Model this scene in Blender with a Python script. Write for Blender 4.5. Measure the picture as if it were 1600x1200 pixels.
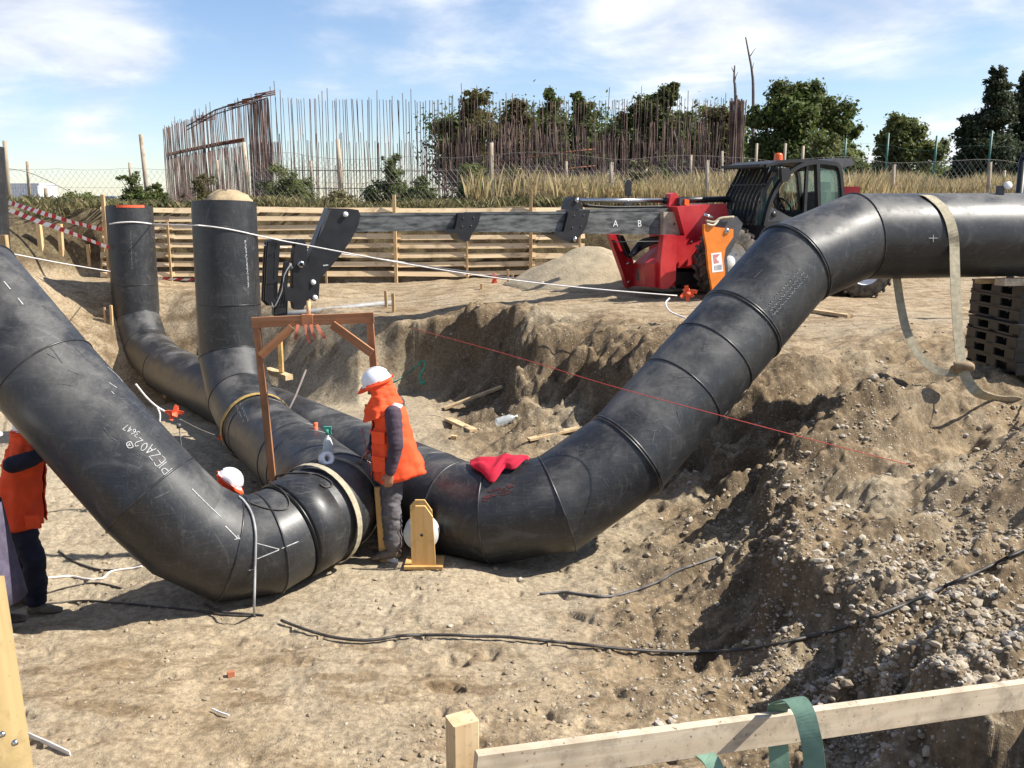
import bpy, bmesh, math, random
import numpy as np
from mathutils import Vector, Matrix, Quaternion
from mathutils.bvhtree import BVHTree

random.seed(7)
RNG = np.random.default_rng(11)
for o in list(bpy.data.objects):
    bpy.data.objects.remove(o, do_unlink=True)
SC = bpy.context.scene
COL = SC.collection

# ------------------------------------------------------------------ camera
FPX = 1400.0                      # focal length in pixels of the 1600 px wide photograph
PITCH = math.atan(285 / FPX)
CAM = Vector((0.0, 0.0, 1.7))
cam_data = bpy.data.cameras.new('camera')
cam_data.sensor_fit = 'HORIZONTAL'
cam_data.sensor_width = 36.0
cam_data.lens = 36.0 * FPX / 1600.0
cam_data.clip_start = 0.05
cam_data.clip_end = 6000.0
cam = bpy.data.objects.new('camera', cam_data)
COL.objects.link(cam)
cam.location = CAM
cam.rotation_euler = (math.radians(90) - PITCH, 0, 0)
SC.camera = cam

# ------------------------------------------------------------------ world, sun, exposure
SUN = Vector((0.70, -0.02, 0.71)).normalized()      # direction towards the sun
SUN_EL = math.asin(SUN.z)
SUN_AZ = math.atan2(SUN.x, SUN.y)
world = bpy.data.worlds.new('World')
SC.world = world
world.use_nodes = True
wn, wl = world.node_tree.nodes, world.node_tree.links
wn.clear()
w_out = wn.new('ShaderNodeOutputWorld')
w_bg = wn.new('ShaderNodeBackground')
w_bg.inputs['Strength'].default_value = 0.10
sky = wn.new('ShaderNodeTexSky')
sky.sky_type = 'NISHITA'
sky.sun_disc = False
sky.sun_elevation = SUN_EL
sky.sun_rotation = SUN_AZ
sky.altitude = 0
sky.air_density = 1.0
sky.dust_density = 0.25
sky.ozone_density = 1.0
tc = wn.new('ShaderNodeTexCoord')
sep = wn.new('ShaderNodeSeparateXYZ')
wl.new(tc.outputs['Generated'], sep.inputs[0])


def wmath(op, a, b=None, clamp=False):
    n = wn.new('ShaderNodeMath'); n.operation = op; n.use_clamp = clamp
    for i, v in enumerate((a, b)):
        if v is None:
            continue
        if isinstance(v, (int, float)):
            n.inputs[i].default_value = v
        else:
            wl.new(v, n.inputs[i])
    return n.outputs[0]


# cloud sheet: direction projected on a flat layer above the place
zz = wmath('ADD', wmath('MAXIMUM', sep.outputs['Z'], 0.0), 0.10)
cx_ = wmath('DIVIDE', sep.outputs['X'], zz)
cy_ = wmath('DIVIDE', sep.outputs['Y'], zz)
cmb = wn.new('ShaderNodeCombineXYZ')
wl.new(cx_, cmb.inputs[0]); wl.new(cy_, cmb.inputs[1])


def wnoise(vec, loc, scale, s, det, rough, dist=0.0):
    mp = wn.new('ShaderNodeMapping')
    mp.inputs['Location'].default_value = loc
    mp.inputs['Scale'].default_value = scale
    wl.new(vec, mp.inputs[0])
    n = wn.new('ShaderNodeTexNoise')
    n.inputs['Scale'].default_value = s
    n.inputs['Detail'].default_value = det
    n.inputs['Roughness'].default_value = rough
    n.inputs['Distortion'].default_value = dist
    wl.new(mp.outputs[0], n.inputs['Vector'])
    return n.outputs['Fac']


def wramp(v, lo, hi):
    m = wn.new('ShaderNodeMapRange'); m.interpolation_type = 'SMOOTHSTEP'; m.clamp = True
    m.inputs['From Min'].default_value = lo; m.inputs['From Max'].default_value = hi
    wl.new(v, m.inputs['Value'])
    return m.outputs[0]


CLOUD_LOC = (3.2, 1.1, 0)
n_big = wnoise(cmb.outputs[0], CLOUD_LOC, (0.42, 0.30, 1), 1.0, 3, 0.45, 0.2)
n_det = wnoise(cmb.outputs[0], (1.3, 4.2, 0), (0.9, 0.8, 1), 1.5, 8, 0.6, 0.4)
n_puff = wnoise(tc.outputs['Generated'], (0.4, 2.0, 0.7), (1, 1, 2.2), 4.2, 7, 0.55, 0.3)
dens = wmath('ADD', wmath('MULTIPLY', n_big, 0.40), wmath('ADD', wmath('MULTIPLY', n_det, 0.22), wmath('MULTIPLY', n_puff, 0.45)))


def wblob(px, py, inner, outer, amt):
    """a bank of cloud standing in one direction of the sky"""
    u, v = (px - 800) / FPX, (600 - py) / FPX
    d = (Vector((0, math.cos(PITCH), -math.sin(PITCH))) + Vector((u, 0, 0)) + Vector((0, math.sin(PITCH), math.cos(PITCH))) * v).normalized()
    n = wn.new('ShaderNodeVectorMath'); n.operation = 'DOT_PRODUCT'
    n.inputs[1].default_value = d
    wl.new(tc.outputs['Generated'], n.inputs[0])
    return wmath('MULTIPLY', wramp(n.outputs['Value'], math.cos(math.radians(outer)), math.cos(math.radians(inner))), amt)


for b_ in (wblob(40, 100, 2.0, 8.5, 0.17), wblob(200, 145, 1.0, 4.5, 0.10), wblob(1150, -20, 3.0, 11.0, 0.08), wblob(1600, 20, 3.0, 11.0, 0.08), wblob(900, 130, 2.0, 8.0, -0.06), wblob(160, 310, 3.5, 10.0, -0.16)):
    dens = wmath('ADD', dens, b_)
cover = wramp(dens, 0.485, 0.69)
shade = wramp(wmath('ADD', wmath('MULTIPLY', n_puff, 0.6), wmath('MULTIPLY', n_det, 0.4)), 0.36, 0.66)
ccol = wn.new('ShaderNodeMix'); ccol.data_type = 'RGBA'
ccol.inputs[6].default_value = (3.7, 4.1, 4.85, 1)
ccol.inputs[7].default_value = (7.0, 7.1, 7.5, 1)
wl.new(shade, ccol.inputs[0])
skyc = wn.new('ShaderNodeMix'); skyc.data_type = 'RGBA'; skyc.blend_type = 'MULTIPLY'
skyc.inputs[0].default_value = 1.0
skyc.inputs[7].default_value = (0.80, 0.84, 0.95, 1)
wl.new(sky.outputs[0], skyc.inputs[6])
wmix = wn.new('ShaderNodeMix'); wmix.data_type = 'RGBA'
wl.new(wmath('MULTIPLY', cover, 0.9), wmix.inputs[0])
wl.new(skyc.outputs[2], wmix.inputs[6])
wl.new(ccol.outputs[2], wmix.inputs[7])
wl.new(wmix.outputs[2], w_bg.inputs[0])
wl.new(w_bg.outputs[0], w_out.inputs[0])

sun_data = bpy.data.lights.new('sun', 'SUN')
sun_data.energy = 5.0
sun_data.angle = math.radians(0.55)
sun_data.color = (1.0, 0.95, 0.86)
sun = bpy.data.objects.new('sun', sun_data)
COL.objects.link(sun)
sun.rotation_euler = (-SUN).to_track_quat('-Z', 'Y').to_euler()

SC.view_settings.view_transform = 'Standard'
SC.view_settings.look = 'None'
SC.view_settings.gamma = 1.0
SC.view_settings.exposure = 0.82
SC.view_settings.use_curve_mapping = False
SC.render.engine = 'CYCLES'
SC.cycles.use_denoising = True
SC.cycles.max_bounces = 6
SC.cycles.transparent_max_bounces = 12

# ------------------------------------------------------------------ projection helpers (photo pixel -> place)
_F = Vector((0, math.cos(PITCH), -math.sin(PITCH)))
_R = Vector((1, 0, 0))
_U = Vector((0, math.sin(PITCH), math.cos(PITCH)))


def rdir(px, py):
    return _F + _R * ((px - 800) / FPX) + _U * ((600 - py) / FPX)


def Pd(px, py, d):
    return CAM + rdir(px, py) * d


def PY(px, py, Y):
    v = rdir(px, py)
    return CAM + v * (Y / v.y)


def Pz(px, py, z):
    v = rdir(px, py)
    return CAM + v * ((z - CAM.z) / v.z)


# ------------------------------------------------------------------ object helpers
def obj(name, me, m=None, parent=None):
    o = bpy.data.objects.new(name, me)
    COL.objects.link(o)
    if m is not None and not me.materials:
        me.materials.append(m)
    if parent is not None:
        o.parent = parent
    return o


def empty(name, loc=(0, 0, 0), rotz=0.0):
    o = bpy.data.objects.new(name, None)
    COL.objects.link(o)
    o.location = loc
    o.rotation_euler = (0, 0, rotz)
    o.empty_display_size = 0.2
    return o


def tag(o, label=None, cat=None, group=None, kind=None):
    if label: o['label'] = label
    if cat: o['category'] = cat
    if group: o['group'] = group
    if kind: o['kind'] = kind
    return o


class MB:
    """collects shapes into one mesh"""
    def __init__(self):
        self.v = []; self.f = []; self.s = []; self.mi = []; self.cur = 0

    def add(self, verts, faces, smooth=False):
        b = len(self.v)
        self.v += [tuple(p) for p in verts]
        self.f += [tuple(b + i for i in fc) for fc in faces]
        self.s += [smooth] * len(faces)
        self.mi += [self.cur] * len(faces)

    def box(self, c, size, rot=None):
        hx, hy, hz = size[0] / 2, size[1] / 2, size[2] / 2
        vs = [Vector((sx * hx, sy * hy, sz * hz)) for sx in (-1, 1) for sy in (-1, 1) for sz in (-1, 1)]
        c = Vector(c)
        if rot is not None:
            vs = [rot @ v for v in vs]
        self.add([v + c for v in vs], [(0, 1, 3, 2), (4, 6, 7, 5), (0, 4, 5, 1), (2, 3, 7, 6), (0, 2, 6, 4), (1, 5, 7, 3)])

    def beam(self, p0, p1, w, t, up=(0, 0, 1), chamfer=0.0):
        """rectangular bar, w across (side), t along up"""
        p0, p1 = Vector(p0), Vector(p1)
        d = (p1 - p0).normalized(); up = Vector(up)
        s = d.cross(up)
        if s.length < 1e-4:
            s = d.cross(Vector((1, 0, 0)))
        s.normalize(); u = s.cross(d).normalized()
        if chamfer <= 0:
            prof = [(-1, -1), (1, -1), (1, 1), (-1, 1)]
            pts = [(a * w / 2, b * t / 2) for a, b in prof]
        else:
            c = chamfer; a, b = w / 2, t / 2
            pts = [(-a + c, -b), (a - c, -b), (a, -b + c), (a, b - c), (a - c, b), (-a + c, b), (-a, b - c), (-a, -b + c)]
        n = len(pts)
        vs = [p0 + s * a + u * b for a, b in pts] + [p1 + s * a + u * b for a, b in pts]
        fs = [(i, (i + 1) % n, n + (i + 1) % n, n + i) for i in range(n)] + [tuple(range(n))[::-1], tuple(range(n, 2 * n))]
        self.add(vs, fs)

    def prism(self, poly3, off, bevel=0.0):
        """polygon (3d points) extruded by the vector off"""
        n = len(poly3); off = Vector(off)
        vs = [Vector(p) for p in poly3] + [Vector(p) + off for p in poly3]
        fs = [tuple(range(n))[::-1], tuple(range(n, 2 * n))] + [(i, (i + 1) % n, n + (i + 1) % n, n + i) for i in range(n)]
        self.add(vs, fs)

    def tube(self, pts, rad, n=10, cap=True, smooth=True, ref=None, closed=False):
        pts = [Vector(p) for p in pts]
        m = len(pts)
        if not isinstance(rad, (list, tuple)):
            rad = [rad] * m
        T = []
        for i in range(m):
            if closed:
                t = pts[(i + 1) % m] - pts[i - 1]
            else:
                t = pts[min(i + 1, m - 1)] - pts[max(i - 1, 0)]
            T.append(t.normalized() if t.length > 1e-9 else Vector((0, 0, 1)))
        a = Vector(ref) if ref is not None else (Vector((0, 0, 1)) if abs(T[0].z) < 0.9 else Vector((1, 0, 0)))
        vs = []
        for i in range(m):
            a = a - T[i] * a.dot(T[i])
            if a.length < 1e-6:
                a = T[i].orthogonal()
            a.normalize(); b = T[i].cross(a)
            r = rad[i]
            ra, rb = (r, r) if not isinstance(r, (tuple, list)) else r
            for k in range(n):
                th = 2 * math.pi * k / n
                vs.append(pts[i] + a * (ra * math.cos(th)) + b * (rb * math.sin(th)))
        fs = []
        for i in range(m if closed else m - 1):
            j = (i + 1) % m
            for k in range(n):
                fs.append((i * n + k, i * n + (k + 1) % n, j * n + (k + 1) % n, j * n + k))
        base = len(self.v)
        self.add(vs, fs, smooth)
        if cap and not closed:
            self.f.append(tuple(base + k for k in range(n))[::-1]); self.s.append(False); self.mi.append(self.cur)
            self.f.append(tuple(base + (m - 1) * n + k for k in range(n))); self.s.append(False); self.mi.append(self.cur)

    def lathe(self, prof, c=(0, 0, 0), axis=(0, 0, 1), n=20, smooth=True):
        """prof: list of (radius, height along the axis)"""
        ax = Vector(axis).normalized(); a = ax.orthogonal().normalized(); b = ax.cross(a); c = Vector(c)
        vs = []
        for r, h in prof:
            for k in range(n):
                th = 2 * math.pi * k / n
                vs.append(c + ax * h + a * (r * math.cos(th)) + b * (r * math.sin(th)))
        fs = []
        for i in range(len(prof) - 1):
            for k in range(n):
                fs.append((i * n + k, i * n + (k + 1) % n, (i + 1) * n + (k + 1) % n, (i + 1) * n + k))
        self.add(vs, fs, smooth)

    def ribbon(self, pts, wdirs, width, th=0.004):
        """flat strap: points, a width direction for each point"""
        pts = [Vector(p) for p in pts]; m = len(pts)
        if not isinstance(wdirs, list):
            wdirs = [wdirs] * m
        if not isinstance(width, list):
            width = [width] * m
        vs = []
        for i in range(m):
            t = (pts[min(i + 1, m - 1)] - pts[max(i - 1, 0)]).normalized()
            w = Vector(wdirs[i]); w = (w - t * w.dot(t)).normalized()
            nrm = t.cross(w)
            h = width[i] / 2
            for a, b in ((-h, -th / 2), (h, -th / 2), (h, th / 2), (-h, th / 2)):
                vs.append(pts[i] + w * a + nrm * b)
        fs = []
        for i in range(m - 1):
            for k in range(4):
                fs.append((i * 4 + k, i * 4 + (k + 1) % 4, i * 4 + 4 + (k + 1) % 4, i * 4 + 4 + k))
        fs += [(3, 2, 1, 0), tuple((m - 1) * 4 + k for k in range(4))]
        self.add(vs, fs)

    def mesh(self, name, mats=None):
        me = bpy.data.meshes.new(name)
        me.from_pydata(self.v, [], self.f)
        me.polygons.foreach_set('use_smooth', self.s)
        if any(self.mi):
            me.polygons.foreach_set('material_index', self.mi)
        for m in (mats or []):
            me.materials.append(m)
        me.update()
        return me

    def build(self, name, m, parent=None, fix=True):
        ms = m if isinstance(m, (list, tuple)) else [m]
        me = self.mesh(name, ms)
        if fix:
            bm = bmesh.new(); bm.from_mesh(me)
            bmesh.ops.recalc_face_normals(bm, faces=bm.faces)
            bm.to_mesh(me); bm.free()
        return obj(name, me, None, parent)


def rebase(o, loc):
    """move the origin of a mesh thing built in world coordinates to loc"""
    loc = Vector(loc)
    o.data.transform(Matrix.Translation(-loc))
    o.location = loc
    return o


def child_at(parent, me_obj):
    """keep a world-space mesh in place under a parent"""
    me_obj.parent = parent
    me_obj.matrix_parent_inverse = Matrix.Translation(-parent.location) if parent.rotation_euler.z == 0 else parent.matrix_basis.inverted()


def bez(pts, n=8):
    """Catmull-Rom through points"""
    pts = [Vector(p) for p in pts]
    out = []
    for i in range(len(pts) - 1):
        p0 = pts[max(i - 1, 0)]; p1 = pts[i]; p2 = pts[i + 1]; p3 = pts[min(i + 2, len(pts) - 1)]
        for k in range(n):
            t = k / n
            out.append(0.5 * ((2 * p1) + (p2 - p0) * t + (2 * p0 - 5 * p1 + 4 * p2 - p3) * t * t + (3 * p1 - p0 - 3 * p2 + p3) * t ** 3))
    out.append(pts[-1])
    return out


# ------------------------------------------------------------------ materials
MATS = {}


def new_mat(name):
    m = bpy.data.materials.new(name)
    m.use_nodes = True
    nt = m.node_tree
    for n in list(nt.nodes):
        nt.nodes.remove(n)
    out = nt.nodes.new('ShaderNodeOutputMaterial')
    bs = nt.nodes.new('ShaderNodeBsdfPrincipled')
    nt.links.new(bs.outputs[0], out.inputs[0])
    return m, nt, bs, out


def N(nt, typ, **kw):
    n = nt.nodes.new(typ)
    for k, v in kw.items():
        setattr(n, k, v)
    return n


def tex_noise(nt, scale, detail=4, rough=0.55, coord='Object', mscale=None, dist=0.0):
    t = N(nt, 'ShaderNodeTexCoord')
    src = t.outputs[coord]
    if mscale is not None:
        mp = N(nt, 'ShaderNodeMapping'); mp.inputs['Scale'].default_value = mscale
        nt.links.new(src, mp.inputs[0]); src = mp.outputs[0]
    n = N(nt, 'ShaderNodeTexNoise')
    n.inputs['Scale'].default_value = scale; n.inputs['Detail'].default_value = detail
    n.inputs['Roughness'].default_value = rough; n.inputs['Distortion'].default_value = dist
    nt.links.new(src, n.inputs['Vector'])
    return n.outputs['Fac']


def ramp(nt, src, lo, hi):
    m = N(nt, 'ShaderNodeMapRange'); m.interpolation_type = 'SMOOTHSTEP'
    m.inputs['From Min'].default_value = lo; m.inputs['From Max'].default_value = hi
    nt.links.new(src, m.inputs['Value'])
    return m.outputs[0]


def mixc(nt, fac, a, b, blend='MIX'):
    n = N(nt, 'ShaderNodeMix'); n.data_type = 'RGBA'; n.blend_type = blend
    for i, v in ((0, fac), (6, a), (7, b)):
        if isinstance(v, (int, float)):
            n.inputs[i].default_value = v
        elif isinstance(v, tuple):
            n.inputs[i].default_value = (*v[:3], 1)
        else:
            nt.links.new(v, n.inputs[i])
    return n.outputs[2]


def fmath(nt, op, a, b=None, clamp=False):
    n = N(nt, 'ShaderNodeMath'); n.operation = op; n.use_clamp = clamp
    for i, v in enumerate((a, b)):
        if v is None: continue
        if isinstance(v, (int, float)): n.inputs[i].default_value = v
        else: nt.links.new(v, n.inputs[i])
    return n.outputs[0]


def bump(nt, bs, h, strength, dist):
    b = N(nt, 'ShaderNodeBump'); b.inputs['Strength'].default_value = strength; b.inputs['Distance'].default_value = dist
    nt.links.new(h, b.inputs['Height']); nt.links.new(b.outputs[0], bs.inputs['Normal'])
    return b


def simple(name, c, rough=0.6, metal=0.0, var=0.25, scale=8.0, bmp=0.15, bd=0.004, mscale=None, spec=0.5, c2=None, coord='Object', bscale=None):
    """colour with noise variation and fine relief"""
    if name in MATS: return MATS[name]
    m, nt, bs, out = new_mat(name)
    f = tex_noise(nt, scale, 6, 0.6, coord, mscale)
    dark = tuple(x * (1 - var) for x in c)
    lite = c2 if c2 else tuple(min(1, x * (1 + var)) for x in c)
    col = mixc(nt, ramp(nt, f, 0.3, 0.7), dark, lite)
    nt.links.new(col, bs.inputs['Base Color'])
    bs.inputs['Roughness'].default_value = rough
    bs.inputs['Metallic'].default_value = metal
    bs.inputs['Specular IOR Level'].default_value = spec
    if bmp > 0:
        g = tex_noise(nt, bscale or scale * 5, 5, 0.6, coord, mscale)
        bump(nt, bs, g, bmp, bd)
    MATS[name] = m
    return m


def wood(name, c, c2, rough=0.75, axis='X', weather=0.0):
    if name in MATS: return MATS[name]
    m, nt, bs, out = new_mat(name)
    sc = {'X': (0.6, 14, 14), 'Z': (14, 14, 0.6)}[axis]
    info = N(nt, 'ShaderNodeObjectInfo')
    t = N(nt, 'ShaderNodeTexCoord')
    add = N(nt, 'ShaderNodeVectorMath', operation='ADD')
    mulr = N(nt, 'ShaderNodeVectorMath', operation='SCALE'); mulr.inputs['Scale'].default_value = 37.0
    cr = N(nt, 'ShaderNodeCombineXYZ')
    for k in range(3): nt.links.new(info.outputs['Random'], cr.inputs[k])
    nt.links.new(cr.outputs[0], mulr.inputs[0])
    nt.links.new(t.outputs['Object'], add.inputs[0]); nt.links.new(mulr.outputs[0], add.inputs[1])
    mp = N(nt, 'ShaderNodeMapping'); mp.inputs['Scale'].default_value = sc
    nt.links.new(add.outputs[0], mp.inputs[0])
    n1 = N(nt, 'ShaderNodeTexNoise'); n1.inputs['Scale'].default_value = 2.2; n1.inputs['Detail'].default_value = 6
    n1.inputs['Distortion'].default_value = 0.8
    nt.links.new(mp.outputs[0], n1.inputs['Vector'])
    n2 = N(nt, 'ShaderNodeTexNoise'); n2.inputs['Scale'].default_value = 4.0; n2.inputs['Detail'].default_value = 5
    nt.links.new(add.outputs[0], n2.inputs['Vector'])
    col = mixc(nt, ramp(nt, n1.outputs['Fac'], 0.3, 0.7), c, c2)
    dirt = mixc(nt, ramp(nt, n2.outputs['Fac'], 0.5, 0.78), col, tuple(x * 0.55 for x in c))
    if weather > 0:
        n5 = N(nt, 'ShaderNodeTexNoise'); n5.inputs['Scale'].default_value = 7.0; n5.inputs['Detail'].default_value = 7; n5.inputs['Roughness'].default_value = 0.7
        nt.links.new(add.outputs[0], n5.inputs['Vector'])
        dirt = mixc(nt, fmath(nt, 'MULTIPLY', ramp(nt, n5.outputs['Fac'], 0.46, 0.66), weather), dirt, tuple(x * f for x, f in zip(c, (0.50, 0.52, 0.55))))
        n6 = N(nt, 'ShaderNodeTexNoise'); n6.inputs['Scale'].default_value = 60.0; n6.inputs['Detail'].default_value = 2
        nt.links.new(add.outputs[0], n6.inputs['Vector'])
        dirt = mixc(nt, fmath(nt, 'MULTIPLY', ramp(nt, n6.outputs['Fac'], 0.66, 0.72), weather), dirt, (0.10, 0.07, 0.045))
    vk = N(nt, 'ShaderNodeTexVoronoi'); vk.inputs['Scale'].default_value = 1.0
    mk = N(nt, 'ShaderNodeMapping'); mk.inputs['Scale'].default_value = {'X': (2.2, 9, 9), 'Z': (9, 9, 2.2)}[axis]
    nt.links.new(add.outputs[0], mk.inputs[0]); nt.links.new(mk.outputs[0], vk.inputs['Vector'])
    dirt = mixc(nt, fmath(nt, 'MULTIPLY', ramp(nt, vk.outputs['Distance'], 0.16, 0.07), 0.65), dirt, tuple(x * f for x, f in zip(c, (0.42, 0.33, 0.26))))
    n3 = N(nt, 'ShaderNodeTexNoise'); n3.inputs['Scale'].default_value = 40.0; n3.inputs['Detail'].default_value = 4
    nt.links.new(add.outputs[0], n3.inputs['Vector'])
    dirt = mixc(nt, fmath(nt, 'MULTIPLY', ramp(nt, n3.outputs['Fac'], 0.60, 0.75), 0.35), dirt, tuple(x * 0.45 for x in c))
    hsv = N(nt, 'ShaderNodeHueSaturation')
    val = fmath(nt, 'ADD', fmath(nt, 'MULTIPLY', info.outputs['Random'], 0.4), 0.8)
    nt.links.new(val, hsv.inputs['Value'])
    nt.links.new(dirt, hsv.inputs['Color'])
    nt.links.new(hsv.outputs[0], bs.inputs['Base Color'])
    bs.inputs['Roughness'].default_value = rough
    bs.inputs['Specular IOR Level'].default_value = 0.25
    bump(nt, bs, n1.outputs['Fac'], 0.25, 0.004)
    MATS[name] = m
    return m


M_WOODW = wood('fresh_board', (0.66, 0.48, 0.28), (0.78, 0.61, 0.39))
M_WOOD = wood('pine_wood', (0.50, 0.35, 0.19), (0.60, 0.45, 0.27), weather=0.5)
M_WOODP = wood('pale_pine', (0.56, 0.45, 0.32), (0.66, 0.56, 0.42), weather=0.75)
M_WOODZ = wood('stake_wood', (0.50, 0.33, 0.16), (0.60, 0.42, 0.23), axis='Z')
M_WOODR = wood('reddish_wood', (0.30, 0.13, 0.06), (0.37, 0.18, 0.09))
M_WOODY = wood('yellow_wood', (0.56, 0.33, 0.11), (0.62, 0.39, 0.16), axis='Z')
M_POST = wood('weathered_post', (0.34, 0.27, 0.19), (0.44, 0.36, 0.27), axis='Z')
M_RED = simple('red_paint', (0.56, 0.008, 0.022), 0.42, 0, 0.35, 2.2, 0.05, c2=(0.52, 0.035, 0.035))
M_ORANGE = simple('orange_paint', (0.72, 0.20, 0.02), 0.45, 0, 0.15, 4, 0.06)
M_BLACK = simple('black_paint', (0.014, 0.014, 0.016), 0.45, 0, 0.4, 5, 0.08)
M_BOOM = simple('grey_boom_paint', (0.060, 0.064, 0.066), 0.36, 0.0, 0.5, 2.5, 0.08, mscale=(0.5, 3, 6), c2=(0.17, 0.175, 0.17))
M_STEEL = simple('bare_steel', (0.50, 0.50, 0.50), 0.25, 1.0, 0.1, 10, 0.02)
M_TAN = simple('worn_metal', (0.44, 0.37, 0.27), 0.5, 0.0, 0.3, 6, 0.1)
M_GREYP = simple('dark_grey_paint', (0.055, 0.055, 0.06), 0.5, 0, 0.3, 5, 0.05)
M_RUBBER = simple('tyre_rubber', (0.035, 0.031, 0.027), 0.85, 0, 0.5, 9, 0.3, c2=(0.12, 0.10, 0.075))
M_WHITE = simple('white_paint', (0.78, 0.78, 0.78), 0.45, 0, 0.06, 8, 0.04)
M_RUST = simple('rusty_rebar', (0.115, 0.070, 0.058), 0.85, 0.0, 0.5, 1.5, 0.0, c2=(0.23, 0.150, 0.125))
M_RUSTRED = simple('rusty_ring', (0.21, 0.072, 0.034), 0.85, 0, 0.3, 1.5, 0.1)
M_STRAP = simple('beige_webbing', (0.36, 0.315, 0.22), 0.9, 0, 0.2, 20, 0.3)
M_GREEN = simple('green_webbing', (0.135, 0.225, 0.165), 0.9, 0, 0.2, 14, 0.25)
M_TEAL = simple('teal_strap', (0.06, 0.30, 0.22), 0.8, 0, 0.2, 14, 0.2)
M_YSTRAP = simple('yellow_webbing', (0.38, 0.25, 0.07), 0.85, 0, 0.25, 14, 0.2)
M_CABLE = simple('black_cable', (0.03, 0.027, 0.027), 0.6, 0, 0.4, 6, 0.0, c2=(0.08, 0.07, 0.06))
M_ROPE = simple('white_rope', (0.74, 0.70, 0.67), 0.85, 0, 0.12, 30, 0.0)
M_REDSTR = simple('red_string', (0.50, 0.06, 0.05), 0.8, 0, 0.1, 30, 0.0)
M_HIVIS = simple('orange_fabric', (0.90, 0.088, 0.02), 0.85, 0, 0.10, 7, 0.35, bd=0.012, bscale=11)
M_SHIRT = simple('plum_grey_fabric', (0.060, 0.040, 0.056), 0.9, 0, 0.3, 9, 0.35, bd=0.012, bscale=12)
M_PANTS = simple('grey_trousers', (0.105, 0.096, 0.102), 0.9, 0, 0.4, 9, 0.45, bd=0.014, bscale=12)
M_NAVY = simple('navy_fabric', (0.014, 0.015, 0.030), 0.9, 0, 0.4, 9, 0.45, bd=0.014, bscale=12)
M_PURPLE = simple('greyish_purple_fabric', (0.088, 0.075, 0.115), 0.9, 0, 0.25, 14, 0.35, bd=0.01, bscale=14)
M_SKIN = simple('skin', (0.32, 0.16, 0.10), 0.55, 0, 0.12, 14, 0.1)
M_HELMET = simple('white_helmet', (0.82, 0.82, 0.84), 0.3, 0, 0.03, 6, 0.0)
M_BOOT = simple('boot_leather', (0.060, 0.043, 0.032), 0.8, 0, 0.4, 9, 0.3, c2=(0.20, 0.16, 0.11))
M_REFLECT = simple('silver_band', (0.55, 0.55, 0.52), 0.5, 0.2, 0.1, 9, 0.0)
M_JACKET = simple('crimson_fabric', (0.42, 0.005, 0.028), 0.9, 0, 0.2, 9, 0.3, bd=0.01, bscale=14)
M_PALLET = simple('black_plastic', (0.012, 0.012, 0.013), 0.42, 0, 0.5, 5, 0.1, c2=(0.024, 0.0235, 0.022))
M_CHALK = simple('chalk', (0.42, 0.42, 0.41), 0.95, 0, 0.3, 40, 0.0)
M_CHALKD = simple('faint_chalk', (0.17, 0.17, 0.165), 0.95, 0, 0.35, 40, 0.0)
M_FLAG = simple('orange_ribbon', (0.86, 0.13, 0.05), 0.7, 0, 0.12, 20, 0.1)
M_CONDUIT = simple('grey_conduit', (0.27, 0.27, 0.27), 0.6, 0, 0.15, 8, 0.1)
M_GREENP = simple('green_post_paint', (0.022, 0.115, 0.085), 0.5, 0, 0.15, 8, 0.0)
M_WIRE = simple('galvanised_wire', (0.26, 0.235, 0.215), 0.6, 0.4, 0.2, 8, 0.0)
M_BLUE = simple('blue_sheet', (0.045, 0.12, 0.27), 0.6, 0, 0.15, 3, 0.0)
M_LETTER = simple('white_lettering', (0.80, 0.80, 0.80), 0.6, 0, 0.03, 20, 0.0)
M_BEACON = simple('orange_lens', (0.85, 0.13, 0.02), 0.25, 0, 0.06, 8, 0.0)
M_PLASTW = simple('milky_plastic', (0.55, 0.58, 0.56), 0.35, 0, 0.1, 12, 0.05)
M_REDSMEAR = simple('dark_red_smear', (0.055, 0.012, 0.012), 0.7, 0, 0.4, 12, 0.0)


def glass(name, c, rough=0.05, alpha=0.25):
    m, nt, bs, out = new_mat(name)
    bs.inputs['Base Color'].default_value = (*c, 1)
    bs.inputs['Roughness'].default_value = rough
    bs.inputs['Alpha'].default_value = alpha
    bs.inputs['Specular IOR Level'].default_value = 0.8
    return m


M_GLASS = glass('cab_glass', (0.10, 0.22, 0.19), 0.04, 0.35)
M_CLEAR = glass('clear_plastic', (0.8, 0.85, 0.85), 0.12, 0.42)


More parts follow.
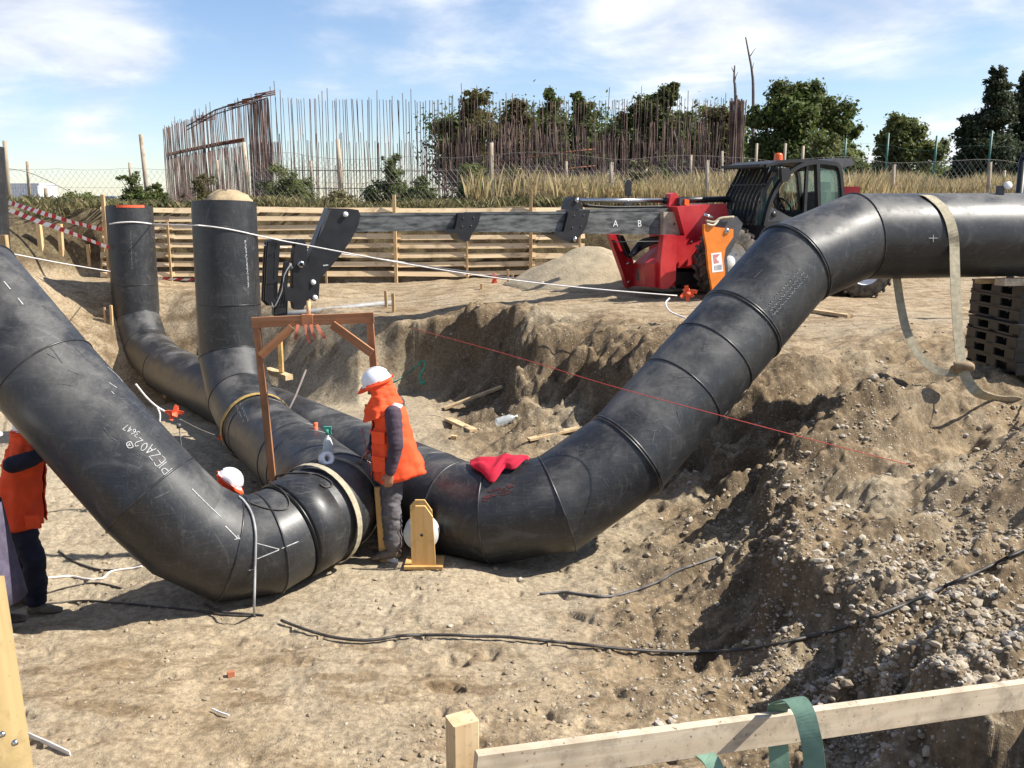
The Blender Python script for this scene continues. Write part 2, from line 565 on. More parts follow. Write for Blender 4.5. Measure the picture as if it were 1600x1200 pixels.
def pipe_mat():
    m, nt, bs, out = new_mat('black_polyethylene')
    geo = N(nt, 'ShaderNodeNewGeometry')
    sepn = N(nt, 'ShaderNodeSeparateXYZ'); nt.links.new(geo.outputs['Normal'], sepn.inputs[0])
    t = N(nt, 'ShaderNodeTexCoord')
    n1 = tex_noise(nt, 1.7, 7, 0.65)
    n2 = tex_noise(nt, 7.0, 7, 0.7, dist=0.5)
    n3 = tex_noise(nt, 28.0, 5, 0.7)
    # settled dust lies on the upper side
    upz = ramp(nt, sepn.outputs['Z'], 0.15, 0.98)
    dust = fmath(nt, 'MULTIPLY', ramp(nt, n1, 0.40, 0.72), fmath(nt, 'ADD', fmath(nt, 'MULTIPLY', upz, 1.0), 0.14))
    dust = fmath(nt, 'ADD', dust, fmath(nt, 'MULTIPLY', ramp(nt, n2, 0.52, 0.80), 0.20), True)
    dust = fmath(nt, 'MULTIPLY', dust, fmath(nt, 'ADD', fmath(nt, 'MULTIPLY', n3, 0.9), 0.45), True)
    base = mixc(nt, n2, (0.010, 0.0105, 0.012), (0.023, 0.0235, 0.025))
    col = mixc(nt, fmath(nt, 'MULTIPLY', dust, 0.62), base, (0.20, 0.19, 0.175))
    # scuffs: thin streaks in two directions
    for i, (ms, th, amt) in enumerate((((0.5, 7, 1.6), 0.62, 0.12), ((5.2, .6, 5.2), 0.64, 0.10), ((1.0, 14, .5), 0.64, 0.12), ((11, 1.2, .7), 0.64, .10), ((.5, .5, 26), .63, .16), ((30, 3, 3), .64, .16), ((2.5, 34, 5), .65, .18))):
        s = tex_noise(nt, 3.2 + i, 4, 0.6, 'Object', ms, 0.7)
        sf = fmath(nt, 'MULTIPLY', ramp(nt, s, th - 0.06, th + 0.12), amt)
        col = mixc(nt, sf, col, (0.30, 0.30, 0.29))
    nt.links.new(col, bs.inputs['Base Color'])
    r = fmath(nt, 'ADD', fmath(nt, 'MULTIPLY', dust, 0.5), fmath(nt, 'ADD', fmath(nt, 'MULTIPLY', n2, 0.18), 0.31), True)
    nt.links.new(r, bs.inputs['Roughness'])
    bs.inputs['Specular IOR Level'].default_value = 0.5
    hh = fmath(nt, 'ADD', fmath(nt, 'MULTIPLY', n2, 0.7), fmath(nt, 'MULTIPLY', n3, 0.3))
    bump(nt, bs, hh, 0.10, 0.01)
    return m


M_PIPE = pipe_mat()
M_BEAD = simple('weld_bead_polyethylene', (0.016, 0.016, 0.018), 0.35, 0, 0.4, 8, 0.1, c2=(0.045, 0.045, 0.045))
M_PIPEEND = simple('dusty_pipe_rim', (0.10, 0.075, 0.05), 0.8, 0, 0.5, 8, 0.1)
# ================================================================== THE GROUND
def _hash(ix, iy, seed):
    h = (ix.astype(np.int64) * 374761393 + iy.astype(np.int64) * 668265263 + seed * 1442695041) & 0x7fffffff
    h = ((h ^ (h >> 13)) * 1274126177) & 0x7fffffff
    return ((h ^ (h >> 16)) & 0xffff) / 65535.0


def vnoise(x, y, seed):
    ix = np.floor(x); iy = np.floor(y)
    fx = x - ix; fy = y - iy
    ux = fx * fx * fx * (fx * (fx * 6 - 15) + 10); uy = fy * fy * fy * (fy * (fy * 6 - 15) + 10)
    a = _hash(ix, iy, seed); b = _hash(ix + 1, iy, seed); c = _hash(ix, iy + 1, seed); d = _hash(ix + 1, iy + 1, seed)
    return (a + (b - a) * ux) * (1 - uy) + (c + (d - c) * ux) * uy


def fbm(x, y, seed, octs=4, gain=0.5):
    s = 0.0; a = 1.0; t = 0.0; f = 1.0
    for k in range(octs):
        s = s + a * (vnoise(x * f + 17.3 * k, y * f - 9.1 * k, seed + k) - 0.5)
        t += a; a *= gain; f *= 2.03
    return s / t * 2.0


def sstep(a, b, x):
    t = np.clip((x - a) / (b - a), 0, 1)
    return t * t * (3 - 2 * t)


def seg_dist(x, y, poly):
    d = np.full(x.shape, 1e9)
    n = len(poly)
    for i in range(n):
        ax, ay = poly[i]; bx, by = poly[(i + 1) % n]
        vx, vy = bx - ax, by - ay
        t = np.clip(((x - ax) * vx + (y - ay) * vy) / (vx * vx + vy * vy), 0, 1)
        d = np.minimum(d, (x - ax - vx * t) ** 2 + (y - ay - vy * t) ** 2)
    return np.sqrt(d)


def inside(x, y, poly):
    r = np.zeros(x.shape, bool)
    n = len(poly)
    for i in range(n):
        ax, ay = poly[i]; bx, by = poly[(i + 1) % n]
        if ay == by: continue
        c = ((ay > y) != (by > y)) & (x < (bx - ax) * (y - ay) / (by - ay) + ax)
        r ^= c
    return r


def xy(px, py, z):
    p = Pz(px, py, z)
    return (p.x, p.y)


# the pit: where its floor ends (toe) and where its banks reach the surrounding ground (crest)
TOE = [xy(645, 606, -1.45), xy(712, 640, -1.5), xy(775, 690, -1.5), xy(850, 712, -1.5), xy(930, 735, -1.5),
       (1.62, 9.6), (1.50, 8.5), (1.12, 7.7), (1.18, 7.0), (1.05, 6.4), (1.18, 5.7), (1.45, 5.0), (1.7, 4.0), (1.2, 3.1),
       (-2.0, 3.0), (-5.5, 3.4), (-7.0, 7.0), (-7.9, 10.5), (-8.2, 14.0), (-7.7, 16.6), (-6.4, 17.0), (-5.0, 15.9),
       (-3.6, 14.9), (-2.4, 14.2)]
CREST = [(-1.62, 15.15), (-0.75, 15.35), (0.35, 14.75), (1.2, 13.75), (2.1, 12.9), (2.9, 11.4), (3.45, 10.5), (3.9, 9.7),
         (3.55, 8.9), (3.15, 8.2), (3.35, 7.3), (3.2, 6.6), (3.3, 5.8), (3.1, 4.9), (3.0, 3.0), (2.6, 1.9),
         (-2.0, 1.6), (-6.5, 1.8), (-9.0, 6.0), (-10.0, 10.5), (-10.6, 15.0), (-9.8, 18.4), (-7.0, 19.2), (-5.0, 17.9),
         (-3.4, 16.6), (-2.4, 15.6)]
BENCH = np.array([(3.4, 16.5, 0), (-1.6, 15.2, -.28), (-.5, 15.8, -.12), (0.8, 15.0, -.05), (2.0, 13.6, -.05), (3.6, 10.2, -.55), (4.4, 9.9, -.42), (5.6, 10.1, -.29), (7.5, 10.4, -.2),
                  (3.3, 8.3, -.55), (3.3, 6.8, -.72), (3.3, 5.4, -.80), (3.2, 4.0, -.7), (5.0, 7.0, -.55), (6.5, 8.4, -.3), (6, 12.5, -.05), (8, 16, -.1), (6.9, 17.4, -.14), (5.5, 17.2, -.06), (-3, 17.3, -.25), (-5, 18.9, -.12),
                  (-8.5, 19.4, 0.05), (0, 19, 0), (-10.4, 17, .5), (-11, 12, .3), (-9, 6, 0), (10, 7, -.2), (0, 1.5, 0), (5, 2, -.3), (-6, 1.5, 0),
                  (4.5, 5, -.7), (1.8, 17.6, 0.0), (-7.3, 19.0, -0.12)])
FLOOR = np.array([(-6.5, 16.6, -1.95), (-5, 15, -1.75), (-3.2, 12.4, -1.66), (-1.8, 10.5, -1.62), (-0.4, 8.6, -1.64), (0.1, 8.0, -1.60), (0.9, 8.1, -1.56),
                  (-1.06, 7.6, -1.5), (-0.8, 7.55, -1.45), (0.9, 6.5, -1.5), (-1, 6.2, -1.5), (-1, 5, -1.5), (1.2, 5, -1.46), (-3.2, 5, -1.46), (-4.1, 7.5, -1.78), (-3.4, 6.0, -1.53), (-2.5, 7.1, -1.52),
                  (-5, 8, -1.72), (-6.5, 12, -1.55), (-4.6, 11.5, -1.6), (-2.8, 9.0, -1.58), (0.2, 10.5, -1.48), (0.6, 11.6, -1.48), (-1.2, 13.2, -1.45), (1.5, 9.6, -1.48)])


def idw(x, y, pts, p=3.2):
    num = 0.0; den = 0.0
    for a, b, c in pts:
        w = 1.0 / ((x - a) ** 2 + (y - b) ** 2 + 0.05) ** (p / 2)
        num = num + w * c; den = den + w
    return num / den


WALL_A, WALL_B = (-9.35, 19.95), (1.75, 21.05)


def wall_y(x):
    t = (x - WALL_A[0]) / (WALL_B[0] - WALL_A[0])
    return WALL_A[1] + t * (WALL_B[1] - WALL_A[1])


def terrain(x, y, full=False):
    x = np.asarray(x, float); y = np.asarray(y, float)
    far = sstep(26, 40, y)
    right = sstep(-2.4, -0.6, x) * sstep(17.6, 16.0, y)              # the eroded bank on the right
    warp = 0.10 + 0.42 * right
    wx = x + warp * fbm(x * 0.9, y * 0.9, 3, 4) ; wy = y + warp * fbm(x * 0.9 + 40, y * 0.9, 5, 4)
    fl = idw(x, y, FLOOR); be = idw(x, y, BENCH)
    it = inside(wx, wy, TOE); ic = inside(wx, wy, CREST)
    dt = seg_dist(wx, wy, TOE); dc = seg_dist(wx, wy, CREST)
    t = np.where(it, 0.0, np.where(ic, dt / (dt + dc + 1e-6), 1.0))
    # gullies run down the bank towards the floor
    g1 = (x * 0.86 + y * 0.50); g2 = (-x * 0.50 + y * 0.86)
    ga = fbm(g1 * 0.45, g2 * 1.55, 21, 4, 0.55)
    ridg = 1 - np.abs(fbm(g1 * 0.42 + 5.2, g2 * 1.25 + 1.7, 33, 3, 0.5)) * 2.2
    rid2 = 0.5 - np.abs(fbm(g1 * 0.8 + 2.2, g2 * 3.0 + 3.7, 37, 3, 0.55)) * 2.4
    cn = fbm(x * 1.6, y * 1.6, 41, 4, 0.55)
    soft = sstep(0, 1, t)
    scarp = sstep(0.46, 0.66, t + 0.30 * cn * right)
    S = np.where(right > 0, soft * (1 - 0.42 * right) + scarp * 0.42 * right, soft)
    bmask = np.clip(4 * t * (1 - t), 0, 1)
    near_edge = np.clip(np.exp(-(dt / 0.5) ** 2) + np.exp(-(dc / 0.7) ** 2), 0, 1) * right
    z = fl + (be - fl) * S
    z = z + bmask * right * (0.55 + 0.45 * sstep(6.5, 9.5, y)) * (0.36 * ga + 0.25 * (ridg - 0.45) + 0.18 * rid2)
    z = z + near_edge * (0.20 * ga + 0.06 * rid2)
    # heaps and hollows of the trampled ground on the right plateau
    pl = sstep(2.6, 3.6, x) * sstep(13.0, 11.0, y) * sstep(3.0, 4.0, y)
    z = z + pl * (0.30 * ga + 0.14 * cn + 0.07 * rid2)
    # lumps
    lump = fbm(x * 3.1, y * 3.1, 51, 4, 0.55)
    z = z + (0.030 + 0.085 * np.maximum(bmask, 0.45 * near_edge) * right + 0.02 * pl) * lump * (1 - far)
    crumb = 0.45 - np.abs(fbm(x * 6.5, y * 6.5, 57, 3, 0.6)) * 2.0
    z = z + 0.035 * crumb * np.clip(bmask + 0.6 * near_edge, 0, 1) * right
    fine = fbm(x * 13, y * 13, 61, 3, 0.6)
    rough = np.clip(0.35 + 0.9 * fbm(x * 0.5, y * 0.5, 71, 2) + 1.5 * np.maximum(bmask, pl * 0.6) * right, 0.12, 1.8)
    z = z + 0.015 * fine * rough * (1 - far)
    # footprints and clods on the floor
    dent = sstep(0.36, 0.62, fbm(x * 4.6, y * 6.0, 81, 3, 0.5))
    dent2 = sstep(0.30, 0.52, fbm(x * 9.0, y * 10.0, 83, 2, 0.5))
    z = z - 0.022 * dent2 * (1 - bmask) * sstep(13, 8, y) * np.clip(0.3 + 1.6 * fbm(x * 0.8, y * 0.8, 93, 2), 0, 1)
    z = z - 0.050 * dent * (1 - bmask) * sstep(14, 9, y) * np.clip(0.6 + fbm(x * 0.6, y * 0.6, 91, 2), 0, 1)
    # terrace held by the board wall, and its slopes beyond the ends of the wall
    wy0 = wall_y(x) + 0.10
    lft = sstep(WALL_A[0] + 0.2, WALL_A[0] - 2.0, x)
    rgt = sstep(WALL_B[0] - 0.3, WALL_B[0] + 2.5, x)
    w0 = wy0 - 2.2 * lft - 2.4 * rgt; w1 = wy0 + 0.12 + 1.0 * lft + 1.6 * rgt
    te = sstep(0, 1, (y - w0) / (w1 - w0))
    top = 1.56 + 0.10 * fbm(x * 0.35, y * 0.35, 95, 3) * (1 - far) + 0.05 * fbm(x * 2.2, y * 2.2, 96, 3) * (1 - far)
    z = z * (1 - te) + top * te
    if full:
        return z, np.clip(bmask + near_edge, 0, 1) * right, te, pl, rough
    return z


def gz(x, y):
    return float(terrain(np.array([x]), np.array([y]))[0])


def G(px, py, ymax=40.0, n=900):
    """the ground point seen at a photo pixel"""
    v = rdir(px, py)
    ts = np.geomspace(3.0, ymax / v.y, n)
    X = CAM.x + v.x * ts; Y = CAM.y + v.y * ts; Z = CAM.z + v.z * ts
    d = Z - terrain(X, Y)
    k = np.nonzero(d < 0)[0]
    i = int(k[0]) if len(k) else n - 1
    i0 = max(i - 1, 0)
    a = d[i0] / (d[i0] - d[i]) if d[i0] != d[i] else 0
    t = ts[i0] + (ts[i] - ts[i0]) * a
    return CAM + v * t


def build_ground():
    ud = np.linspace(-0.74, 0.80, 800)
    uo = np.geomspace(0.06, 30, 26)
    u = np.concatenate([(-0.74 - uo)[::-1], ud, 0.80 + uo])
    yy = np.concatenate([np.linspace(-40, 2.2, 16)[:-1], np.linspace(2.2, 4.0, 22)[:-1], np.geomspace(4.0, 24.0, 560)[:-1],
                         np.geomspace(24, 60, 60)[:-1], np.geomspace(60, 4000, 24)])
    Y = np.repeat(yy[:, None], len(u), 1)
    X = u[None, :] * np.maximum(Y, 2.2)
    z, bank, te, pl, rough = terrain(X, Y, True)
    nr, nc = X.shape
    co = np.stack([X, Y, z], -1).reshape(-1, 3).astype(np.float32)
    idx = np.arange(nr * nc).reshape(nr, nc)
    q = np.stack([idx[:-1, :-1], idx[:-1, 1:], idx[1:, 1:], idx[1:, :-1]], -1).reshape(-1, 4)
    me = bpy.data.meshes.new('ground')
    me.vertices.add(len(co)); me.vertices.foreach_set('co', co.ravel())
    me.loops.add(q.size); me.loops.foreach_set('vertex_index', q.ravel().astype(np.int32))
    me.polygons.add(len(q)); me.polygons.foreach_set('loop_start', np.arange(0, q.size, 4, dtype=np.int32))
    me.polygons.foreach_set('loop_total', np.full(len(q), 4, np.int32))
    me.polygons.foreach_set('use_smooth', np.ones(len(q), bool))
    me.update(calc_edges=True)
    a = me.color_attributes.new('soil', 'FLOAT_COLOR', 'POINT')
    pit = sstep(-0.9, -1.35, z) * sstep(16.5, 15, Y) * sstep(5.6, 7.4, Y)
    col = np.stack([np.clip(np.maximum(bank, 0.55 * pl), 0, 1), te, pit, np.ones_like(te)], -1).reshape(-1, 4).astype(np.float32)
    a.data.foreach_set('color', col.ravel())
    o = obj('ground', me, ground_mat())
    tag(o, 'sandy excavated ground with a pit, eroded gravel bank and grassy terrace', kind='structure')
    return o


def ground_mat():
    m, nt, bs, out = new_mat('sandy_soil')
    at = N(nt, 'ShaderNodeAttribute'); at.attribute_name = 'soil'
    sp = N(nt, 'ShaderNodeSeparateColor'); nt.links.new(at.outputs['Color'], sp.inputs[0])
    n1 = tex_noise(nt, 0.55, 5, 0.6); n2 = tex_noise(nt, 3.0, 7, 0.62); n3 = tex_noise(nt, 22, 6, 0.7); n4 = tex_noise(nt, 90, 4, 0.7)
    nst = tex_noise(nt, 2.2, 5, 0.6, 'Object', (1, 3, 1))
    sand = mixc(nt, ramp(nt, n2, 0.3, 0.72), (0.255, 0.188, 0.114), (0.425, 0.332, 0.216))
    sand = mixc(nt, ramp(nt, n1, 0.42, 0.66), sand, (0.365, 0.295, 0.202))                  # paler, greyer dust
    sand = mixc(nt, fmath(nt, 'MULTIPLY', ramp(nt, nst, 0.47, 0.64), 0.7), sand, (0.175, 0.117, 0.064))   # damp, browner soil
    sand = mixc(nt, fmath(nt, 'MULTIPLY', sp.outputs[2], 0.60), sand, (0.41, 0.345, 0.245))
    # the bank: brown earth, seams of gravel and clay
    bk = mixc(nt, ramp(nt, n2, 0.32, 0.68), (0.075, 0.050, 0.029), (0.245, 0.178, 0.105))
    bk = mixc(nt, ramp(nt, n1, 0.50, 0.66), bk, (0.32, 0.26, 0.175))
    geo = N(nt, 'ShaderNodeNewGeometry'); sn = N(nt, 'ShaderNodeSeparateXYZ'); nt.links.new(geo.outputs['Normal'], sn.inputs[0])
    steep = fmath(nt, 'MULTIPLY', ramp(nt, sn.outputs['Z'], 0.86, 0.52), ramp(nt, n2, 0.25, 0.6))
    bk = mixc(nt, fmath(nt, 'MULTIPLY', steep, 0.8), bk, (0.085, 0.058, 0.034))                      # steep faces: damp cut earth, darkened further to paint in deeper shade
    bm_ = fmath(nt, 'MULTIPLY', sp.outputs[0], fmath(nt, 'ADD', fmath(nt, 'MULTIPLY', n2, 0.9), 0.5), True)
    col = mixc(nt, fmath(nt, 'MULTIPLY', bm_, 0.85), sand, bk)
    # terrace soil: dark humus
    hum = mixc(nt, ramp(nt, n2, 0.35, 0.7), (0.085, 0.058, 0.036), (0.20, 0.165, 0.09))
    col = mixc(nt, ramp(nt, sp.outputs[1], 0.02, 0.30), col, hum)
    # grain
    gr = mixc(nt, ramp(nt, n3, 0.30, 0.72), (0.62, 0.62, 0.62), (1.22, 1.22, 1.22))
    col = mixc(nt, 1.0, col, gr, 'MULTIPLY')
    vor = N(nt, 'ShaderNodeTexVoronoi'); vor.inputs['Scale'].default_value = 46
    tcx = N(nt, 'ShaderNodeTexCoord'); nt.links.new(tcx.outputs['Object'], vor.inputs['Vector'])
    sepc = N(nt, 'ShaderNodeSeparateColor'); nt.links.new(vor.outputs['Color'], sepc.inputs[0])
    peb = fmath(nt, 'MULTIPLY', ramp(nt, vor.outputs['Distance'], 0.42, 0.28), ramp(nt, sepc.outputs[0], 0.72, 0.80))
    peb = fmath(nt, 'MULTIPLY', peb, fmath(nt, 'ADD', fmath(nt, 'MULTIPLY', sp.outputs[0], 0.6), 0.4), True)
    pc = mixc(nt, sepc.outputs[1], (0.22, 0.17, 0.12), (0.52, 0.47, 0.39))
    col = mixc(nt, fmath(nt, 'MULTIPLY', peb, 0.8), col, pc)
    nt.links.new(col, bs.inputs['Base Color'])
    bs.inputs['Roughness'].default_value = 0.95
    bs.inputs['Specular IOR Level'].default_value = 0.15
    h = fmath(nt, 'ADD', fmath(nt, 'MULTIPLY', n3, 0.6), fmath(nt, 'ADD', fmath(nt, 'MULTIPLY', n4, 0.25), fmath(nt, 'MULTIPLY', peb, 0.35)))
    bump(nt, bs, h, 0.7, 0.03)
    return m


GROUND = build_ground()


# ------------------------------------------------------------------ loose stones
def ico():
    bm = bmesh.new(); bmesh.ops.create_icosphere(bm, subdivisions=1, radius=1.0)
    v = np.array([p.co[:] for p in bm.verts]); f = np.array([[q.index for q in t.verts] for t in bm.faces]); bm.free()
    return v, f


def scatter_stones(name, P, R, mat, label, squash=0.7, seed=1):
    rg = np.random.default_rng(seed)
    v0, f0 = ico()
    n = len(P); nv = len(v0)
    sc = R[:, None] * np.stack([rg.uniform(0.8, 1.35, n), rg.uniform(0.7, 1.1, n), rg.uniform(0.5, 0.8, n) * squash / 0.7], -1)
    th = rg.uniform(0, 2 * math.pi, n); c, s = np.cos(th), np.sin(th)
    tl = rg.uniform(-0.5, 0.5, n); ct, st = np.cos(tl), np.sin(tl)
    V = v0[None] * (1 + rg.uniform(-0.27, 0.27, (n, nv, 1))) * sc[:, None, :]
    y2 = V[..., 1] * ct[:, None] - V[..., 2] * st[:, None]; z2 = V[..., 1] * st[:, None] + V[..., 2] * ct[:, None]
    x3 = V[..., 0] * c[:, None] - y2 * s[:, None]; y3 = V[..., 0] * s[:, None] + y2 * c[:, None]
    W = np.stack([x3, y3, z2], -1) + P[:, None, :]
    Fc = (f0[None] + (np.arange(n) * nv)[:, None, None]).reshape(-1, 3)
    me = bpy.data.meshes.new(name)
    me.vertices.add(n * nv); me.vertices.foreach_set('co', W.reshape(-1).astype(np.float32))
    me.loops.add(Fc.size); me.loops.foreach_set('vertex_index', Fc.ravel().astype(np.int32))
    me.polygons.add(len(Fc)); me.polygons.foreach_set('loop_start', np.arange(0, Fc.size, 3, dtype=np.int32))
    me.polygons.foreach_set('loop_total', np.full(len(Fc), 3, np.int32))
    me.polygons.foreach_set('use_smooth', np.zeros(len(Fc), bool))
    a = me.color_attributes.new('tint', 'FLOAT_COLOR', 'POINT')
    tint = rg.uniform(0, 1, (n, 1)) * np.ones((1, nv))
    tint2 = rg.uniform(0, 1, (n, 1)) * np.ones((1, nv))
    a.data.foreach_set('color', np.stack([tint, tint2, tint, np.ones_like(tint)], -1).ravel().astype(np.float32))
    me.update(calc_edges=True)
    o = obj(name, me, mat)
    tag(o, label, None, kind='stuff')
    return o


def stone_mat():
    m, nt, bs, out = new_mat('river_stone')
    at = N(nt, 'ShaderNodeAttribute'); at.attribute_name = 'tint'
    sp = N(nt, 'ShaderNodeSeparateColor'); nt.links.new(at.outputs['Color'], sp.inputs[0])
    n2 = tex_noise(nt, 30, 4, 0.6)
    c = mixc(nt, sp.outputs[0], (0.19, 0.145, 0.095), (0.43, 0.37, 0.285))
    c = mixc(nt, fmath(nt, 'MULTIPLY', ramp(nt, sp.outputs[1], 0.82, 0.9), 0.8), c, (0.44, 0.41, 0.36))
    c = mixc(nt, ramp(nt, n2, 0.45, 0.8), c, (0.30, 0.23, 0.15))
    nt.links.new(c, bs.inputs['Base Color'])
    bs.inputs['Roughness'].default_value = 0.85
    bs.inputs['Specular IOR Level'].default_value = 0.25
    return m


M_STONE = stone_mat()


def stones():
    rg = np.random.default_rng(5)
    # candidates over the visible wedge, kept by soil type and clumping
    n = 420000
    u = rg.uniform(-0.66, 0.70, n); Y = np.exp(rg.uniform(math.log(4.2), math.log(15.5), n)); X = u * Y
    z, bank, te, pl, rough = terrain(X, Y, True)
    clump = fbm(X * 0.9, Y * 0.9, 201, 3) + 0.55 * fbm(X * 3.4, Y * 3.4, 207, 2)
    lower = sstep(9.5, 6.5, Y) * sstep(0.6, 1.4, X)
    prob = 0.004 + 0.25 * np.clip(np.maximum(bank, pl * 0.8), 0, 1) * np.clip(0.30 + 1.7 * clump, 0, 1) * (0.35 + 1.1 * lower)
    prob += 0.010 * np.clip(fbm(X * 0.7, Y * 0.7, 301, 2) * 2, 0, 1)
    k = rg.uniform(0, 1, n) < prob
    X, Y, z = X[k], Y[k], z[k]
    R = 0.004 + 0.0062 * rg.gamma(1.3, 0.9, len(X)) * np.clip(0.7 + 0.5 * sstep(11, 5.5, Y), 0, 1.4)
    flo = z < -1.38; R = np.where(flo, R * 0.62, R); R = np.clip(R, 0.004, 0.045)
    P = np.stack([X, Y, z + R * 0.05], -1)
    print('stones', len(P))
    scatter_stones('gravel', P, R, M_STONE, 'rounded river stones and gravel spilling down the eroded bank', seed=6)
    # single larger cobbles
    m = 170
    u = rg.uniform(0.05, 0.62, m * 6); Y = np.exp(rg.uniform(math.log(4.6), math.log(9.5), m * 6)); X = u * Y
    z, bank, te, pl, rough = terrain(X, Y, True)
    k = np.nonzero(rg.uniform(0, 1, m * 6) < 0.35 * np.maximum(bank, 0.8 * pl))[0][:m]
    R = rg.uniform(0.018, 0.042, len(k))
    scatter_stones('cobbles', np.stack([X[k], Y[k], z[k] + R * 0.15], -1), R, M_STONE, 'larger pale cobbles lying loose on the gravel bank', seed=8)
    # clods on the floor
    n = 6500
    u = rg.uniform(-0.62, 0.5, n); Y = np.exp(rg.uniform(math.log(4.4), math.log(13), n)); X = u * Y
    z, bank, te, pl, rough = terrain(X, Y, True)
    k = rg.uniform(0, 1, n) < np.clip(0.12 + 0.8 * fbm(X * 1.1, Y * 1.1, 401, 3), 0, 1)
    R = 0.006 + 0.012 * rg.gamma(1.2, 0.7, k.sum())
    scatter_stones('clods', np.stack([X[k], Y[k], z[k] + R * 0.1], -1), np.clip(R, 0.006, 0.024), M_CLOD, 'crumbled sandy clods strewn over the pit floor', squash=0.6, seed=9)


M_CLOD = simple('earth_clod', (0.27, 0.20, 0.125), 0.95, 0, 0.3, 5, 0.3, c2=(0.38, 0.30, 0.20))
stones()
def part(mb, name, m, root, fix=True):
    """build a world-space shape as a part of root"""
    o = mb.build(name, m, None, fix)
    o.data.transform(root.matrix_basis.inverted())
    o.parent = root
    return o


def subpart(mb, name, m, root, parent):
    o = mb.build(name, m, None)
    o.data.transform(root.matrix_basis.inverted())
    o.parent = parent
    return o


M_RUBBERB = simple('matt_black_rubber', (0.006, 0.006, 0.006), 0.95, 0, 0.2, 8, 0.0, spec=0.1)
# ================================================================== THE PIPELINES
PIPE_R = 0.45
PIPE_TRIS = [[], []]           # for casting marks, straps and strings on them


def ring_pts(p, d, n, a, b, r, k):
    out = []
    for i in range(k):
        th = 2 * math.pi * i / k
        off = a * (r * math.cos(th)) + b * (r * math.sin(th))
        out.append(p + off - d * (off.dot(n) / d.dot(n)))
    return out


def bead(root, p, n, d, a, b, r, size, K=56, name='weld_bead', m=None, double=False):
    mb = MB()
    for s in ((-1, 1) if double else (0,)):
        c = ring_pts(p + d * (s * size * 1.1), d, n, a, b, r + size * 0.15, K)
        mb.tube(c, size, 7, closed=True, ref=n)
    return part(mb, name, m or M_BEAD, root)


def pipeline(name, label, pts, r=PIPE_R, welds=(), no_bead=(), open_start=False, open_end=False, dbl=(), K=56):
    pts = [Vector(p) for p in pts]
    root = empty(name, (pts[0].x, pts[0].y, min(p.z for p in pts) - r))
    tag(root, label, 'pipe')
    bpy.context.view_layer.update()
    D = [(pts[i + 1] - pts[i]).normalized() for i in range(len(pts) - 1)]
    a = Vector((0, 0, 1)) if abs(D[0].z) < 0.9 else Vector((1, 0, 0))
    for s in range(len(D)):
        d = D[s]
        a = (a - d * a.dot(d)).normalized(); b = d.cross(a)
        n0 = d if s == 0 else (D[s - 1] + d).normalized()
        n1 = d if s == len(D) - 1 else (D[s + 1] + d).normalized()
        r0 = ring_pts(pts[s], d, n0, a, b, r, K); r1 = ring_pts(pts[s + 1], d, n1, a, b, r, K)
        mb = MB()
        mb.add(r0 + r1, [(i, (i + 1) % K, K + (i + 1) % K, K + i) for i in range(K)], True)
        PIPE_TRIS[1] += [tuple(len(PIPE_TRIS[0]) + q for q in (i, (i + 1) % K, K + (i + 1) % K, K + i)) for i in range(K)]
        PIPE_TRIS[0] += r0 + r1
        o = part(mb, 'pipe_segment', M_PIPE, root, fix=False)
        if (s == 0 and open_start) or (s == len(D) - 1 and open_end):
            e = 0 if s == 0 else 1
            ri = 0.90 * r
            mb = MB()
            o_r = (r0, r1)[e]
            i_r = ring_pts(pts[s + e], d, (n0, n1)[e], a, b, ri, K)
            dp = ring_pts(pts[s + e] + d * (0.5 if e == 0 else -0.5), d, d, a, b, ri, K)
            mb.add(o_r + i_r + dp, [(i, (i + 1) % K, K + (i + 1) % K, K + i) for i in range(K)] + [(K + i, K + (i + 1) % K, 2 * K + (i + 1) % K, 2 * K + i) for i in range(K)] + [tuple(range(2 * K, 3 * K))], False)
            part(mb, 'pipe_rim', M_PIPEEND, root)
        if s > 0 and s not in no_bead:
            bead(root, pts[s], n0, d, a, b, r, 0.012 if s in dbl else 0.009, double=s in dbl)
        for (ws, t) in welds:
            if ws == s:
                bead(root, pts[s].lerp(pts[s + 1], t), d, d, a, b, r, 0.008)
    return root


# rear pipeline: rises at the back, runs through the pit, climbs out on the right
C_PTS = [PY(202, 323, 18.5), PY(214, 498, 18.3), PY(230, 545, 17.85), PY(262, 577, 16.75), Pd(716, 796, 8.45), Pd(770, 803, 8.28),
         Pd(870, 787, 8.25), Pd(978, 711, 8.4), Pd(1158, 508, 8.98), Pd(1240, 413, 9.2), Pd(1338, 370, 9.5), Pd(1600, 367, 9.85), Pd(1850, 364, 10.25)]
PIPE_C = pipeline('pipeline', 'black pipe that climbs from the pit floor on to the pallet stack at right', C_PTS,
                  welds=((0, 0.70), (3, 0.45), (3, 0.955), (7, 0.46), (7, 0.74)), dbl=(7, 8, 9), open_start=True)
# front pipeline: rises behind the timber frame, bends round beside the worker, climbs out to the left
R_A = 0.42
E2 = Vector((-1.60, 7.93, -0.99)); E1 = Vector((-1.69, 7.52, -1.0))
AB_PTS = [PY(350, 316, 12.25), PY(361, 556, 12.1), PY(377, 624, 11.65), PY(402, 668, 10.85), E2, E1,
          Pd(416, 849, 7.50), Pd(354, 856, 7.36), Pd(292, 826, 7.20), Pd(236, 773, 7.08), Pd(71, 588, 7.28), Pd(-46, 448, 7.4), Pd(-130, 400, 7.5), Pd(-420, 390, 7.7)]
PIPE_A = pipeline('pipeline', 'black pipe bending round beside the standing worker and climbing out at left', AB_PTS,
                  welds=((0, 0.66), (3, 0.10), (3, 0.56), (3, 0.68), (6, 0.5)), open_start=True, r=R_A, no_bead=(8,))
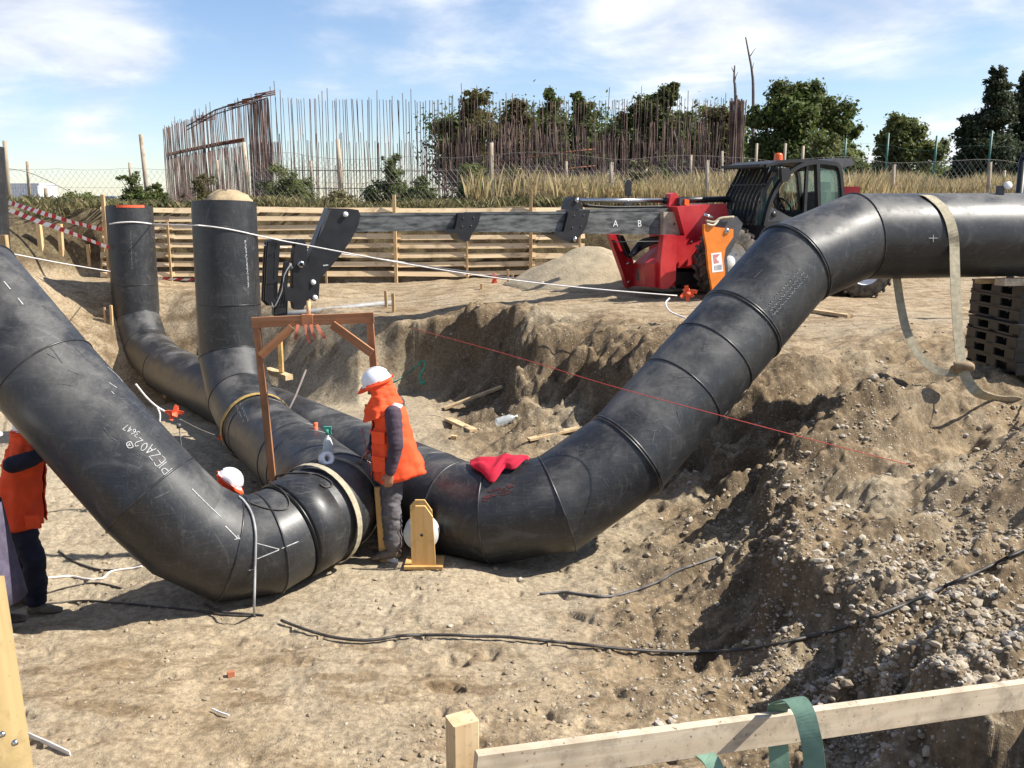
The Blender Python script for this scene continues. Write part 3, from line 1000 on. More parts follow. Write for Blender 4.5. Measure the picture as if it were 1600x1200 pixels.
# coupling sleeve on the front pipe
dA = (AB_PTS[6] - AB_PTS[5]).normalized(); aA = Vector((0, 0, 1)); aA = (aA - dA * aA.dot(dA)).normalized(); bA = dA.cross(aA)


def sleeve(p0, p1, r, d, a, b, lip=0.02, K=56):
    mb = MB()
    L = (p1 - p0).length
    prof = [(r - 0.03, 0), (r, 0), (r + lip, 0.008), (r + lip, L - 0.012), (r, L), (r - 0.03, L)]
    vs = []
    for rr, h in prof:
        for i in range(K):
            th = 2 * math.pi * i / K
            vs.append(p0 + d * h + a * (rr * math.cos(th)) + b * (rr * math.sin(th)))
    fs = [(j * K + i, j * K + (i + 1) % K, (j + 1) * K + (i + 1) % K, (j + 1) * K + i) for j in range(len(prof) - 1) for i in range(K)]
    mb.v += [tuple(p) for p in vs]; mb.f += fs; mb.s += [(q // K) == 2 for q in range(len(fs))]; mb.mi += [0] * len(fs)
    PIPE_TRIS[1].extend([tuple(len(PIPE_TRIS[0]) + q for q in f) for f in fs]); PIPE_TRIS[0].extend(vs)
    return mb


LA = (AB_PTS[6] - AB_PTS[5]).length
o = part(sleeve(AB_PTS[5] + dA * (LA * .10), AB_PTS[5] + dA * (LA * .62), R_A, dA, aA, bA, 0.022), 'coupling_sleeve', M_PIPE, PIPE_A)
o['label'] = 'thicker coupling sleeve with a dark groove'
bead(PIPE_A, AB_PTS[5] + dA * (LA * .665), dA, dA, aA, bA, R_A - .012, 0.02, name='groove_ring', m=M_RUBBERB)
# third pipe at the far left edge
pl_x = Pd(-27, 250, 15.0)
FL = pipeline('pipeline', 'dark upright pipe cut by the left edge of the photo, behind the stake', [PY(-44, 228, 14.6), PY(-32, 410, 14.5), PY(-26, 520, 14.4)], open_start=True)

# heap of earth on the open end of the middle upright pipe
mb = MB()
tp = AB_PTS[0]
prof = []
for i in range(9):
    t = i / 8
    prof.append((0.33 * (1 - t) ** 0.62 + 0.001, 0.17 * math.sin(t * math.pi / 2) - 0.01))
mb.lathe(prof, tp + Vector((0.06, -0.02, 0)), (0, 0, 1), 28)
mb.v = [(x + 0.02 * random.uniform(-1, 1), y + 0.02 * random.uniform(-1, 1), z + 0.012 * random.uniform(-1, 1)) for x, y, z in mb.v]
eo = mb.build('earth_heap', simple('heap_sand', (0.33, 0.25, 0.15), 0.95, 0, 0.2, 5, 0.5, bd=0.02))
tag(rebase(eo, tp), 'small heap of tan earth on top of the middle upright pipe', 'earth')
# red flash on the rim of the rear upright pipe
mb = MB()
c0 = C_PTS[0]
mb.ribbon([c0 + Vector((0.455 * math.sin(t), -0.455 * math.cos(t), 0.01)) for t in np.linspace(-0.15, 1.05, 9)], Vector((0, 0, 1)), 0.05, 0.006)
part(mb, 'rim_marking', M_FLAG, PIPE_C)

M_SCUFF = simple('pale_scuff', (0.10, 0.10, 0.10), 0.9, 0, 0.35, 40, 0.0)
PIPE_BVH = BVHTree.FromPolygons(PIPE_TRIS[0], PIPE_TRIS[1])


def hit(px, py, off=0.004):
    v = rdir(px, py).normalized()
    loc, nrm, i, d = PIPE_BVH.ray_cast(CAM, v)
    if loc is None:
        return None, None
    if nrm.dot(v) > 0: nrm = -nrm
    return loc + nrm * off, nrm


def hitn(px, py, off=0.004):
    """like hit, but looks round the pixel when it just misses"""
    for r in range(0, 60, 2):
        for a in range(12):
            q, n = hit(px + r * math.cos(a * .5236), py + r * math.sin(a * .5236), off)
            if q is not None:
                return q, n
    return Pd(px, py, 10), Vector((0, -1, 0))


def smooth_px(pts, n=6):
    return [(p.x, p.y) for p in bez([Vector((a, b, 0)) for a, b in pts], n)]


def chalk(pts, w, root, m=None, name='chalk_mark', n=5):
    P, W = [], []
    for px, py in (smooth_px(pts, n)):
        q, nr = hit(px, py, 0.003)
        if q is None: continue
        P.append(q); W.append(nr)
    if len(P) < 2: return
    mb = MB()
    wd = []
    for i in range(len(P)):
        t = (P[min(i + 1, len(P) - 1)] - P[max(i - 1, 0)]).normalized()
        wd.append(W[i].cross(t))
    mb.ribbon(P, wd, w, 0.002)
    return part(mb, name, m or M_CHALK, root)


def text_mesh(s, size=1.0):
    cu = bpy.data.curves.new('txt', 'FONT'); cu.body = s; cu.size = size; cu.resolution_u = 3
    o = bpy.data.objects.new('txt', cu); COL.objects.link(o)
    bpy.context.view_layer.update()
    me = bpy.data.meshes.new_from_object(o.evaluated_get(bpy.context.evaluated_depsgraph_get()))
    bpy.data.objects.remove(o, do_unlink=True)
    return me


def pipe_stroke_text(strokes, origin, dx, up, size, root, w, m=None):
    """hand lettering: strokes in letter units, laid along dx (px) with letter tops towards up (px)"""
    for st in strokes:
        pts = [(origin[0] + dx[0] * x * size + up[0] * y * size, origin[1] + dx[1] * x * size + up[1] * y * size) for x, y in st]
        chalk(pts, w, root, m, 'hand_lettering', 3)


LET = {'P': [[(0, 0), (0, 1)], [(0, 1), (.45, .95), (.55, .72), (.4, .52), (0, .48)]],
       'I': [[(.15, 0), (.15, 1)]],
       'E': [[(.5, 1), (0, 1), (0, 0), (.5, 0)], [(0, .5), (.4, .5)]],
       'Z': [[(0, 1), (.55, 1)], [(.55, 1), (0, 0)], [(0, 0), (.55, 0)]],
       'A': [[(0, 0), (.28, 1)], [(.28, 1), (.55, 0)], [(.1, .38), (.45, .38)]],
       '0': [[(.25, 0), (.02, .3), (.02, .7), (.25, 1), (.48, .7), (.48, .3), (.25, 0)]],
       '2': [[(.03, .75), (.25, 1), (.48, .75), (.3, .4), (0, 0)], [(0, 0), (.5, 0)]],
       '3': [[(0, .95), (.35, 1), (.48, .75), (.2, .55), (.48, .3), (.3, .02), (0, .08)]],
       '6': [[(.42, 1), (.1, .6), (.03, .25), (.25, 0), (.46, .22), (.3, .45), (.06, .3)]],
       '4': [[(.35, 0), (.35, 1)], [(.35, 1), (0, .35)], [(0, .35), (.5, .35)]],
       '7': [[(0, 1), (.5, 1)], [(.5, 1), (.15, 0)]]}


def hand_text(s, origin, dx, up, size, root, w, adv=0.78):
    x = 0
    for ch in s:
        if ch in LET:
            pipe_stroke_text([[(x + a, b) for a, b in st] for st in LET[ch]], origin, dx, up, size, root, w)
        x += adv * (0.55 if ch in 'I ' else 1.0)


# lettering on the front pipe, written so that it reads upside down from here
hand_text('PIEZA', (269, 732), (-0.64, -0.77), (-0.77, 0.64), 16, PIPE_A, 0.005, 0.70)
hand_text('02', (232, 695), (-0.80, -0.60), (-0.60, 0.80), 14, PIPE_A, 0.005, 0.8)
chalk([(204, 690), (198, 693), (201, 700), (208, 698), (204, 690)], 0.006, PIPE_A)
chalk([(203, 693), (201, 696), (205, 696)], 0.006, PIPE_A)
hand_text('3647', (219, 676), (-0.85, -0.52), (-0.52, 0.85), 10, PIPE_A, 0.004, 0.7)
# chalk alignment lines on the weld rings
for pts, w in (([(300, 764), (322, 786), (345, 808)], 0.006), ([(352, 822), (362, 832), (372, 842)], 0.008), ([(371, 836), (376, 845)], 0.006), ([(366, 843), (378, 840)], 0.006),
               ([(402, 849), (436, 858)], 0.007), ([(402, 873), (436, 859)], 0.007), ([(440, 857), (466, 846)], 0.007), ([(389, 891), (396, 889)], 0.007),
               ([(168, 574), (184, 588), (192, 598)], 0.007), ([(170, 598), (182, 606)], 0.006), ([(174, 612), (178, 616)], 0.006),
               ([(6, 440), (16, 452)], 0.008), ([(28, 466), (36, 476)], 0.008)):
    chalk(pts, w, PIPE_A)
for k in range(26):      # faint scuffs on the climbing part
    x = random.uniform(60, 250); y = 430 + (x - 60) * 1.12 + random.uniform(35, 150)
    a = random.choice((0.75, -0.6, 0.2)) + random.uniform(-.3, .3); L = random.uniform(6, 26)
    chalk([(x, y), (x + L * math.cos(a), y + L * math.sin(a))], random.uniform(0.003, 0.006), PIPE_A, M_SCUFF, 'scuff', 1)
for k in range(22):
    t = random.uniform(0, 1); x = 960 + 270 * t + random.uniform(-40, 40); y = 720 - 300 * t + random.uniform(-35, 45)
    a = random.uniform(0, 3.1); L = random.uniform(6, 22)
    chalk([(x, y), (x + L * math.cos(a), y + L * math.sin(a))], random.uniform(0.003, 0.006), PIPE_C, M_SCUFF, 'scuff', 1)


def dotted_print(p0, p1, root, rows=1, dashes=14, size=4.0, m=None):
    """a line of printed marks too small to read"""
    d = Vector((p1[0] - p0[0], p1[1] - p0[1])); L = d.length; d.normalize(); nrm = Vector((-d.y, d.x))
    for r in range(rows):
        x = 0
        while x < L:
            l = random.uniform(1.2, 4.5)
            for q in range(2):
                a = (p0[0] + d.x * (x + q) + nrm.x * (r * size * 1.9), p0[1] + d.y * (x + q) + nrm.y * (r * size * 1.9))
                b = (a[0] + nrm.x * size * random.uniform(0.3, 1) + d.x * l * q, a[1] + nrm.y * size * random.uniform(0.3, 1) + d.y * l * q)
                chalk([a, b], 0.007, root, m or M_CHALK, 'printed_mark', 1)
            x += l + random.uniform(1.0, 3.5)


dotted_print((384, 376), (389, 448), PIPE_A, 1, size=3)
dotted_print((205, 360), (207, 420), PIPE_C, 1, size=2, m=M_CHALKD)
dotted_print((1262, 432), (1210, 492), PIPE_C, 3, size=4, m=M_CHALKD)
dotted_print((376, 630), (388, 655), PIPE_A, 2, size=4, m=M_CHALKD)
chalk([(1451, 372), (1465, 372)], 0.008, PIPE_C); chalk([(1458, 367), (1458, 378)], 0.008, PIPE_C)
# faint dark red smear of short streaks beside the jacket
for k in range(30):
    x = random.uniform(752, 806); y = 778 - (x - 752) * 0.35 + random.uniform(-7, 7)
    chalk([(x, y), (x + random.uniform(4, 9), y - 2)], 0.012, PIPE_C, M_REDSMEAR, 'red_smear', 1)
# ================================================================== THE TELEHANDLER
TH = math.radians(24)
T_H = Vector((-math.cos(TH), -math.sin(TH), 0))       # the way it faces
T_L = Vector((math.sin(TH), -math.cos(TH), 0))        # its left-hand side, towards the camera
T_0 = Vector((3.15, 17.0, 0))                          # point on its centre line


def T(px, py, lat):
    v = rdir(px, py)
    t = (T_0 + T_L * lat - CAM).dot(T_L) / v.dot(T_L)
    return CAM + v * t


def plate(mb, poly, lat0, lat1):
    """outline seen in the photograph at lat1, extruded back to lat0"""
    mb.prism([T(x, y, lat1) for x, y in poly], T_L * (lat0 - lat1))


def build_telehandler():
    base = T(1135, 462, 0.0)
    root = empty('telehandler', (base.x, base.y, 0.0))
    tag(root, 'red and black telehandler with its long grey boom reaching left over the pit', 'telehandler')
    bpy.context.view_layer.update()
    P = lambda mb, n, m: part(mb, n, m, root)
    # --- boom
    mb = MB(); plate(mb, [(556, 335), (740, 334), (740, 360), (556, 362)], -.12, .12); b = P(mb, 'boom_section', M_BOOM)
    mb = MB(); plate(mb, [(556, 333.6), (740, 332.8), (740, 336), (556, 337)], -.105, .128); subpart(mb, 'edge_rail', M_BOOM, root, b)
    mb = MB(); plate(mb, [(735, 333), (895, 332), (895, 363.5), (735, 362)], -.15, .15); b = P(mb, 'boom_section', M_BOOM)
    mb = MB(); plate(mb, [(735, 331.5), (895, 330.5), (895, 334), (735, 335)], -.135, .158); subpart(mb, 'edge_rail', M_BOOM, root, b)
    mb = MB(); plate(mb, [(905, 329), (1050, 327), (1050, 366.5), (905, 365)], -.19, .19); b = P(mb, 'boom_section', M_BOOM)
    mb = MB(); plate(mb, [(905, 327), (1050, 325), (1050, 329), (905, 331)], -.175, .198); subpart(mb, 'edge_rail', M_BOOM, root, b)
    mb = MB(); plate(mb, [(1050, 326), (1400, 330), (1400, 372), (1050, 368)], -.20, .18); P(mb, 'boom_section', M_BOOM)
    # collars
    mb = MB(); plate(mb, [(716, 333), (752, 332), (747, 351), (739, 363), (733, 376), (727, 378), (719, 374), (714, 364), (697, 364), (696, 360), (711, 358)], -.20, .20); b = P(mb, 'boom_collar', M_BLACK)
    mb = MB(); plate(mb, [(889, 329), (922, 328), (917, 352), (910, 364), (899, 379), (893, 380), (880, 375), (866, 367), (866, 362), (881, 362)], -.24, .24); b = P(mb, 'boom_collar', M_BLACK)
    mb = MB(); plate(mb, [(884, 328), (890, 311), (896, 307), (905, 309), (912, 328)], -.10, .10); P(mb, 'cylinder_lug', M_BLACK)
    for px, py, lat in ((898, 374, .245), (901, 313, .105)):
        mb = MB(); c = T(px, py, lat); mb.lathe([(0.001, 0.03), (.04, .03), (.045, 0.0), (.045, -.02)], c, T_L, 14); P(mb, 'pivot_pin', M_STEEL)
    mb = MB(); plate(mb, [(1037, 331), (1070, 331), (1070, 367), (1037, 367)], -.30, .30); b = P(mb, 'boom_end_box', M_TAN)
    mb = MB(); c = T(1053.5, 350, .302); mb.lathe([(.001, .004), (.018, .004), (.018, 0)], c, T_L, 10); subpart(mb, 'bolt_hole', M_BLACK, root, b)
    for px, py, lat in ((724, 341, .202), (740, 340, .202), (722, 354, .202), (736, 353, .202), (897, 337, .242), (912, 336, .242), (894, 356, .242), (908, 354, .242)):
        mb = MB(); mb.lathe([(.001, .010), (.012, .010), (.014, 0)], T(px, py, lat), T_L, 8); P(mb, 'bolt', M_GREYP)
    for k in range(3):
        mb = MB(); mb.tube(bez([T(912, 320 + k, .1 - .06 * k), T(960, 323 + k, .1 - .06 * k), T(1044, 322 + k, .1 - .06 * k)], 4), .014, 6); P(mb, 'hydraulic_hose', M_BLACK)
    # letters on the boom
    for s, (x, y) in (('A', (958, 354)), ('B', (996, 354))):
        me = text_mesh(s, 1.0)
        sz = 14.5
        q = bpy.data.objects.new('letter', me); COL.objects.link(q); me.materials.append(M_LETTER)
        for v in me.vertices:
            v.co = T(x + v.co.x * sz * 0.8, y - v.co.y * sz, .193)
        me.transform(root.matrix_basis.inverted()); q.parent = root
        q['label'] = 'white letter ' + s
    # luffing cylinder above the boom
    mb = MB(); mb.tube([T(902, 313, 0), T(1044, 313.5, 0)], 0.042, 14); P(mb, 'cylinder_rod', M_STEEL)
    mb = MB(); mb.tube([T(1036, 313.5, 0), T(1140, 311, 0)], 0.058, 14); P(mb, 'cylinder_barrel', M_BLACK)
    mb = MB(); plate(mb, [(1044, 326), (1048, 303), (1056, 301), (1061, 308), (1064, 327)], -.06, .12); P(mb, 'hose_bracket', M_RED)
    mb = MB(); plate(mb, [(1062, 309), (1073, 310), (1073, 321), (1062, 320)], .12, .22); b = P(mb, 'work_lamp', M_GREYP)
    mb = MB(); plate(mb, [(1070, 311), (1077, 312), (1077, 322), (1070, 320)], .22, .25); subpart(mb, 'amber_lens', M_BEACON, root, b)
    # mirror standing off the right front corner
    mb = MB(); plate(mb, [(978, 306), (979, 286), (983, 281), (987, 283), (987, 307)], -1.12, -1.06); P(mb, 'side_mirror', M_BLACK)
    mb = MB(); plate(mb, [(977, 312), (987, 312), (987, 324), (978, 324)], -1.16, -1.08); P(mb, 'front_lamp', M_GREYP)
    mb = MB(); mb.tube([T(982, 330, -1.1), T(983, 300, -1.09)], 0.015, 6); P(mb, 'mirror_arm', M_BLACK)
    # --- front frame
    mb = MB(); plate(mb, [(952, 366), (967, 366), (990, 408), (989, 447), (981, 450), (973, 425)], -.95, -.82); b = P(mb, 'stabiliser_leg', M_RED)
    for px, py in ((981, 412), (982, 441)):
        mb = MB(); mb.lathe([(.001, .02), (.025, .02), (.03, 0)], T(px, py, -.815), T_L, 10); subpart(mb, 'bolt', M_STEEL, root, b)
    mb = MB(); plate(mb, [(967, 367), (974, 368), (986, 394), (988, 404), (982, 402)], -.78, -.66); P(mb, 'stabiliser_cylinder', M_BLACK)
    mb = MB(); plate(mb, [(1037, 367), (1057, 367), (1056, 438), (1044, 451), (1032, 451), (1032, 412)], .66, .80); P(mb, 'stabiliser_leg', M_RED)
    mb = MB(); mb.prism([T(989, 412, -.8), T(1035, 372, -.2), T(1035, 408, .6), T(1022, 417, .6), T(990, 419, -.8)], Vector((0, 0, -0.05)) - T_H * 0.2); P(mb, 'front_hood', M_RED)
    mb = MB(); mb.prism([T(989, 417, -.8), T(1022, 416, .55), T(1022, 449, .55), T(989, 447, -.8)], -T_H * 0.45); b = P(mb, 'front_bumper', M_RED)
    mb = MB(); mb.prism([T(999, 428, -.42), T(1007, 428, -.12), T(1007, 439, -.12), T(999, 439, -.42)], T_H * 0.02); subpart(mb, 'tow_socket', M_BLACK, root, b)
    mb = MB(); plate(mb, [(1022, 412), (1032, 405), (1032, 449), (1022, 449)], .40, .70); P(mb, 'front_bracket', M_RED)
    # black hoses behind the leg
    mb = MB()
    for k in range(5):
        mb.tube(bez([T(984 + k, 400, -.5 + .1 * k), T(1000, 378 + 3 * k, -.4), T(1020, 372 + 2 * k, -.2), T(1036, 372 + k, -.1)], 5), 0.03, 6)
    P(mb, 'hydraulic_hose', M_BLACK)
    mb = MB(); mb.tube([T(955, 378, .4), T(1036, 377, .4)], 0.008, 5); P(mb, 'hydraulic_hose', M_GREYP)
    # chassis
    mb = MB(); plate(mb, [(1058, 323), (1134, 318), (1150, 380), (1160, 430), (1120, 430), (1090, 418), (1072, 419), (1055, 418), (1057, 368), (1070, 368)], -.45, .45); b = P(mb, 'chassis', M_RED)
    for px, py in ((1081, 378), (1096, 378)):
        mb = MB(); mb.lathe([(.001, .012), (.02, .012), (.022, 0)], T(px, py, .452), T_L, 10); subpart(mb, 'bolt', M_STEEL, root, b)
    mb = MB(); plate(mb, [(1040, 425), (1160, 425), (1390, 425), (1390, 445), (1040, 445)], -.5, .5); P(mb, 'underframe', M_BLACK)
    mb = MB(); plate(mb, [(1215, 380), (1400, 375), (1405, 430), (1215, 432)], -.9, 1.0); P(mb, 'rear_body', M_RED)
    mb = MB(); plate(mb, [(1300, 345), (1400, 348), (1410, 378), (1300, 380)], -.9, .1); P(mb, 'engine_cover', M_BLACK)
    # --- wheels
    def wheel(cx, cy, lat, r, steer=0.0, rimcol=M_WHITE):
        c = T(cx, cy, lat); c.z = r + gz(c.x, c.y) - .02
        ax = Matrix.Rotation(steer, 3, 'Z') @ T_L
        w = 0.36
        mb = MB()
        mb.lathe([(r * .55, -w / 2), (r * .86, -w / 2), (r * .95, -w * .42), (r * .97, 0), (r * .95, w * .42), (r * .86, w / 2), (r * .55, w / 2)], c, ax, 36)
        a0 = ax.orthogonal().normalized(); b0 = ax.cross(a0)
        for k in range(22):      # tread lugs
            th = 2 * math.pi * k / 22
            for s in (-1, 1):
                rad = a0 * math.cos(th + s * .07) + b0 * math.sin(th + s * .07); tan = ax.cross(rad)
                mb.beam(c + rad * r * .975 + ax * (s * w * .50), c + rad * r * .985 + ax * (s * w * .03) + tan * 0.09, 0.055, 0.05, rad)
        tyre = P(mb, 'wheel', M_RUBBER)
        mb = MB(); mb.lathe([(.001, w * .30), (r * .15, w * .30), (r * .20, w * .22), (r * .46, w * .16), (r * .52, w * .42), (r * .57, w * .44), (r * .57, -w * .4)], c, ax, 30)
        rm = subpart(mb, 'rim', rimcol, root, tyre)
        mb = MB()
        for k in range(8):
            th = 2 * math.pi * k / 8; rad = a0 * math.cos(th) + b0 * math.sin(th)
            mb.lathe([(.001, .03), (.018, .03), (.018, 0)], c + rad * r * .3 + ax * (w * .19), ax, 6)
        subpart(mb, 'wheel_nuts', M_STEEL, root, tyre)
        return tyre
    M_RIM = simple('pale_rim_paint', (0.55, 0.56, 0.55), 0.5, 0, 0.15, 6, 0.05)
    wheel(1136, 405, .90, .64, 0.05, M_RIM)
    wheel(1080, 405, -.95, .64)
    wheel(1347, 420, .92, .60, -0.35)
    wheel(1300, 420, -.95, .60, -0.35)
    # --- cab: near side at lat 1.0, far side at lat -0.15
    NS, FS = 1.02, -0.12
    cabprof = [(1193, 353), (1200, 325), (1207, 305), (1220, 283), (1235, 268), (1253, 257.5), (1275, 253.5), (1295, 255), (1310, 262), (1315, 305), (1317, 352)]

    def at_lat(x, y, lat):
        return T(x, y, NS) + T_L * (lat - NS)
    curve = smooth_px(cabprof, 3)
    mb = MB()
    mb.ribbon([at_lat(x, y, NS) for x, y in curve], T_L, 0.09, 0.07); P(mb, 'cab_frame', M_BLACK)
    mb = MB()
    mb.ribbon([at_lat(x, y, FS) for x, y in curve], T_L, 0.09, 0.07); P(mb, 'cab_frame', M_BLACK)
    for lat in (NS, FS):
        mb = MB(); mb.beam(at_lat(1276, 255, lat), at_lat(1279, 352, lat), 0.09, 0.07, T_H); P(mb, 'door_pillar', M_BLACK)
        mb = MB(); mb.beam(at_lat(1194, 350, lat), at_lat(1317, 350, lat), 0.05, 0.10); P(mb, 'cab_sill', M_BLACK)
        mb = MB(); mb.beam(at_lat(1262, 258, lat - .02), at_lat(1257, 350, lat - .02), 0.05, 0.06, T_H); P(mb, 'seat_pillar', M_BLACK)
    # lower door panel and cab floor
    mb = MB(); plate(mb, [(1194, 352), (1203, 322), (1232, 338), (1250, 342), (1318, 336), (1318, 384), (1192, 384)], NS - .05, NS - .01); b = P(mb, 'door_panel', M_GREYP)
    mb = MB(); mb.lathe([(.001, .02), (.05, .02), (.055, 0)], T(1209, 335, NS - .005), T_L, 12); subpart(mb, 'lock_cover', M_BLACK, root, b)
    mb = MB(); plate(mb, [(1198, 347), (1225, 346), (1225, 360), (1198, 361)], NS - .01, NS + .01); b = P(mb, 'white_step_panel', M_WHITE)
    mb = MB()
    mb.prism([at_lat(1192, 384, NS - .05), at_lat(1318, 384, NS - .05), at_lat(1318, 384, FS), at_lat(1192, 384, FS)], Vector((0, 0, -.06))); P(mb, 'cab_floor', M_BLACK)
    mb = MB(); plate(mb, [(1316, 300), (1319, 300), (1319, 384), (1316, 384)], FS, NS - .06); P(mb, 'rear_panel', M_BLACK)
    mb = MB(); plate(mb, [(1196, 350), (1200, 332), (1318, 340), (1318, 384), (1192, 384)], FS - .02, FS + .02); P(mb, 'side_panel', M_BLACK)
    # roof
    mb = MB()
    rp = [(1196, 257), (1215, 250.5), (1245, 248.5), (1275, 249), (1298, 252), (1312, 260)]
    top = [at_lat(x, y, NS + .02) for x, y in rp]; bot = [at_lat(x, y + 5, NS + .02) for x, y in rp]
    mb.prism(top + bot[::-1], T_L * (FS - NS - .06)); b = P(mb, 'cab_roof', M_BLACK)
    mb = MB(); plate(mb, [(1286, 258), (1308, 247), (1330, 247.5), (1335, 253), (1334, 258), (1312, 263)], .15, .85); P(mb, 'rear_roof_hatch', M_GREYP)
    mb = MB()
    bx_ = T(1215.5, 256, .72)
    mb.lathe([(.001, .175), (.06, .17), (.075, .14), (.08, .03), (.085, 0)], bx_ + Vector((0, 0, .02)), (0, 0, 1), 18); P(mb, 'beacon', M_BEACON)
    # front guard: bars from the roof edge over the windscreen
    bar = [(1193, 352), (1198, 330), (1204, 308), (1213, 290), (1222, 272), (1228, 258)]
    nb = 10
    for k in range(nb):
        lat = NS - .06 - (NS - FS - .10) * k / (nb - 1)
        mb = MB(); mb.ribbon(bez([at_lat(x - 3, y, lat) + T_H * .10 for x, y in bar], 3), T_L, 0.022, 0.06); P(mb, 'guard_bar', M_BLACK)
    for x, y in ((1193, 347), (1201, 315), (1213, 288)):
        mb = MB(); mb.beam(at_lat(x - 3, y, NS - .02) + T_H * .10, at_lat(x - 3, y, FS) + T_H * .10, 0.03, 0.025); P(mb, 'guard_crossbar', M_BLACK)
    mb = MB(); mb.prism([at_lat(1196, 256, NS - .02) + T_H * .10, at_lat(1228, 253, NS - .02), at_lat(1228, 253, FS - .02), at_lat(1196, 256, FS - .02) + T_H * .10], Vector((0, 0, -.05))); P(mb, 'roof_visor', M_BLACK)
    # glass
    mb = MB(); plate(mb, [(1282, 262), (1308, 268), (1313, 305), (1314, 345), (1282, 345)], NS - .012, NS - .004); P(mb, 'window_pane', M_GLASS)
    mb = MB(); mb.ribbon(bez([at_lat(x, y, (NS + FS) / 2) for x, y in bar], 3), T_L, NS - FS - .1, 0.006); P(mb, 'windscreen', M_GLASS)
    mb = MB(); plate(mb, [(1207, 345), (1222, 290), (1248, 266), (1275, 262), (1310, 270), (1313, 345)], FS + .01, FS + .016); P(mb, 'window_pane', M_GLASS)
    # mirror on the near pillar
    mb = MB(); plate(mb, [(1221, 263), (1233, 262), (1236, 275), (1231, 284), (1222, 284)], NS + .02, NS + .10); P(mb, 'side_mirror', M_BLACK)
    # inside: wheel, dashboard, seat
    mb = MB()
    wc = T(1222, 320, .55); ax = (T_H * -0.75 + Vector((0, 0, .75))).normalized(); a0 = ax.orthogonal().normalized(); b0 = ax.cross(a0)
    mb.tube([wc + a0 * (.19 * math.cos(t)) + b0 * (.19 * math.sin(t)) for t in np.linspace(0, 2 * math.pi, 20)[:-1]], .016, 6, closed=True)
    mb.tube([wc, wc - ax * .45], .03, 8); mb.beam(wc - a0 * .19, wc + a0 * .19, .03, .015); P(mb, 'steering_wheel', M_BLACK)
    mb = MB(); plate(mb, [(1200, 350), (1206, 328), (1222, 334), (1222, 384), (1194, 384)], .1, .9); P(mb, 'dashboard', M_GREYP)
    mb = MB(); plate(mb, [(1250, 352), (1288, 352), (1292, 300), (1299, 298), (1300, 384), (1250, 384)], .28, .80); b = P(mb, 'driver_seat', M_GREYP)
    mb = MB(); plate(mb, [(1288, 298), (1290, 284), (1297, 284), (1299, 298)], .42, .66); subpart(mb, 'head_rest', M_GREYP, root, b)
    mb = MB(); mb.box(T(1325, 300, -.5), (.35, .35, .22)); P(mb, 'red_cover', M_RED)
    # --- head of the boom
    mb = MB(); plate(mb, [(513, 325), (545, 326), (560, 328), (563, 336), (560, 352), (548, 376), (534, 396), (516, 418), (500, 436), (498, 466), (492, 471), (481, 466), (476, 430), (487, 392), (500, 358)], -.13, .17); b = P(mb, 'boom_head', M_BLACK)
    mb = MB(); plate(mb, [(509, 331), (517, 327), (505, 358), (497, 373)], .17, .182); subpart(mb, 'head_slot', M_GREYP, root, b)
    for px, py in ((539.5, 335), (489, 441), (492, 465)):
        mb = MB(); mb.lathe([(.001, .045), (.036, .045), (.040, .03), (.042, 0)], T(px, py, .172), T_L, 14); subpart(mb, 'pin', M_WHITE, root, b)
    mb = MB(); plate(mb, [(505, 414), (513, 413), (513, 415), (505, 416)], .172, .178); subpart(mb, 'scratch', M_CHALK, root, b)
    # carriage
    mb = MB(); plate(mb, [(462, 380), (468, 374), (475, 376), (480, 384), (481, 430), (483, 474), (476, 478), (474, 484), (460, 484), (458, 472), (447, 470), (447, 450), (458, 450), (459, 400)], -.05, .22); b = P(mb, 'carriage', M_BLACK)
    mb = MB(); c = T(470, 413, .225); mb.lathe([(.028, .03), (.05, .03), (.055, 0), (.028, 0), (.028, .03)], c, T_L, 16); subpart(mb, 'pivot_bush', M_STEEL, root, b)
    for lat0, lat1, dx in ((-.62, -.54, -6), (.20, .26, 0), (-.2, -.14, -3)):
        mb = MB()
        for seg in ([(418, 378), (424, 374), (431, 380), (426, 398), (416, 402)], [(416, 400), (426, 396), (424, 444), (414, 446)], [(414, 444), (432, 440), (432, 470), (421, 478), (413, 470)], [(428, 378), (436, 378), (430, 470), (424, 470)]):
            plate(mb, [(x + dx + 2, y) for x, y in seg], lat0, lat1)
        P(mb, 'fork_plate', M_BLACK)
    mb = MB()
    for y in (380, 398, 440, 468):
        mb.beam(T(424, y, -.6), T(424, y, .26), .08, .07)
    P(mb, 'carriage_bar', M_BLACK)
    mb = MB(); plate(mb, [(424, 374), (476, 374), (476, 384), (424, 384)], -.02, .14); P(mb, 'carriage_bar', M_BLACK)
    mb = MB(); plate(mb, [(445, 410), (452, 408), (449, 450), (447, 488), (430, 492), (436, 460), (441, 440)], .06, .18); P(mb, 'fork_tine', M_BLACK)
    mb = MB(); plate(mb, [(428, 470), (450, 468), (449, 492), (428, 494)], -.1, .1); P(mb, 'fork_tine', M_BLACK)
    for k in range(4):
        mb = MB(); mb.tube(bez([T(455 + k, 412 + 2 * k, .24), T(444 - k, 430, .28), T(440 + 2 * k, 455, .27), T(428 + 5 * k, 480, .26), T(424 + 4 * k, 470 - 3 * k, .25)], 5), .012, 6); P(mb, 'hydraulic_hose', M_BLACK if k else M_CONDUIT)
    return root


TELE = build_telehandler()

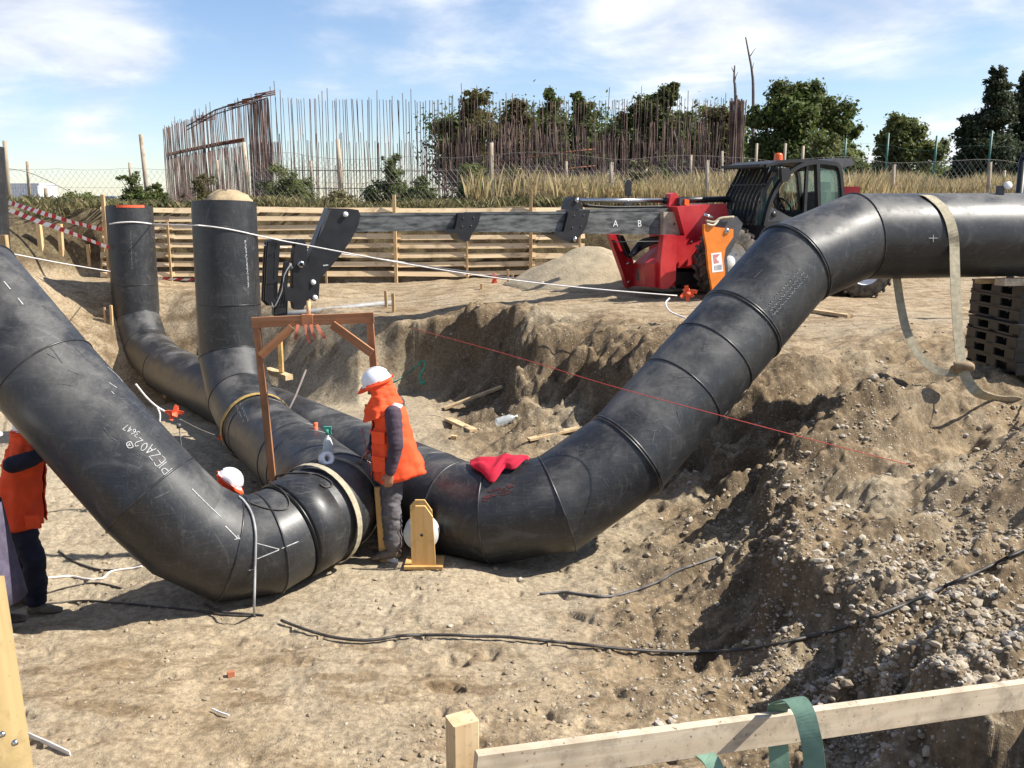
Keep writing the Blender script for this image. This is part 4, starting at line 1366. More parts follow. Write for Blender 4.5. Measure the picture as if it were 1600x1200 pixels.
# orange steel bracket standing before the front wheel
def build_bracket():
    LT = 1.32
    base = T(1115, 468, LT)
    root = empty('lifting_bracket', (base.x, base.y, 0))
    tag(root, 'orange steel plate bracket with dark grey back and white sticker beside the front wheel', 'bracket')
    bpy.context.view_layer.update()
    op = [(1100, 350), (1121, 355), (1146, 358), (1146, 370), (1134, 388), (1131, 407), (1133, 424), (1133, 470), (1116, 470), (1107, 418), (1104, 385), (1100, 363)]
    mb = MB(); plate(mb, op, LT - .05, LT); part(mb, 'orange_plate', M_ORANGE, root)
    dp = [(1120, 352), (1131, 342), (1151, 338), (1161, 349), (1150, 378), (1136, 402), (1138, 430), (1140, 470), (1128, 470), (1127, 400)]
    mb = MB(); plate(mb, dp, LT - .12, LT - .055); part(mb, 'grey_plate', M_GREYP, root)
    mb = MB(); mb.lathe([(.012, .03), (.03, .03), (.05, .012), (.055, 0)], T(1135.5, 361, LT), T_L, 16); part(mb, 'pin', M_STEEL, root)
    mb = MB(); plate(mb, [(1111, 396), (1127, 394), (1130, 424), (1113, 426)], LT, LT + .004); s = part(mb, 'sticker', M_WHITE, root)
    mb = MB(); plate(mb, [(1114, 398), (1125, 397), (1119, 404), (1124, 410), (1116, 412)], LT + .004, LT + .007); subpart(mb, 'sticker_print', simple('faded_red_print', (0.55, 0.22, 0.2), .7), root, s)
    mb = MB(); plate(mb, [(1116, 415), (1128, 413), (1128, 421), (1117, 422)], LT + .004, LT + .007); subpart(mb, 'sticker_print', simple('grey_print', (0.4, 0.4, 0.42), .7), root, s)
    mb = MB(); mb.tube([T(1101, 335, LT - .02), T(1113, 340, LT - .02)], .025, 10); part(mb, 'hose_fitting', M_STEEL, root)
    mb = MB(); mb.tube(bez([T(1103, 345, LT - .02), T(1116, 347, LT), T(1126, 341, LT), T(1146, 339, LT)], 5), .022, 8); part(mb, 'sling', M_STRAP, root)
    mb = MB(); mb.tube(bez([T(1104, 350, LT), T(1115, 352, LT + .03), T(1122, 344, LT)], 5), .02, 8); part(mb, 'hose_fitting', M_TAN, root)
    return root


build_bracket()
# ================================================================== BOARD WALL, FENCES, REBAR, PLANTS
def board(name, p0, p1, w, t, m, parent=None, up=(0, 0, 1), chamfer=0.0):
    """a board lying along its own x axis; w across, t along up"""
    p0, p1 = Vector(p0), Vector(p1)
    L = (p1 - p0).length
    mb = MB(); mb.beam((-L / 2, 0, 0), (L / 2, 0, 0), w, t, (0, 0, 1), chamfer)
    o = mb.build(name, m)
    d = (p1 - p0).normalized(); upv = Vector(up)
    s = d.cross(upv)
    if s.length < 1e-4: s = d.cross(Vector((1, 0, 0)))
    s.normalize(); u = s.cross(d)
    M = Matrix((d, -s, u)).transposed().to_4x4()
    M.translation = (p0 + p1) / 2
    if parent is not None:
        o.parent = parent
        o.matrix_basis = parent.matrix_basis.inverted() @ M
    else:
        o.matrix_basis = M
    return o


def stake(name, p, h, w, m, label=None, cat=None, group=None, parent=None, tilt=(0, 0), sink=0.12, t=None, point=False):
    p = Vector(p)
    mb = MB()
    t = t or w
    mb.beam((0, 0, -sink), (tilt[0] * h, tilt[1] * h, h), w, t, (0, 1, 0), 0.006)
    o = mb.build(name, m)
    if parent is not None:
        o.parent = parent; o.matrix_basis = parent.matrix_basis.inverted() @ Matrix.Translation(p)
    else:
        o.location = p
    if label: tag(o, label, cat, group)
    return o


def build_wall():
    root = empty('retaining_wall', (WALL_A[0], WALL_A[1], 0))
    tag(root, 'low retaining wall of pale horizontal boards holding the grassy terrace', 'wall')
    bpy.context.view_layer.update()
    cuts = [160, 268, 400, 510, 622, 730, 836, 912]
    yl = [328, 341.5, 355.5, 369.5, 384, 398.5, 413, 428]
    wv = Vector((WALL_B[0] - WALL_A[0], WALL_B[1] - WALL_A[1], 0)).normalized()
    nrm = Vector((wv.y, -wv.x, 0))

    def W(px, py, off):
        v = rdir(px, py); o = Vector((WALL_A[0], WALL_A[1], 0)) + nrm * off
        return CAM + v * ((o - CAM).dot(nrm) / v.dot(nrm))
    for r, y in enumerate(yl):
        for a, b in zip(cuts[:-1], cuts[1:]):
            if a >= 730 and r < 2: pass
            j0, j1 = random.uniform(-1.3, 1.3), random.uniform(-1.3, 1.3)
            off = 0.02 + random.uniform(0, 0.025)
            sag = (a + b) / 2
            p0 = W(a - random.uniform(0, 5), y + j0 + (0.6 if sag > 600 else 0), off); p1 = W(b + random.uniform(0, 5), y + j1 - (1.5 if r > 5 and sag > 700 else 0), off)
            board('board', p0, p1, 0.026, random.uniform(0.098, 0.128), M_WOODW, root, up=(0, .30 + random.uniform(-.06, .06), 1))
    for px, top in ((172, 304), (398, 312), (619, 304), (829, 298)):
        p = W(px, 436, 0.10); tpz = W(px, top, 0.10).z
        stake('post', (p.x, p.y, p.z - .1), tpz - p.z + .1, 0.075, M_WOODZ, parent=root, sink=0.2)
    for px in (268, 510, 730, 905):
        p = W(px, 438, 0.075); q = W(px, 345, 0.075)
        stake('batten', (p.x, p.y, p.z), q.z - p.z, 0.05, M_WOODZ, parent=root, t=0.03)
    return root


build_wall()


def ztop(x, y):
    return gz(x, y)


def build_fence(name, label, posts, Y, wire_from, wire_to, h_mesh, m_post, m_wire, pw, cell=0.13, wr=0.0028):
    p0 = PY(posts[0][0], 310, Y)
    root = empty(name, (p0.x, Y, gz(p0.x, Y)))
    tag(root, label, 'fence')
    bpy.context.view_layer.update()
    for px, yt, lean in posts:
        p = PY(px, 312, Y); z0 = gz(p.x, Y)
        tz = PY(px, yt, Y).z
        mb = MB(); mb.tube([(0, 0, -.2), (lean * .5, 0, (tz - z0) * .5), (lean, 0, tz - z0)], [pw * 1.05, pw, pw * .92], 8)
        o = mb.build('post', m_post); o.parent = root; o.matrix_basis = root.matrix_basis.inverted() @ Matrix.Translation((p.x, Y, z0))
    # woven wire: two families of slanting wires and three line wires
    xa = PY(wire_from, 312, Y).x; xb = PY(wire_to, 312, Y).x
    mb = MB()
    n = int((xb - xa) / cell)
    prof = lambda x: gz(x, Y)
    xs = np.linspace(xa, xb, 120); zs = terrain(xs, np.full(120, Y)); 
    ht = lambda x: h_mesh + 0.05 * math.sin(x * 1.7) - 0.09 * abs(math.sin(x * .55))
    f = lambda x: float(np.interp(x, xs, zs))
    for k in range(n):
        x = xa + k * cell
        for s in (-1, 1):
            pts = []
            for q in range(4):
                t = q / 3; xx = x + s * t * h_mesh * 0.75
                pts.append((xx, Y - 0.04, f(xx) + 0.02 + t * ht(xx)))
            mb.tube(pts, wr, 3, cap=False, smooth=False)
    for t in (0.02, 0.5, 1.0):
        mb.tube([(x, Y - 0.045, f(x) + 0.02 + t * ht(x)) for x in np.linspace(xa, xb, 60)], wr * 1.3, 4)
    o = part(mb, 'wire_mesh', m_wire, root, fix=False); o['kind'] = 'stuff'
    return root


build_fence('wire_fence', 'chain-link fence on tall weathered timber posts along the terrace edge',
            [(14, 220, .05), (73, 294, 0), (231, 210, -.05), (389, 222, -.05), (536, 218, -.08), (767, 223, .02), (954, 253, 0), (1104, 250, -.02), (1393, 257, 0), (1543, 253, -.02)], 23.0, 395, 1720, 1.28, M_POST, M_WIRE, 0.055)
build_fence('wire_fence', 'farther wire fence on short thin posts behind the dry grass',
            [(46, 252, 0.05), (207, 254, 0), (343, 250, 0), (488, 251, 0), (884, 252, 0), (1008, 262, 0), (1077, 242, .0), (1128, 236, -.06), (1178, 224, 0), (1222, 224, 0), (1250, 228, 0), (1565, 266, 0)], 27.0, 20, 1160, 1.1, M_POST, M_WIRE, 0.045, cell=0.17)
build_fence('mesh_fence', 'tall green mesh fence with green posts in front of the small round tree',
            [(1315, 216, 0), (1380, 208, 0), (1455, 212, 0), (1539, 204, 0)], 31.0, 1290, 1660, 1.95, M_GREENP, M_GREENP, 0.04, cell=0.34, wr=0.0022)


# ------------------------------------------------------------------ rebar cage of a round tank
def build_rebar():
    zb = 1.5
    c0 = PY(700, 312, 42)
    root = empty('rebar_cage', (c0.x, 42, zb))
    tag(root, 'large rusty reinforcing bar cage for a tank wall, standing beyond the fence', 'rebar cage')
    bpy.context.view_layer.update()
    rg = random.Random(3)
    tip = lambda px, py, Y: PY(px, py, Y)

    def bars(name, path, n, ht, hvar, r, lean=0.02, m=M_RUST, skip=0.0, clump=False):
        mb = MB()
        L = [0]
        for a, b in zip(path[:-1], path[1:]): L.append(L[-1] + math.hypot(b[0] - a[0], b[1] - a[1]))
        for k in range(n):
            s = L[-1] * ((k + rg.uniform(-.35, .35)) / n)
            s = min(max(s, 0), L[-1] - 1e-3)
            i = max(j for j in range(len(path) - 1) if L[j] <= s)
            t = (s - L[i]) / (L[i + 1] - L[i])
            x = path[i][0] + (path[i + 1][0] - path[i][0]) * t; y = path[i][1] + (path[i + 1][1] - path[i][1]) * t
            if rg.random() < skip: continue
            h = ht(s / L[-1]) + rg.choice((0, 0, 0, 1)) * rg.uniform(0, hvar) - rg.uniform(0, 0.12)
            lx, ly = rg.gauss(0, lean), rg.gauss(0, lean)
            mb.tube([(x, y, zb - .2), (x + lx * h * .5 + rg.gauss(0, .03), y + ly * h * .5, zb + h * .55), (x + lx * h, y + ly * h, zb + h)], r * rg.uniform(.8, 1.25), 4, cap=False, smooth=False)
            if clump and rg.random() < .3:      # doubled bar, lapped lower down
                mb.tube([(x + .05, y, zb - .2), (x + .05 + lx * 2, y, zb + h * rg.uniform(.35, .7))], r * 1.3, 4, cap=False, smooth=False)
        o = part(mb, name, m, root, fix=False); o['kind'] = 'stuff'
    Yf = 42.0
    X = lambda px, Y: PY(px, 312, Y).x
    hF = PY(700, 152, Yf).z - zb
    front = [(X(428, Yf), Yf), (X(640, Yf), Yf + .8), (X(900, Yf), Yf + .8), (X(1155, Yf), Yf)]
    bars('vertical_bars', front, 165, lambda t: hF, 0.75, 0.015, 0.010, clump=True)
    bars('vertical_bars', [(a, b + .5) for a, b in front], 120, lambda t: hF * .62, 0.5, 0.013, 0.02)
    left = [(X(262, 58), 58.0), (X(300, 52), 52.0), (X(345, 47), 47.0), (X(428, Yf), Yf)]
    bars('vertical_bars', left, 150, lambda t: hF * (0.98 + .02 * t), 0.5, 0.015, 0.010)
    bars('vertical_bars', [(a + .4, b + .4) for a, b in left], 130, lambda t: hF * .62, 0.1, 0.016, 0.012, m=M_RUST)
    bars('vertical_bars', [(X(396, 43.5), 43.5), (X(430, Yf), Yf - .1)], 30, lambda t: hF * 1.0, 0.2, 0.022, 0.008, m=M_RUST)
    right = [(X(1155, Yf), Yf), (X(1100, 54), 54.0)]
    bars('vertical_bars', [(X(1135, Yf), Yf - .1), (X(1157, Yf), Yf)], 40, lambda t: hF * .98, 0.2, 0.026, 0.014)
    bars('vertical_bars', [(X(690, 54), 54.0), (X(900, 56), 56), (X(1120, 54), 54.0)], 95, lambda t: 4.4 + .7 * math.sin(t * 9) - 1.5 * max(0, .35 - t), 1.0, 0.024, 0.05, m=M_RUST)
    bars('vertical_bars', [(X(780, 49), 49.0), (X(950, 50), 50), (X(1120, 49), 49.0)], 60, lambda t: 3.9 + .5 * math.sin(t * 7), 0.8, 0.022, 0.06, m=M_RUST)
    # horizontal rings
    def hoop(pts, r, m, name='ring_bar'):
        mb = MB(); mb.tube(pts, r, 6); part(mb, name, m, root)
    for dz in (0, .10):
        z = PY(262, 243, 58).z + dz
        hoop([(a + .2, b, z) for a, b in left[:3]] + [(X(386, 44.2), 44.2, z)], 0.05, M_RUSTRED)
    for dz, r in ((0, .04), (.2, .03)):
        hoop([(X(300, 52), 52, PY(300, 197, 52).z - dz), (X(345, 47), 47, PY(345, 172, 47).z - dz), (X(425, Yf), Yf, PY(425, 146, Yf).z - dz)], r, M_RUST)
    for py, dx in ((236, 0), (262, 8)):
        hoop([PY(770 + dx, py + 18, 46), PY(900, py, 46), PY(930, py - 3, 46.5)], 0.035, M_RUSTRED)
    for z in (2.3, 3.1):
        hoop([(a, b - .03, z) for a, b in front], 0.02, M_RUST)
    # tied bundles hanging on the top edge
    for px, py, Y in ((322, 188, 49), (372, 166, 45), (395, 158, 43.6), (415, 150, 42.6)):
        mb = MB(); p = PY(px, py, Y)
        for q in range(3): mb.tube([p + Vector((-.5, 0, -.1 + .08 * q)), p + Vector((.5, -.2, .05 + .08 * q))], .03, 5)
        part(mb, 'bar_bundle', M_RUSTRED, root)
    return root


build_rebar()


# ------------------------------------------------------------------ trees and bushes
def leaf_mat(name, c1, c2, c3=None, trans=0.48):
    m, nt, bs, out = new_mat(name)
    at = N(nt, 'ShaderNodeAttribute'); at.attribute_name = 'tint'
    sp = N(nt, 'ShaderNodeSeparateColor'); nt.links.new(at.outputs['Color'], sp.inputs[0])
    c = mixc(nt, sp.outputs[0], c1, c2)
    if c3: c = mixc(nt, ramp(nt, sp.outputs[1], 0.8, 0.95), c, c3)
    nt.links.new(c, bs.inputs['Base Color'])
    bs.inputs['Roughness'].default_value = 0.6
    bs.inputs['Specular IOR Level'].default_value = 0.3
    tr = N(nt, 'ShaderNodeBsdfTranslucent'); nt.links.new(c, tr.inputs[0])
    mx = N(nt, 'ShaderNodeMixShader'); mx.inputs[0].default_value = trans
    nt.links.new(bs.outputs[0], mx.inputs[1]); nt.links.new(tr.outputs[0], mx.inputs[2]); nt.links.new(mx.outputs[0], out.inputs[0])
    return m


ML_DARK = leaf_mat('dark_foliage', (0.050, 0.068, 0.022), (0.145, 0.175, 0.056), (0.10, 0.075, 0.035))
ML_BROWN = leaf_mat('brownish_foliage', (0.068, 0.068, 0.024), (0.19, 0.175, 0.062), (0.12, 0.07, 0.03))
ML_MID = leaf_mat('mid_green_foliage', (0.052, 0.076, 0.022), (0.16, 0.20, 0.058), (0.15, 0.15, 0.05))
ML_LIGHT = leaf_mat('light_green_foliage', (0.075, 0.100, 0.030), (0.20, 0.225, 0.070), (0.21, 0.19, 0.08))
ML_CONIFER = leaf_mat('conifer_foliage', (0.024, 0.036, 0.017), (0.068, 0.088, 0.042), (0.06, 0.06, 0.03))
ML_DRY = leaf_mat('dry_grass', (0.36, 0.27, 0.13), (0.58, 0.46, 0.26), (0.20, 0.22, 0.08), 0.3)
ML_WEED = leaf_mat('weeds', (0.075, 0.085, 0.030), (0.24, 0.21, 0.10), (0.34, 0.25, 0.14), 0.25)
M_BARK = simple('bark', (0.085, 0.062, 0.045), 0.95, 0, 0.4, 4, 0.5, mscale=(6, 6, 1), bd=0.02)
M_DEADBARK = simple('grey_dead_wood', (0.16, 0.13, 0.115), 0.95, 0, 0.3, 4, 0.3)


def leaves_mesh(name, P, size, Nrm, seed, tint, aspect=0.6):
    """small pointed leaf faces at P, each facing roughly its Nrm"""
    rg = np.random.default_rng(seed)
    n = len(P)
    r = rg.normal(size=(n, 3)); a = np.cross(Nrm, r); a /= np.linalg.norm(a, axis=1, keepdims=True) + 1e-9
    b = np.cross(Nrm, a); b /= np.linalg.norm(b, axis=1, keepdims=True) + 1e-9
    s = (size * rg.uniform(0.6, 1.4, n))[:, None]
    V = np.stack([P - a * s, P + b * s * aspect + Nrm * s * .12, P + a * s, P - b * s * aspect + Nrm * s * .12], 1)
    me = bpy.data.meshes.new(name)
    me.vertices.add(n * 4); me.vertices.foreach_set('co', V.reshape(-1).astype(np.float32))
    me.loops.add(n * 4); me.loops.foreach_set('vertex_index', np.arange(n * 4, dtype=np.int32))
    me.polygons.add(n); me.polygons.foreach_set('loop_start', np.arange(0, n * 4, 4, dtype=np.int32))
    me.polygons.foreach_set('loop_total', np.full(n, 4, np.int32))
    at = me.color_attributes.new('tint', 'FLOAT_COLOR', 'POINT')
    t2 = rg.uniform(0, 1, n)
    c = np.stack([tint, t2, tint, np.ones(n)], -1)
    at.data.foreach_set('color', np.repeat(c, 4, 0).ravel().astype(np.float32))
    me.update(calc_edges=True)
    return me


def clump_points(clumps, per, seed, flat=0.8):
    """points on and in a set of leaf clumps (centre, radius)"""
    rg = np.random.default_rng(seed)
    C = np.array([c[0] for c in clumps], float); R = np.array([c[1] for c in clumps], float)
    w = R ** 2; w /= w.sum()
    n = int(per)
    k = rg.choice(len(clumps), n, p=w)
    d = rg.normal(size=(n, 3)); d /= np.linalg.norm(d, axis=1, keepdims=True)
    rr = np.abs(rg.normal(0.55, 0.48, n))
    P = C[k] + d * (R[k] * rr)[:, None] * np.array([1, 1, flat])
    nr = d + rg.normal(size=(n, 3)) * 0.7 + np.array([0, 0, .4]); nr /= np.linalg.norm(nr, axis=1, keepdims=True)
    ct = rg.uniform(0, 1, len(clumps))
    tint = np.clip(0.55 * ct[k] + 0.45 * rg.uniform(0, 1, n), 0, 1)
    return P, nr, tint


def tree(name, label, px, Y, outline, n_leaf, leaf, mat, seed, trunk_h=None, group=None, bark=None, flat=0.8, twigs=6):
    """outline: clumps as (px, py, radius in photo pixels, depth offset)"""
    rg = random.Random(seed)
    x0 = PY(px, 312, Y).x; z0 = gz(x0, Y) if Y < 30 else 1.5
    root = empty(name, (x0, Y, z0)); tag(root, label, 'tree', group)
    bpy.context.view_layer.update()
    sc = Y / FPX
    clumps = []
    outline = list(outline)
    lo = max(outline, key=lambda o: o[1])
    outline += [((a[0] + b[0]) / 2 + rg.uniform(-4, 4), (a[1] + b[1]) / 2 + rg.uniform(-3, 3), (a[2] + b[2]) * .42, rg.uniform(-.6, .6)) for a, b in zip(outline[:-1], outline[1:])]
    outline += [(lo[0] - lo[2] * .5, lo[1] + lo[2] * .6, lo[2] * .7, 0), (lo[0] + lo[2] * .5, lo[1] + lo[2] * .55, lo[2] * .7, 0)]
    for cx, cy, r, dy in outline:
        c = PY(cx, cy, Y + dy)
        R = r * sc
        # each lobe is many smaller uneven clumps
        for q in range(18):
            v = Vector((rg.gauss(0, 1), rg.gauss(0, 1), rg.gauss(0, 1))).normalized() * (R * rg.uniform(0.25, 0.95))
            v.z *= flat
            clumps.append((tuple(c + v), R * rg.uniform(0.22, 0.44)))
    P, nr, tint = clump_points(clumps, n_leaf * 4.0, seed, flat)
    me = leaves_mesh('crown', P, leaf * .62, nr, seed, tint)
    me.transform(root.matrix_basis.inverted()); me.materials.append(mat)
    o = obj('crown', me, None, root)
    top = max(PY(cx, cy, Y).z for cx, cy, r, d in outline)
    mb = MB()
    th = (top - z0) * 0.8
    mb.tube([(x0, Y, z0 - .3), (x0 + rg.gauss(0, .1), Y, z0 + th * .4), (x0 + rg.gauss(0, .2), Y, z0 + th)], [0.02 * th + .06, 0.015 * th + .04, .03], 8)
    for cx, cy, r, dy in outline:
        c = PY(cx, cy, Y + dy)
        s = Vector((x0, Y, z0 + max(.3, (c.z - z0) * rg.uniform(.3, .6))))
        mid = s.lerp(c, .5) + Vector((0, 0, -.1 * (c - s).length))
        mb.tube([s, mid, c], [.012 * th + .02, .01 * th, .012], 6)
        for q in range(twigs):
            e = c + Vector((rg.gauss(0, 1), rg.gauss(0, 1), rg.gauss(0, .7))).normalized() * (r * sc * rg.uniform(.7, 1.1))
            mb.tube([c, c.lerp(e, .5) + Vector((0, 0, .05)), e], [.02, .014, .005], 4)
    part(mb, 'trunk', bark or M_BARK, root)
    return root


TREES = [
    # stand behind the rebar
    ('tall dark tree with a flat bushy top behind the rebar, farthest left', 742, 64, [(745, 155, 24, 0), (735, 185, 28, 1), (752, 205, 26, -1), (715, 235, 28, 0), (745, 250, 34, 0), (700, 200, 18, 0)], 5200, .20, ML_BROWN),
    ('rounded dark tree behind the rebar, right of the flat-topped one', 800, 66, [(803, 168, 18, 0), (812, 195, 28, 0), (790, 215, 26, 0), (815, 245, 36, 0)], 4600, .20, ML_BROWN),
    ('slender tiered tree with a tufted top behind the rebar', 862, 62, [(858, 143, 10, 0), (866, 160, 13, 0), (855, 175, 14, 0), (868, 200, 24, 0), (860, 235, 36, 0)], 4200, .18, ML_MID),
    ('small tufted tree between the tiered tree and the broad one behind the rebar', 905, 66, [(900, 150, 10, 0), (905, 172, 15, 0), (925, 165, 8, 0), (905, 205, 28, 0), (915, 240, 32, 0)], 3800, .19, ML_MID),
    ('broad dark tree with a tall pointed crown behind the rebar', 1030, 63, [(1052, 133, 10, 0), (1045, 150, 20, 0), (1010, 165, 24, 0), (1035, 190, 34, 0), (985, 185, 22, 0), (1065, 185, 20, 0), (1020, 235, 44, 0), (965, 215, 26, 0)], 7200, .20, ML_DARK),
    ('dark bush-like tree at the right end of the rebar cage', 1125, 58, [(1120, 180, 20, 0), (1130, 210, 26, 0), (1115, 245, 30, 0)], 3200, .20, ML_BROWN),
    # to the right
    ('big rounded bright green tree behind the telehandler cab', 1250, 47, [(1225, 150, 30, 0), (1262, 145, 28, 0), (1195, 185, 34, 0), (1245, 185, 44, -1), (1295, 175, 36, 0), (1320, 205, 26, 1), (1190, 235, 34, 0), (1240, 240, 46, -1.5), (1300, 245, 40, -1), (1335, 250, 22, 0)], 13000, .17, ML_MID),
    ('paler yellow-green shrub in front of the big rounded tree', 1300, 43, [(1290, 225, 26, 0), (1310, 250, 30, 0), (1275, 255, 26, 0)], 3800, .14, ML_LIGHT),
    ('small round tree behind the green fence', 1412, 50, [(1405, 195, 24, 0), (1425, 205, 28, 0), (1388, 220, 24, 0), (1418, 240, 40, 0), (1462, 235, 22, 0), (1380, 255, 26, 0)], 6200, .16, ML_LIGHT),
    ('tall dark conifer at the right edge of the sky, nearest the round tree', 1555, 44, [(1560, 112, 12, 0), (1557, 135, 20, 0), (1560, 165, 26, 0), (1545, 195, 32, 0), (1515, 190, 16, 0), (1512, 215, 22, 0), (1550, 235, 42, 0), (1505, 255, 24, 0)], 8600, .15, ML_CONIFER),
    ('tall dark conifer cut by the right edge of the photo', 1612, 46, [(1607, 122, 18, 0), (1600, 155, 22, 0), (1608, 190, 32, 0), (1600, 230, 40, 0), (1640, 180, 40, 0)], 6200, .15, ML_CONIFER),
]
for i, (lab, px, Y, out_, n, lf, mt) in enumerate(TREES):
    tree('conifer_tree' if mt is ML_CONIFER else 'tree', lab, px, Y, out_, n, lf, mt, 100 + i, group='trees beyond the fence', flat=0.75)

# scrub line in the distance, too far to tell apart
def scrub():
    rg = np.random.default_rng(77)
    cl = []
    for px in range(1340, 1720, 13):
        c = PY(px + rg.uniform(-6, 6), 268 + rg.uniform(-10, 14), 58 + rg.uniform(-3, 3)); cl.append((tuple(c), rg.uniform(.7, 1.5)))
    for px in range(690, 1160, 12):
        
        for py in (272, 250, 228, 206, 188):
            if py < 195 and rg.uniform() < .5: continue
            c = PY(px + rg.uniform(-8, 8), py + rg.uniform(-14, 14), 70 + rg.uniform(-3, 3)); cl.append((tuple(c), rg.uniform(0.7, 1.9)))
    P, nr, tint = clump_points(cl, 70000, 78)
    me = leaves_mesh('scrub', P, .15, nr, 79, tint); me.materials.append(ML_MID)
    tag(obj('scrub', me), 'dark mass of scrub beyond the rebar and the fences', kind='stuff')


scrub()

# bare dead trees above the rebar
for lab, pts in (('tall crooked dead trunk rising above the rebar', [(1176, 290), (1177, 150), (1175, 112), (1170, 84), (1165, 58)]), ('thin dead stem beside the crooked dead trunk', [(1150, 290), (1149, 150), (1147, 125), (1148, 102)]),
                 ('white dead stem among the bars', [(1055, 290), (1056, 250), (1058, 225), (1052, 205)])):
    mb = MB()
    P = bez([PY(x, y, 52) for x, y in pts], 5)
    mb.tube(P, list(np.linspace(.10, .035, len(P))), 6)
    for k in range(3):
        q = P[len(P) // 2 + k * 2]; mb.tube([q, q + Vector((random.uniform(-.4, .4), 0, random.uniform(.2, .5)))], [.03, .012], 4)
    o = mb.build('dead_tree', M_DEADBARK); tag(rebase(o, (P[0].x, 52, 1.5)), lab, 'dead tree')


def bush(label, px, py, Y, rpx, hpx, n, leaf, mat, seed, twiggy=False):
    rg = random.Random(seed)
    x0 = PY(px, py, Y).x; z0 = gz(x0, Y)
    root = empty('bush', (x0, Y, z0)); tag(root, label, 'bush', 'bushes on the terrace')
    bpy.context.view_layer.update()
    sc = Y / FPX
    cl = []
    for k in range(46):
        t = rg.uniform(0, 1) ** 1.3
        cl.append(((x0 + rg.gauss(0, .45) * rpx * sc * (1 - .6 * t), Y + rg.gauss(0, .4) * rpx * sc, z0 + hpx * sc * (t * .90 + .02)), rpx * sc * rg.uniform(.16, .32) * (1.1 - .5 * t)))
    P, nr, tint = clump_points(cl, n * 3.0, seed)
    P[:, 2] = np.maximum(P[:, 2], z0 + .02)
    me = leaves_mesh('foliage', P, leaf * .72, nr, seed, tint, 0.5); me.materials.append(mat)
    me.transform(root.matrix_basis.inverted()); obj('foliage', me, None, root)
    mb = MB()
    for c, r in cl:
        mb.tube([(x0 + rg.gauss(0, .06), Y + rg.gauss(0, .06), z0 - .05), ((x0 + c[0]) / 2, (Y + c[1]) / 2, z0 + (c[2] - z0) * .6), (c[0], c[1], c[2] + r * .8)], [.014, .010, .004], 4)
    part(mb, 'stems', M_BARK, root)


for i, (lab, px, py, Y, r, h, n, lf, mt) in enumerate([
    ('pointed green bush beside the tall fence post at left', 213, 318, 22.2, 30, 56, 2600, .045, ML_MID),
    ('low bush right of the tall left fence post', 248, 318, 22.6, 24, 34, 1600, .045, ML_DARK),
    ('round olive-green bush behind the boards, right of the heaped pipe', 452, 312, 24.2, 52, 62, 4600, .05, ML_LIGHT),
    ('upright dark bush with a pointed tip behind the boom head', 612, 316, 24.0, 40, 80, 4200, .05, ML_MID),
    ('sprawling dark bush right of the pointed bush', 655, 318, 23.6, 40, 50, 2600, .05, ML_DARK),
    ('grey-green bush left of the pale fence post over the boom', 738, 320, 23.8, 44, 62, 3800, .05, ML_LIGHT),
    ('leggy yellowish weed clump right of the pale fence post', 800, 318, 24.4, 36, 66, 1900, .045, ML_WEED),
    ('tall pale weed clump behind the boom lug', 1000, 312, 25.0, 36, 74, 2600, .045, ML_WEED),
    ('bright green sapling clump left of the cab', 1040, 310, 26.0, 20, 64, 1700, .05, ML_LIGHT),
    ('thin brown bush behind the heaped pipe', 318, 312, 25.0, 36, 58, 1300, .04, ML_BROWN),
    ('low green shrub at the left of the terrace', 125, 322, 21.6, 40, 20, 1500, .045, ML_LIGHT),
    ('low shrub right of the round olive bush', 530, 318, 22.8, 36, 26, 1600, .045, ML_WEED)]):
    bush(lab, px, py, Y, r, h, n, lf, mt, 300 + i)


def grass(name, label, n, area, hgt, mat, seed, lean=0.25, width=0.010):
    """blades: area(rng,n) gives x, y"""
    rg = np.random.default_rng(seed)
    x, y = area(rg, n)
    z = terrain(x, y)
    n = len(x)
    h = hgt(rg, x, y)
    th = rg.uniform(0, 2 * math.pi, n); w = width * rg.uniform(.6, 1.6, n)
    lx = rg.normal(0, lean, n) * h; ly = rg.normal(0, lean, n) * h
    bx, by = np.cos(th) * w, np.sin(th) * w
    V = np.zeros((n, 4, 3))
    V[:, 0] = np.stack([x - bx, y - by, z - .03], -1); V[:, 1] = np.stack([x + bx, y + by, z - .03], -1)
    V[:, 2] = np.stack([x + bx * .7 + lx * .4, y + by * .7 + ly * .4, z + h * .6], -1); V[:, 3] = np.stack([x + lx, y + ly, z + h], -1)
    me = bpy.data.meshes.new(name)
    me.vertices.add(n * 4); me.vertices.foreach_set('co', V.reshape(-1).astype(np.float32))
    me.loops.add(n * 4); me.loops.foreach_set('vertex_index', np.arange(n * 4, dtype=np.int32))
    me.polygons.add(n); me.polygons.foreach_set('loop_start', np.arange(0, n * 4, 4, dtype=np.int32)); me.polygons.foreach_set('loop_total', np.full(n, 4, np.int32))
    at = me.color_attributes.new('tint', 'FLOAT_COLOR', 'POINT')
    t = np.clip(rg.uniform(0, 1, n) * .6 + .4 * (fbm(x * .8, y * .8, seed, 2) + .5), 0, 1)
    at.data.foreach_set('color', np.repeat(np.stack([t, rg.uniform(0, 1, n), t, np.ones(n)], -1), 4, 0).ravel().astype(np.float32))
    me.update(calc_edges=True)
    me.materials.append(mat)
    return tag(obj(name, me), label, kind='stuff')


def area_dry(rg, n):
    Y = rg.uniform(22.3, 36, n); u = rg.uniform(-0.05, .64, n)
    x = u * Y; k = (fbm(x * .5, Y * .5, 500, 3) + .5 + .5 * sstep(.05, .3, u)) > rg.uniform(.1, .7, n)
    return x[k], Y[k]


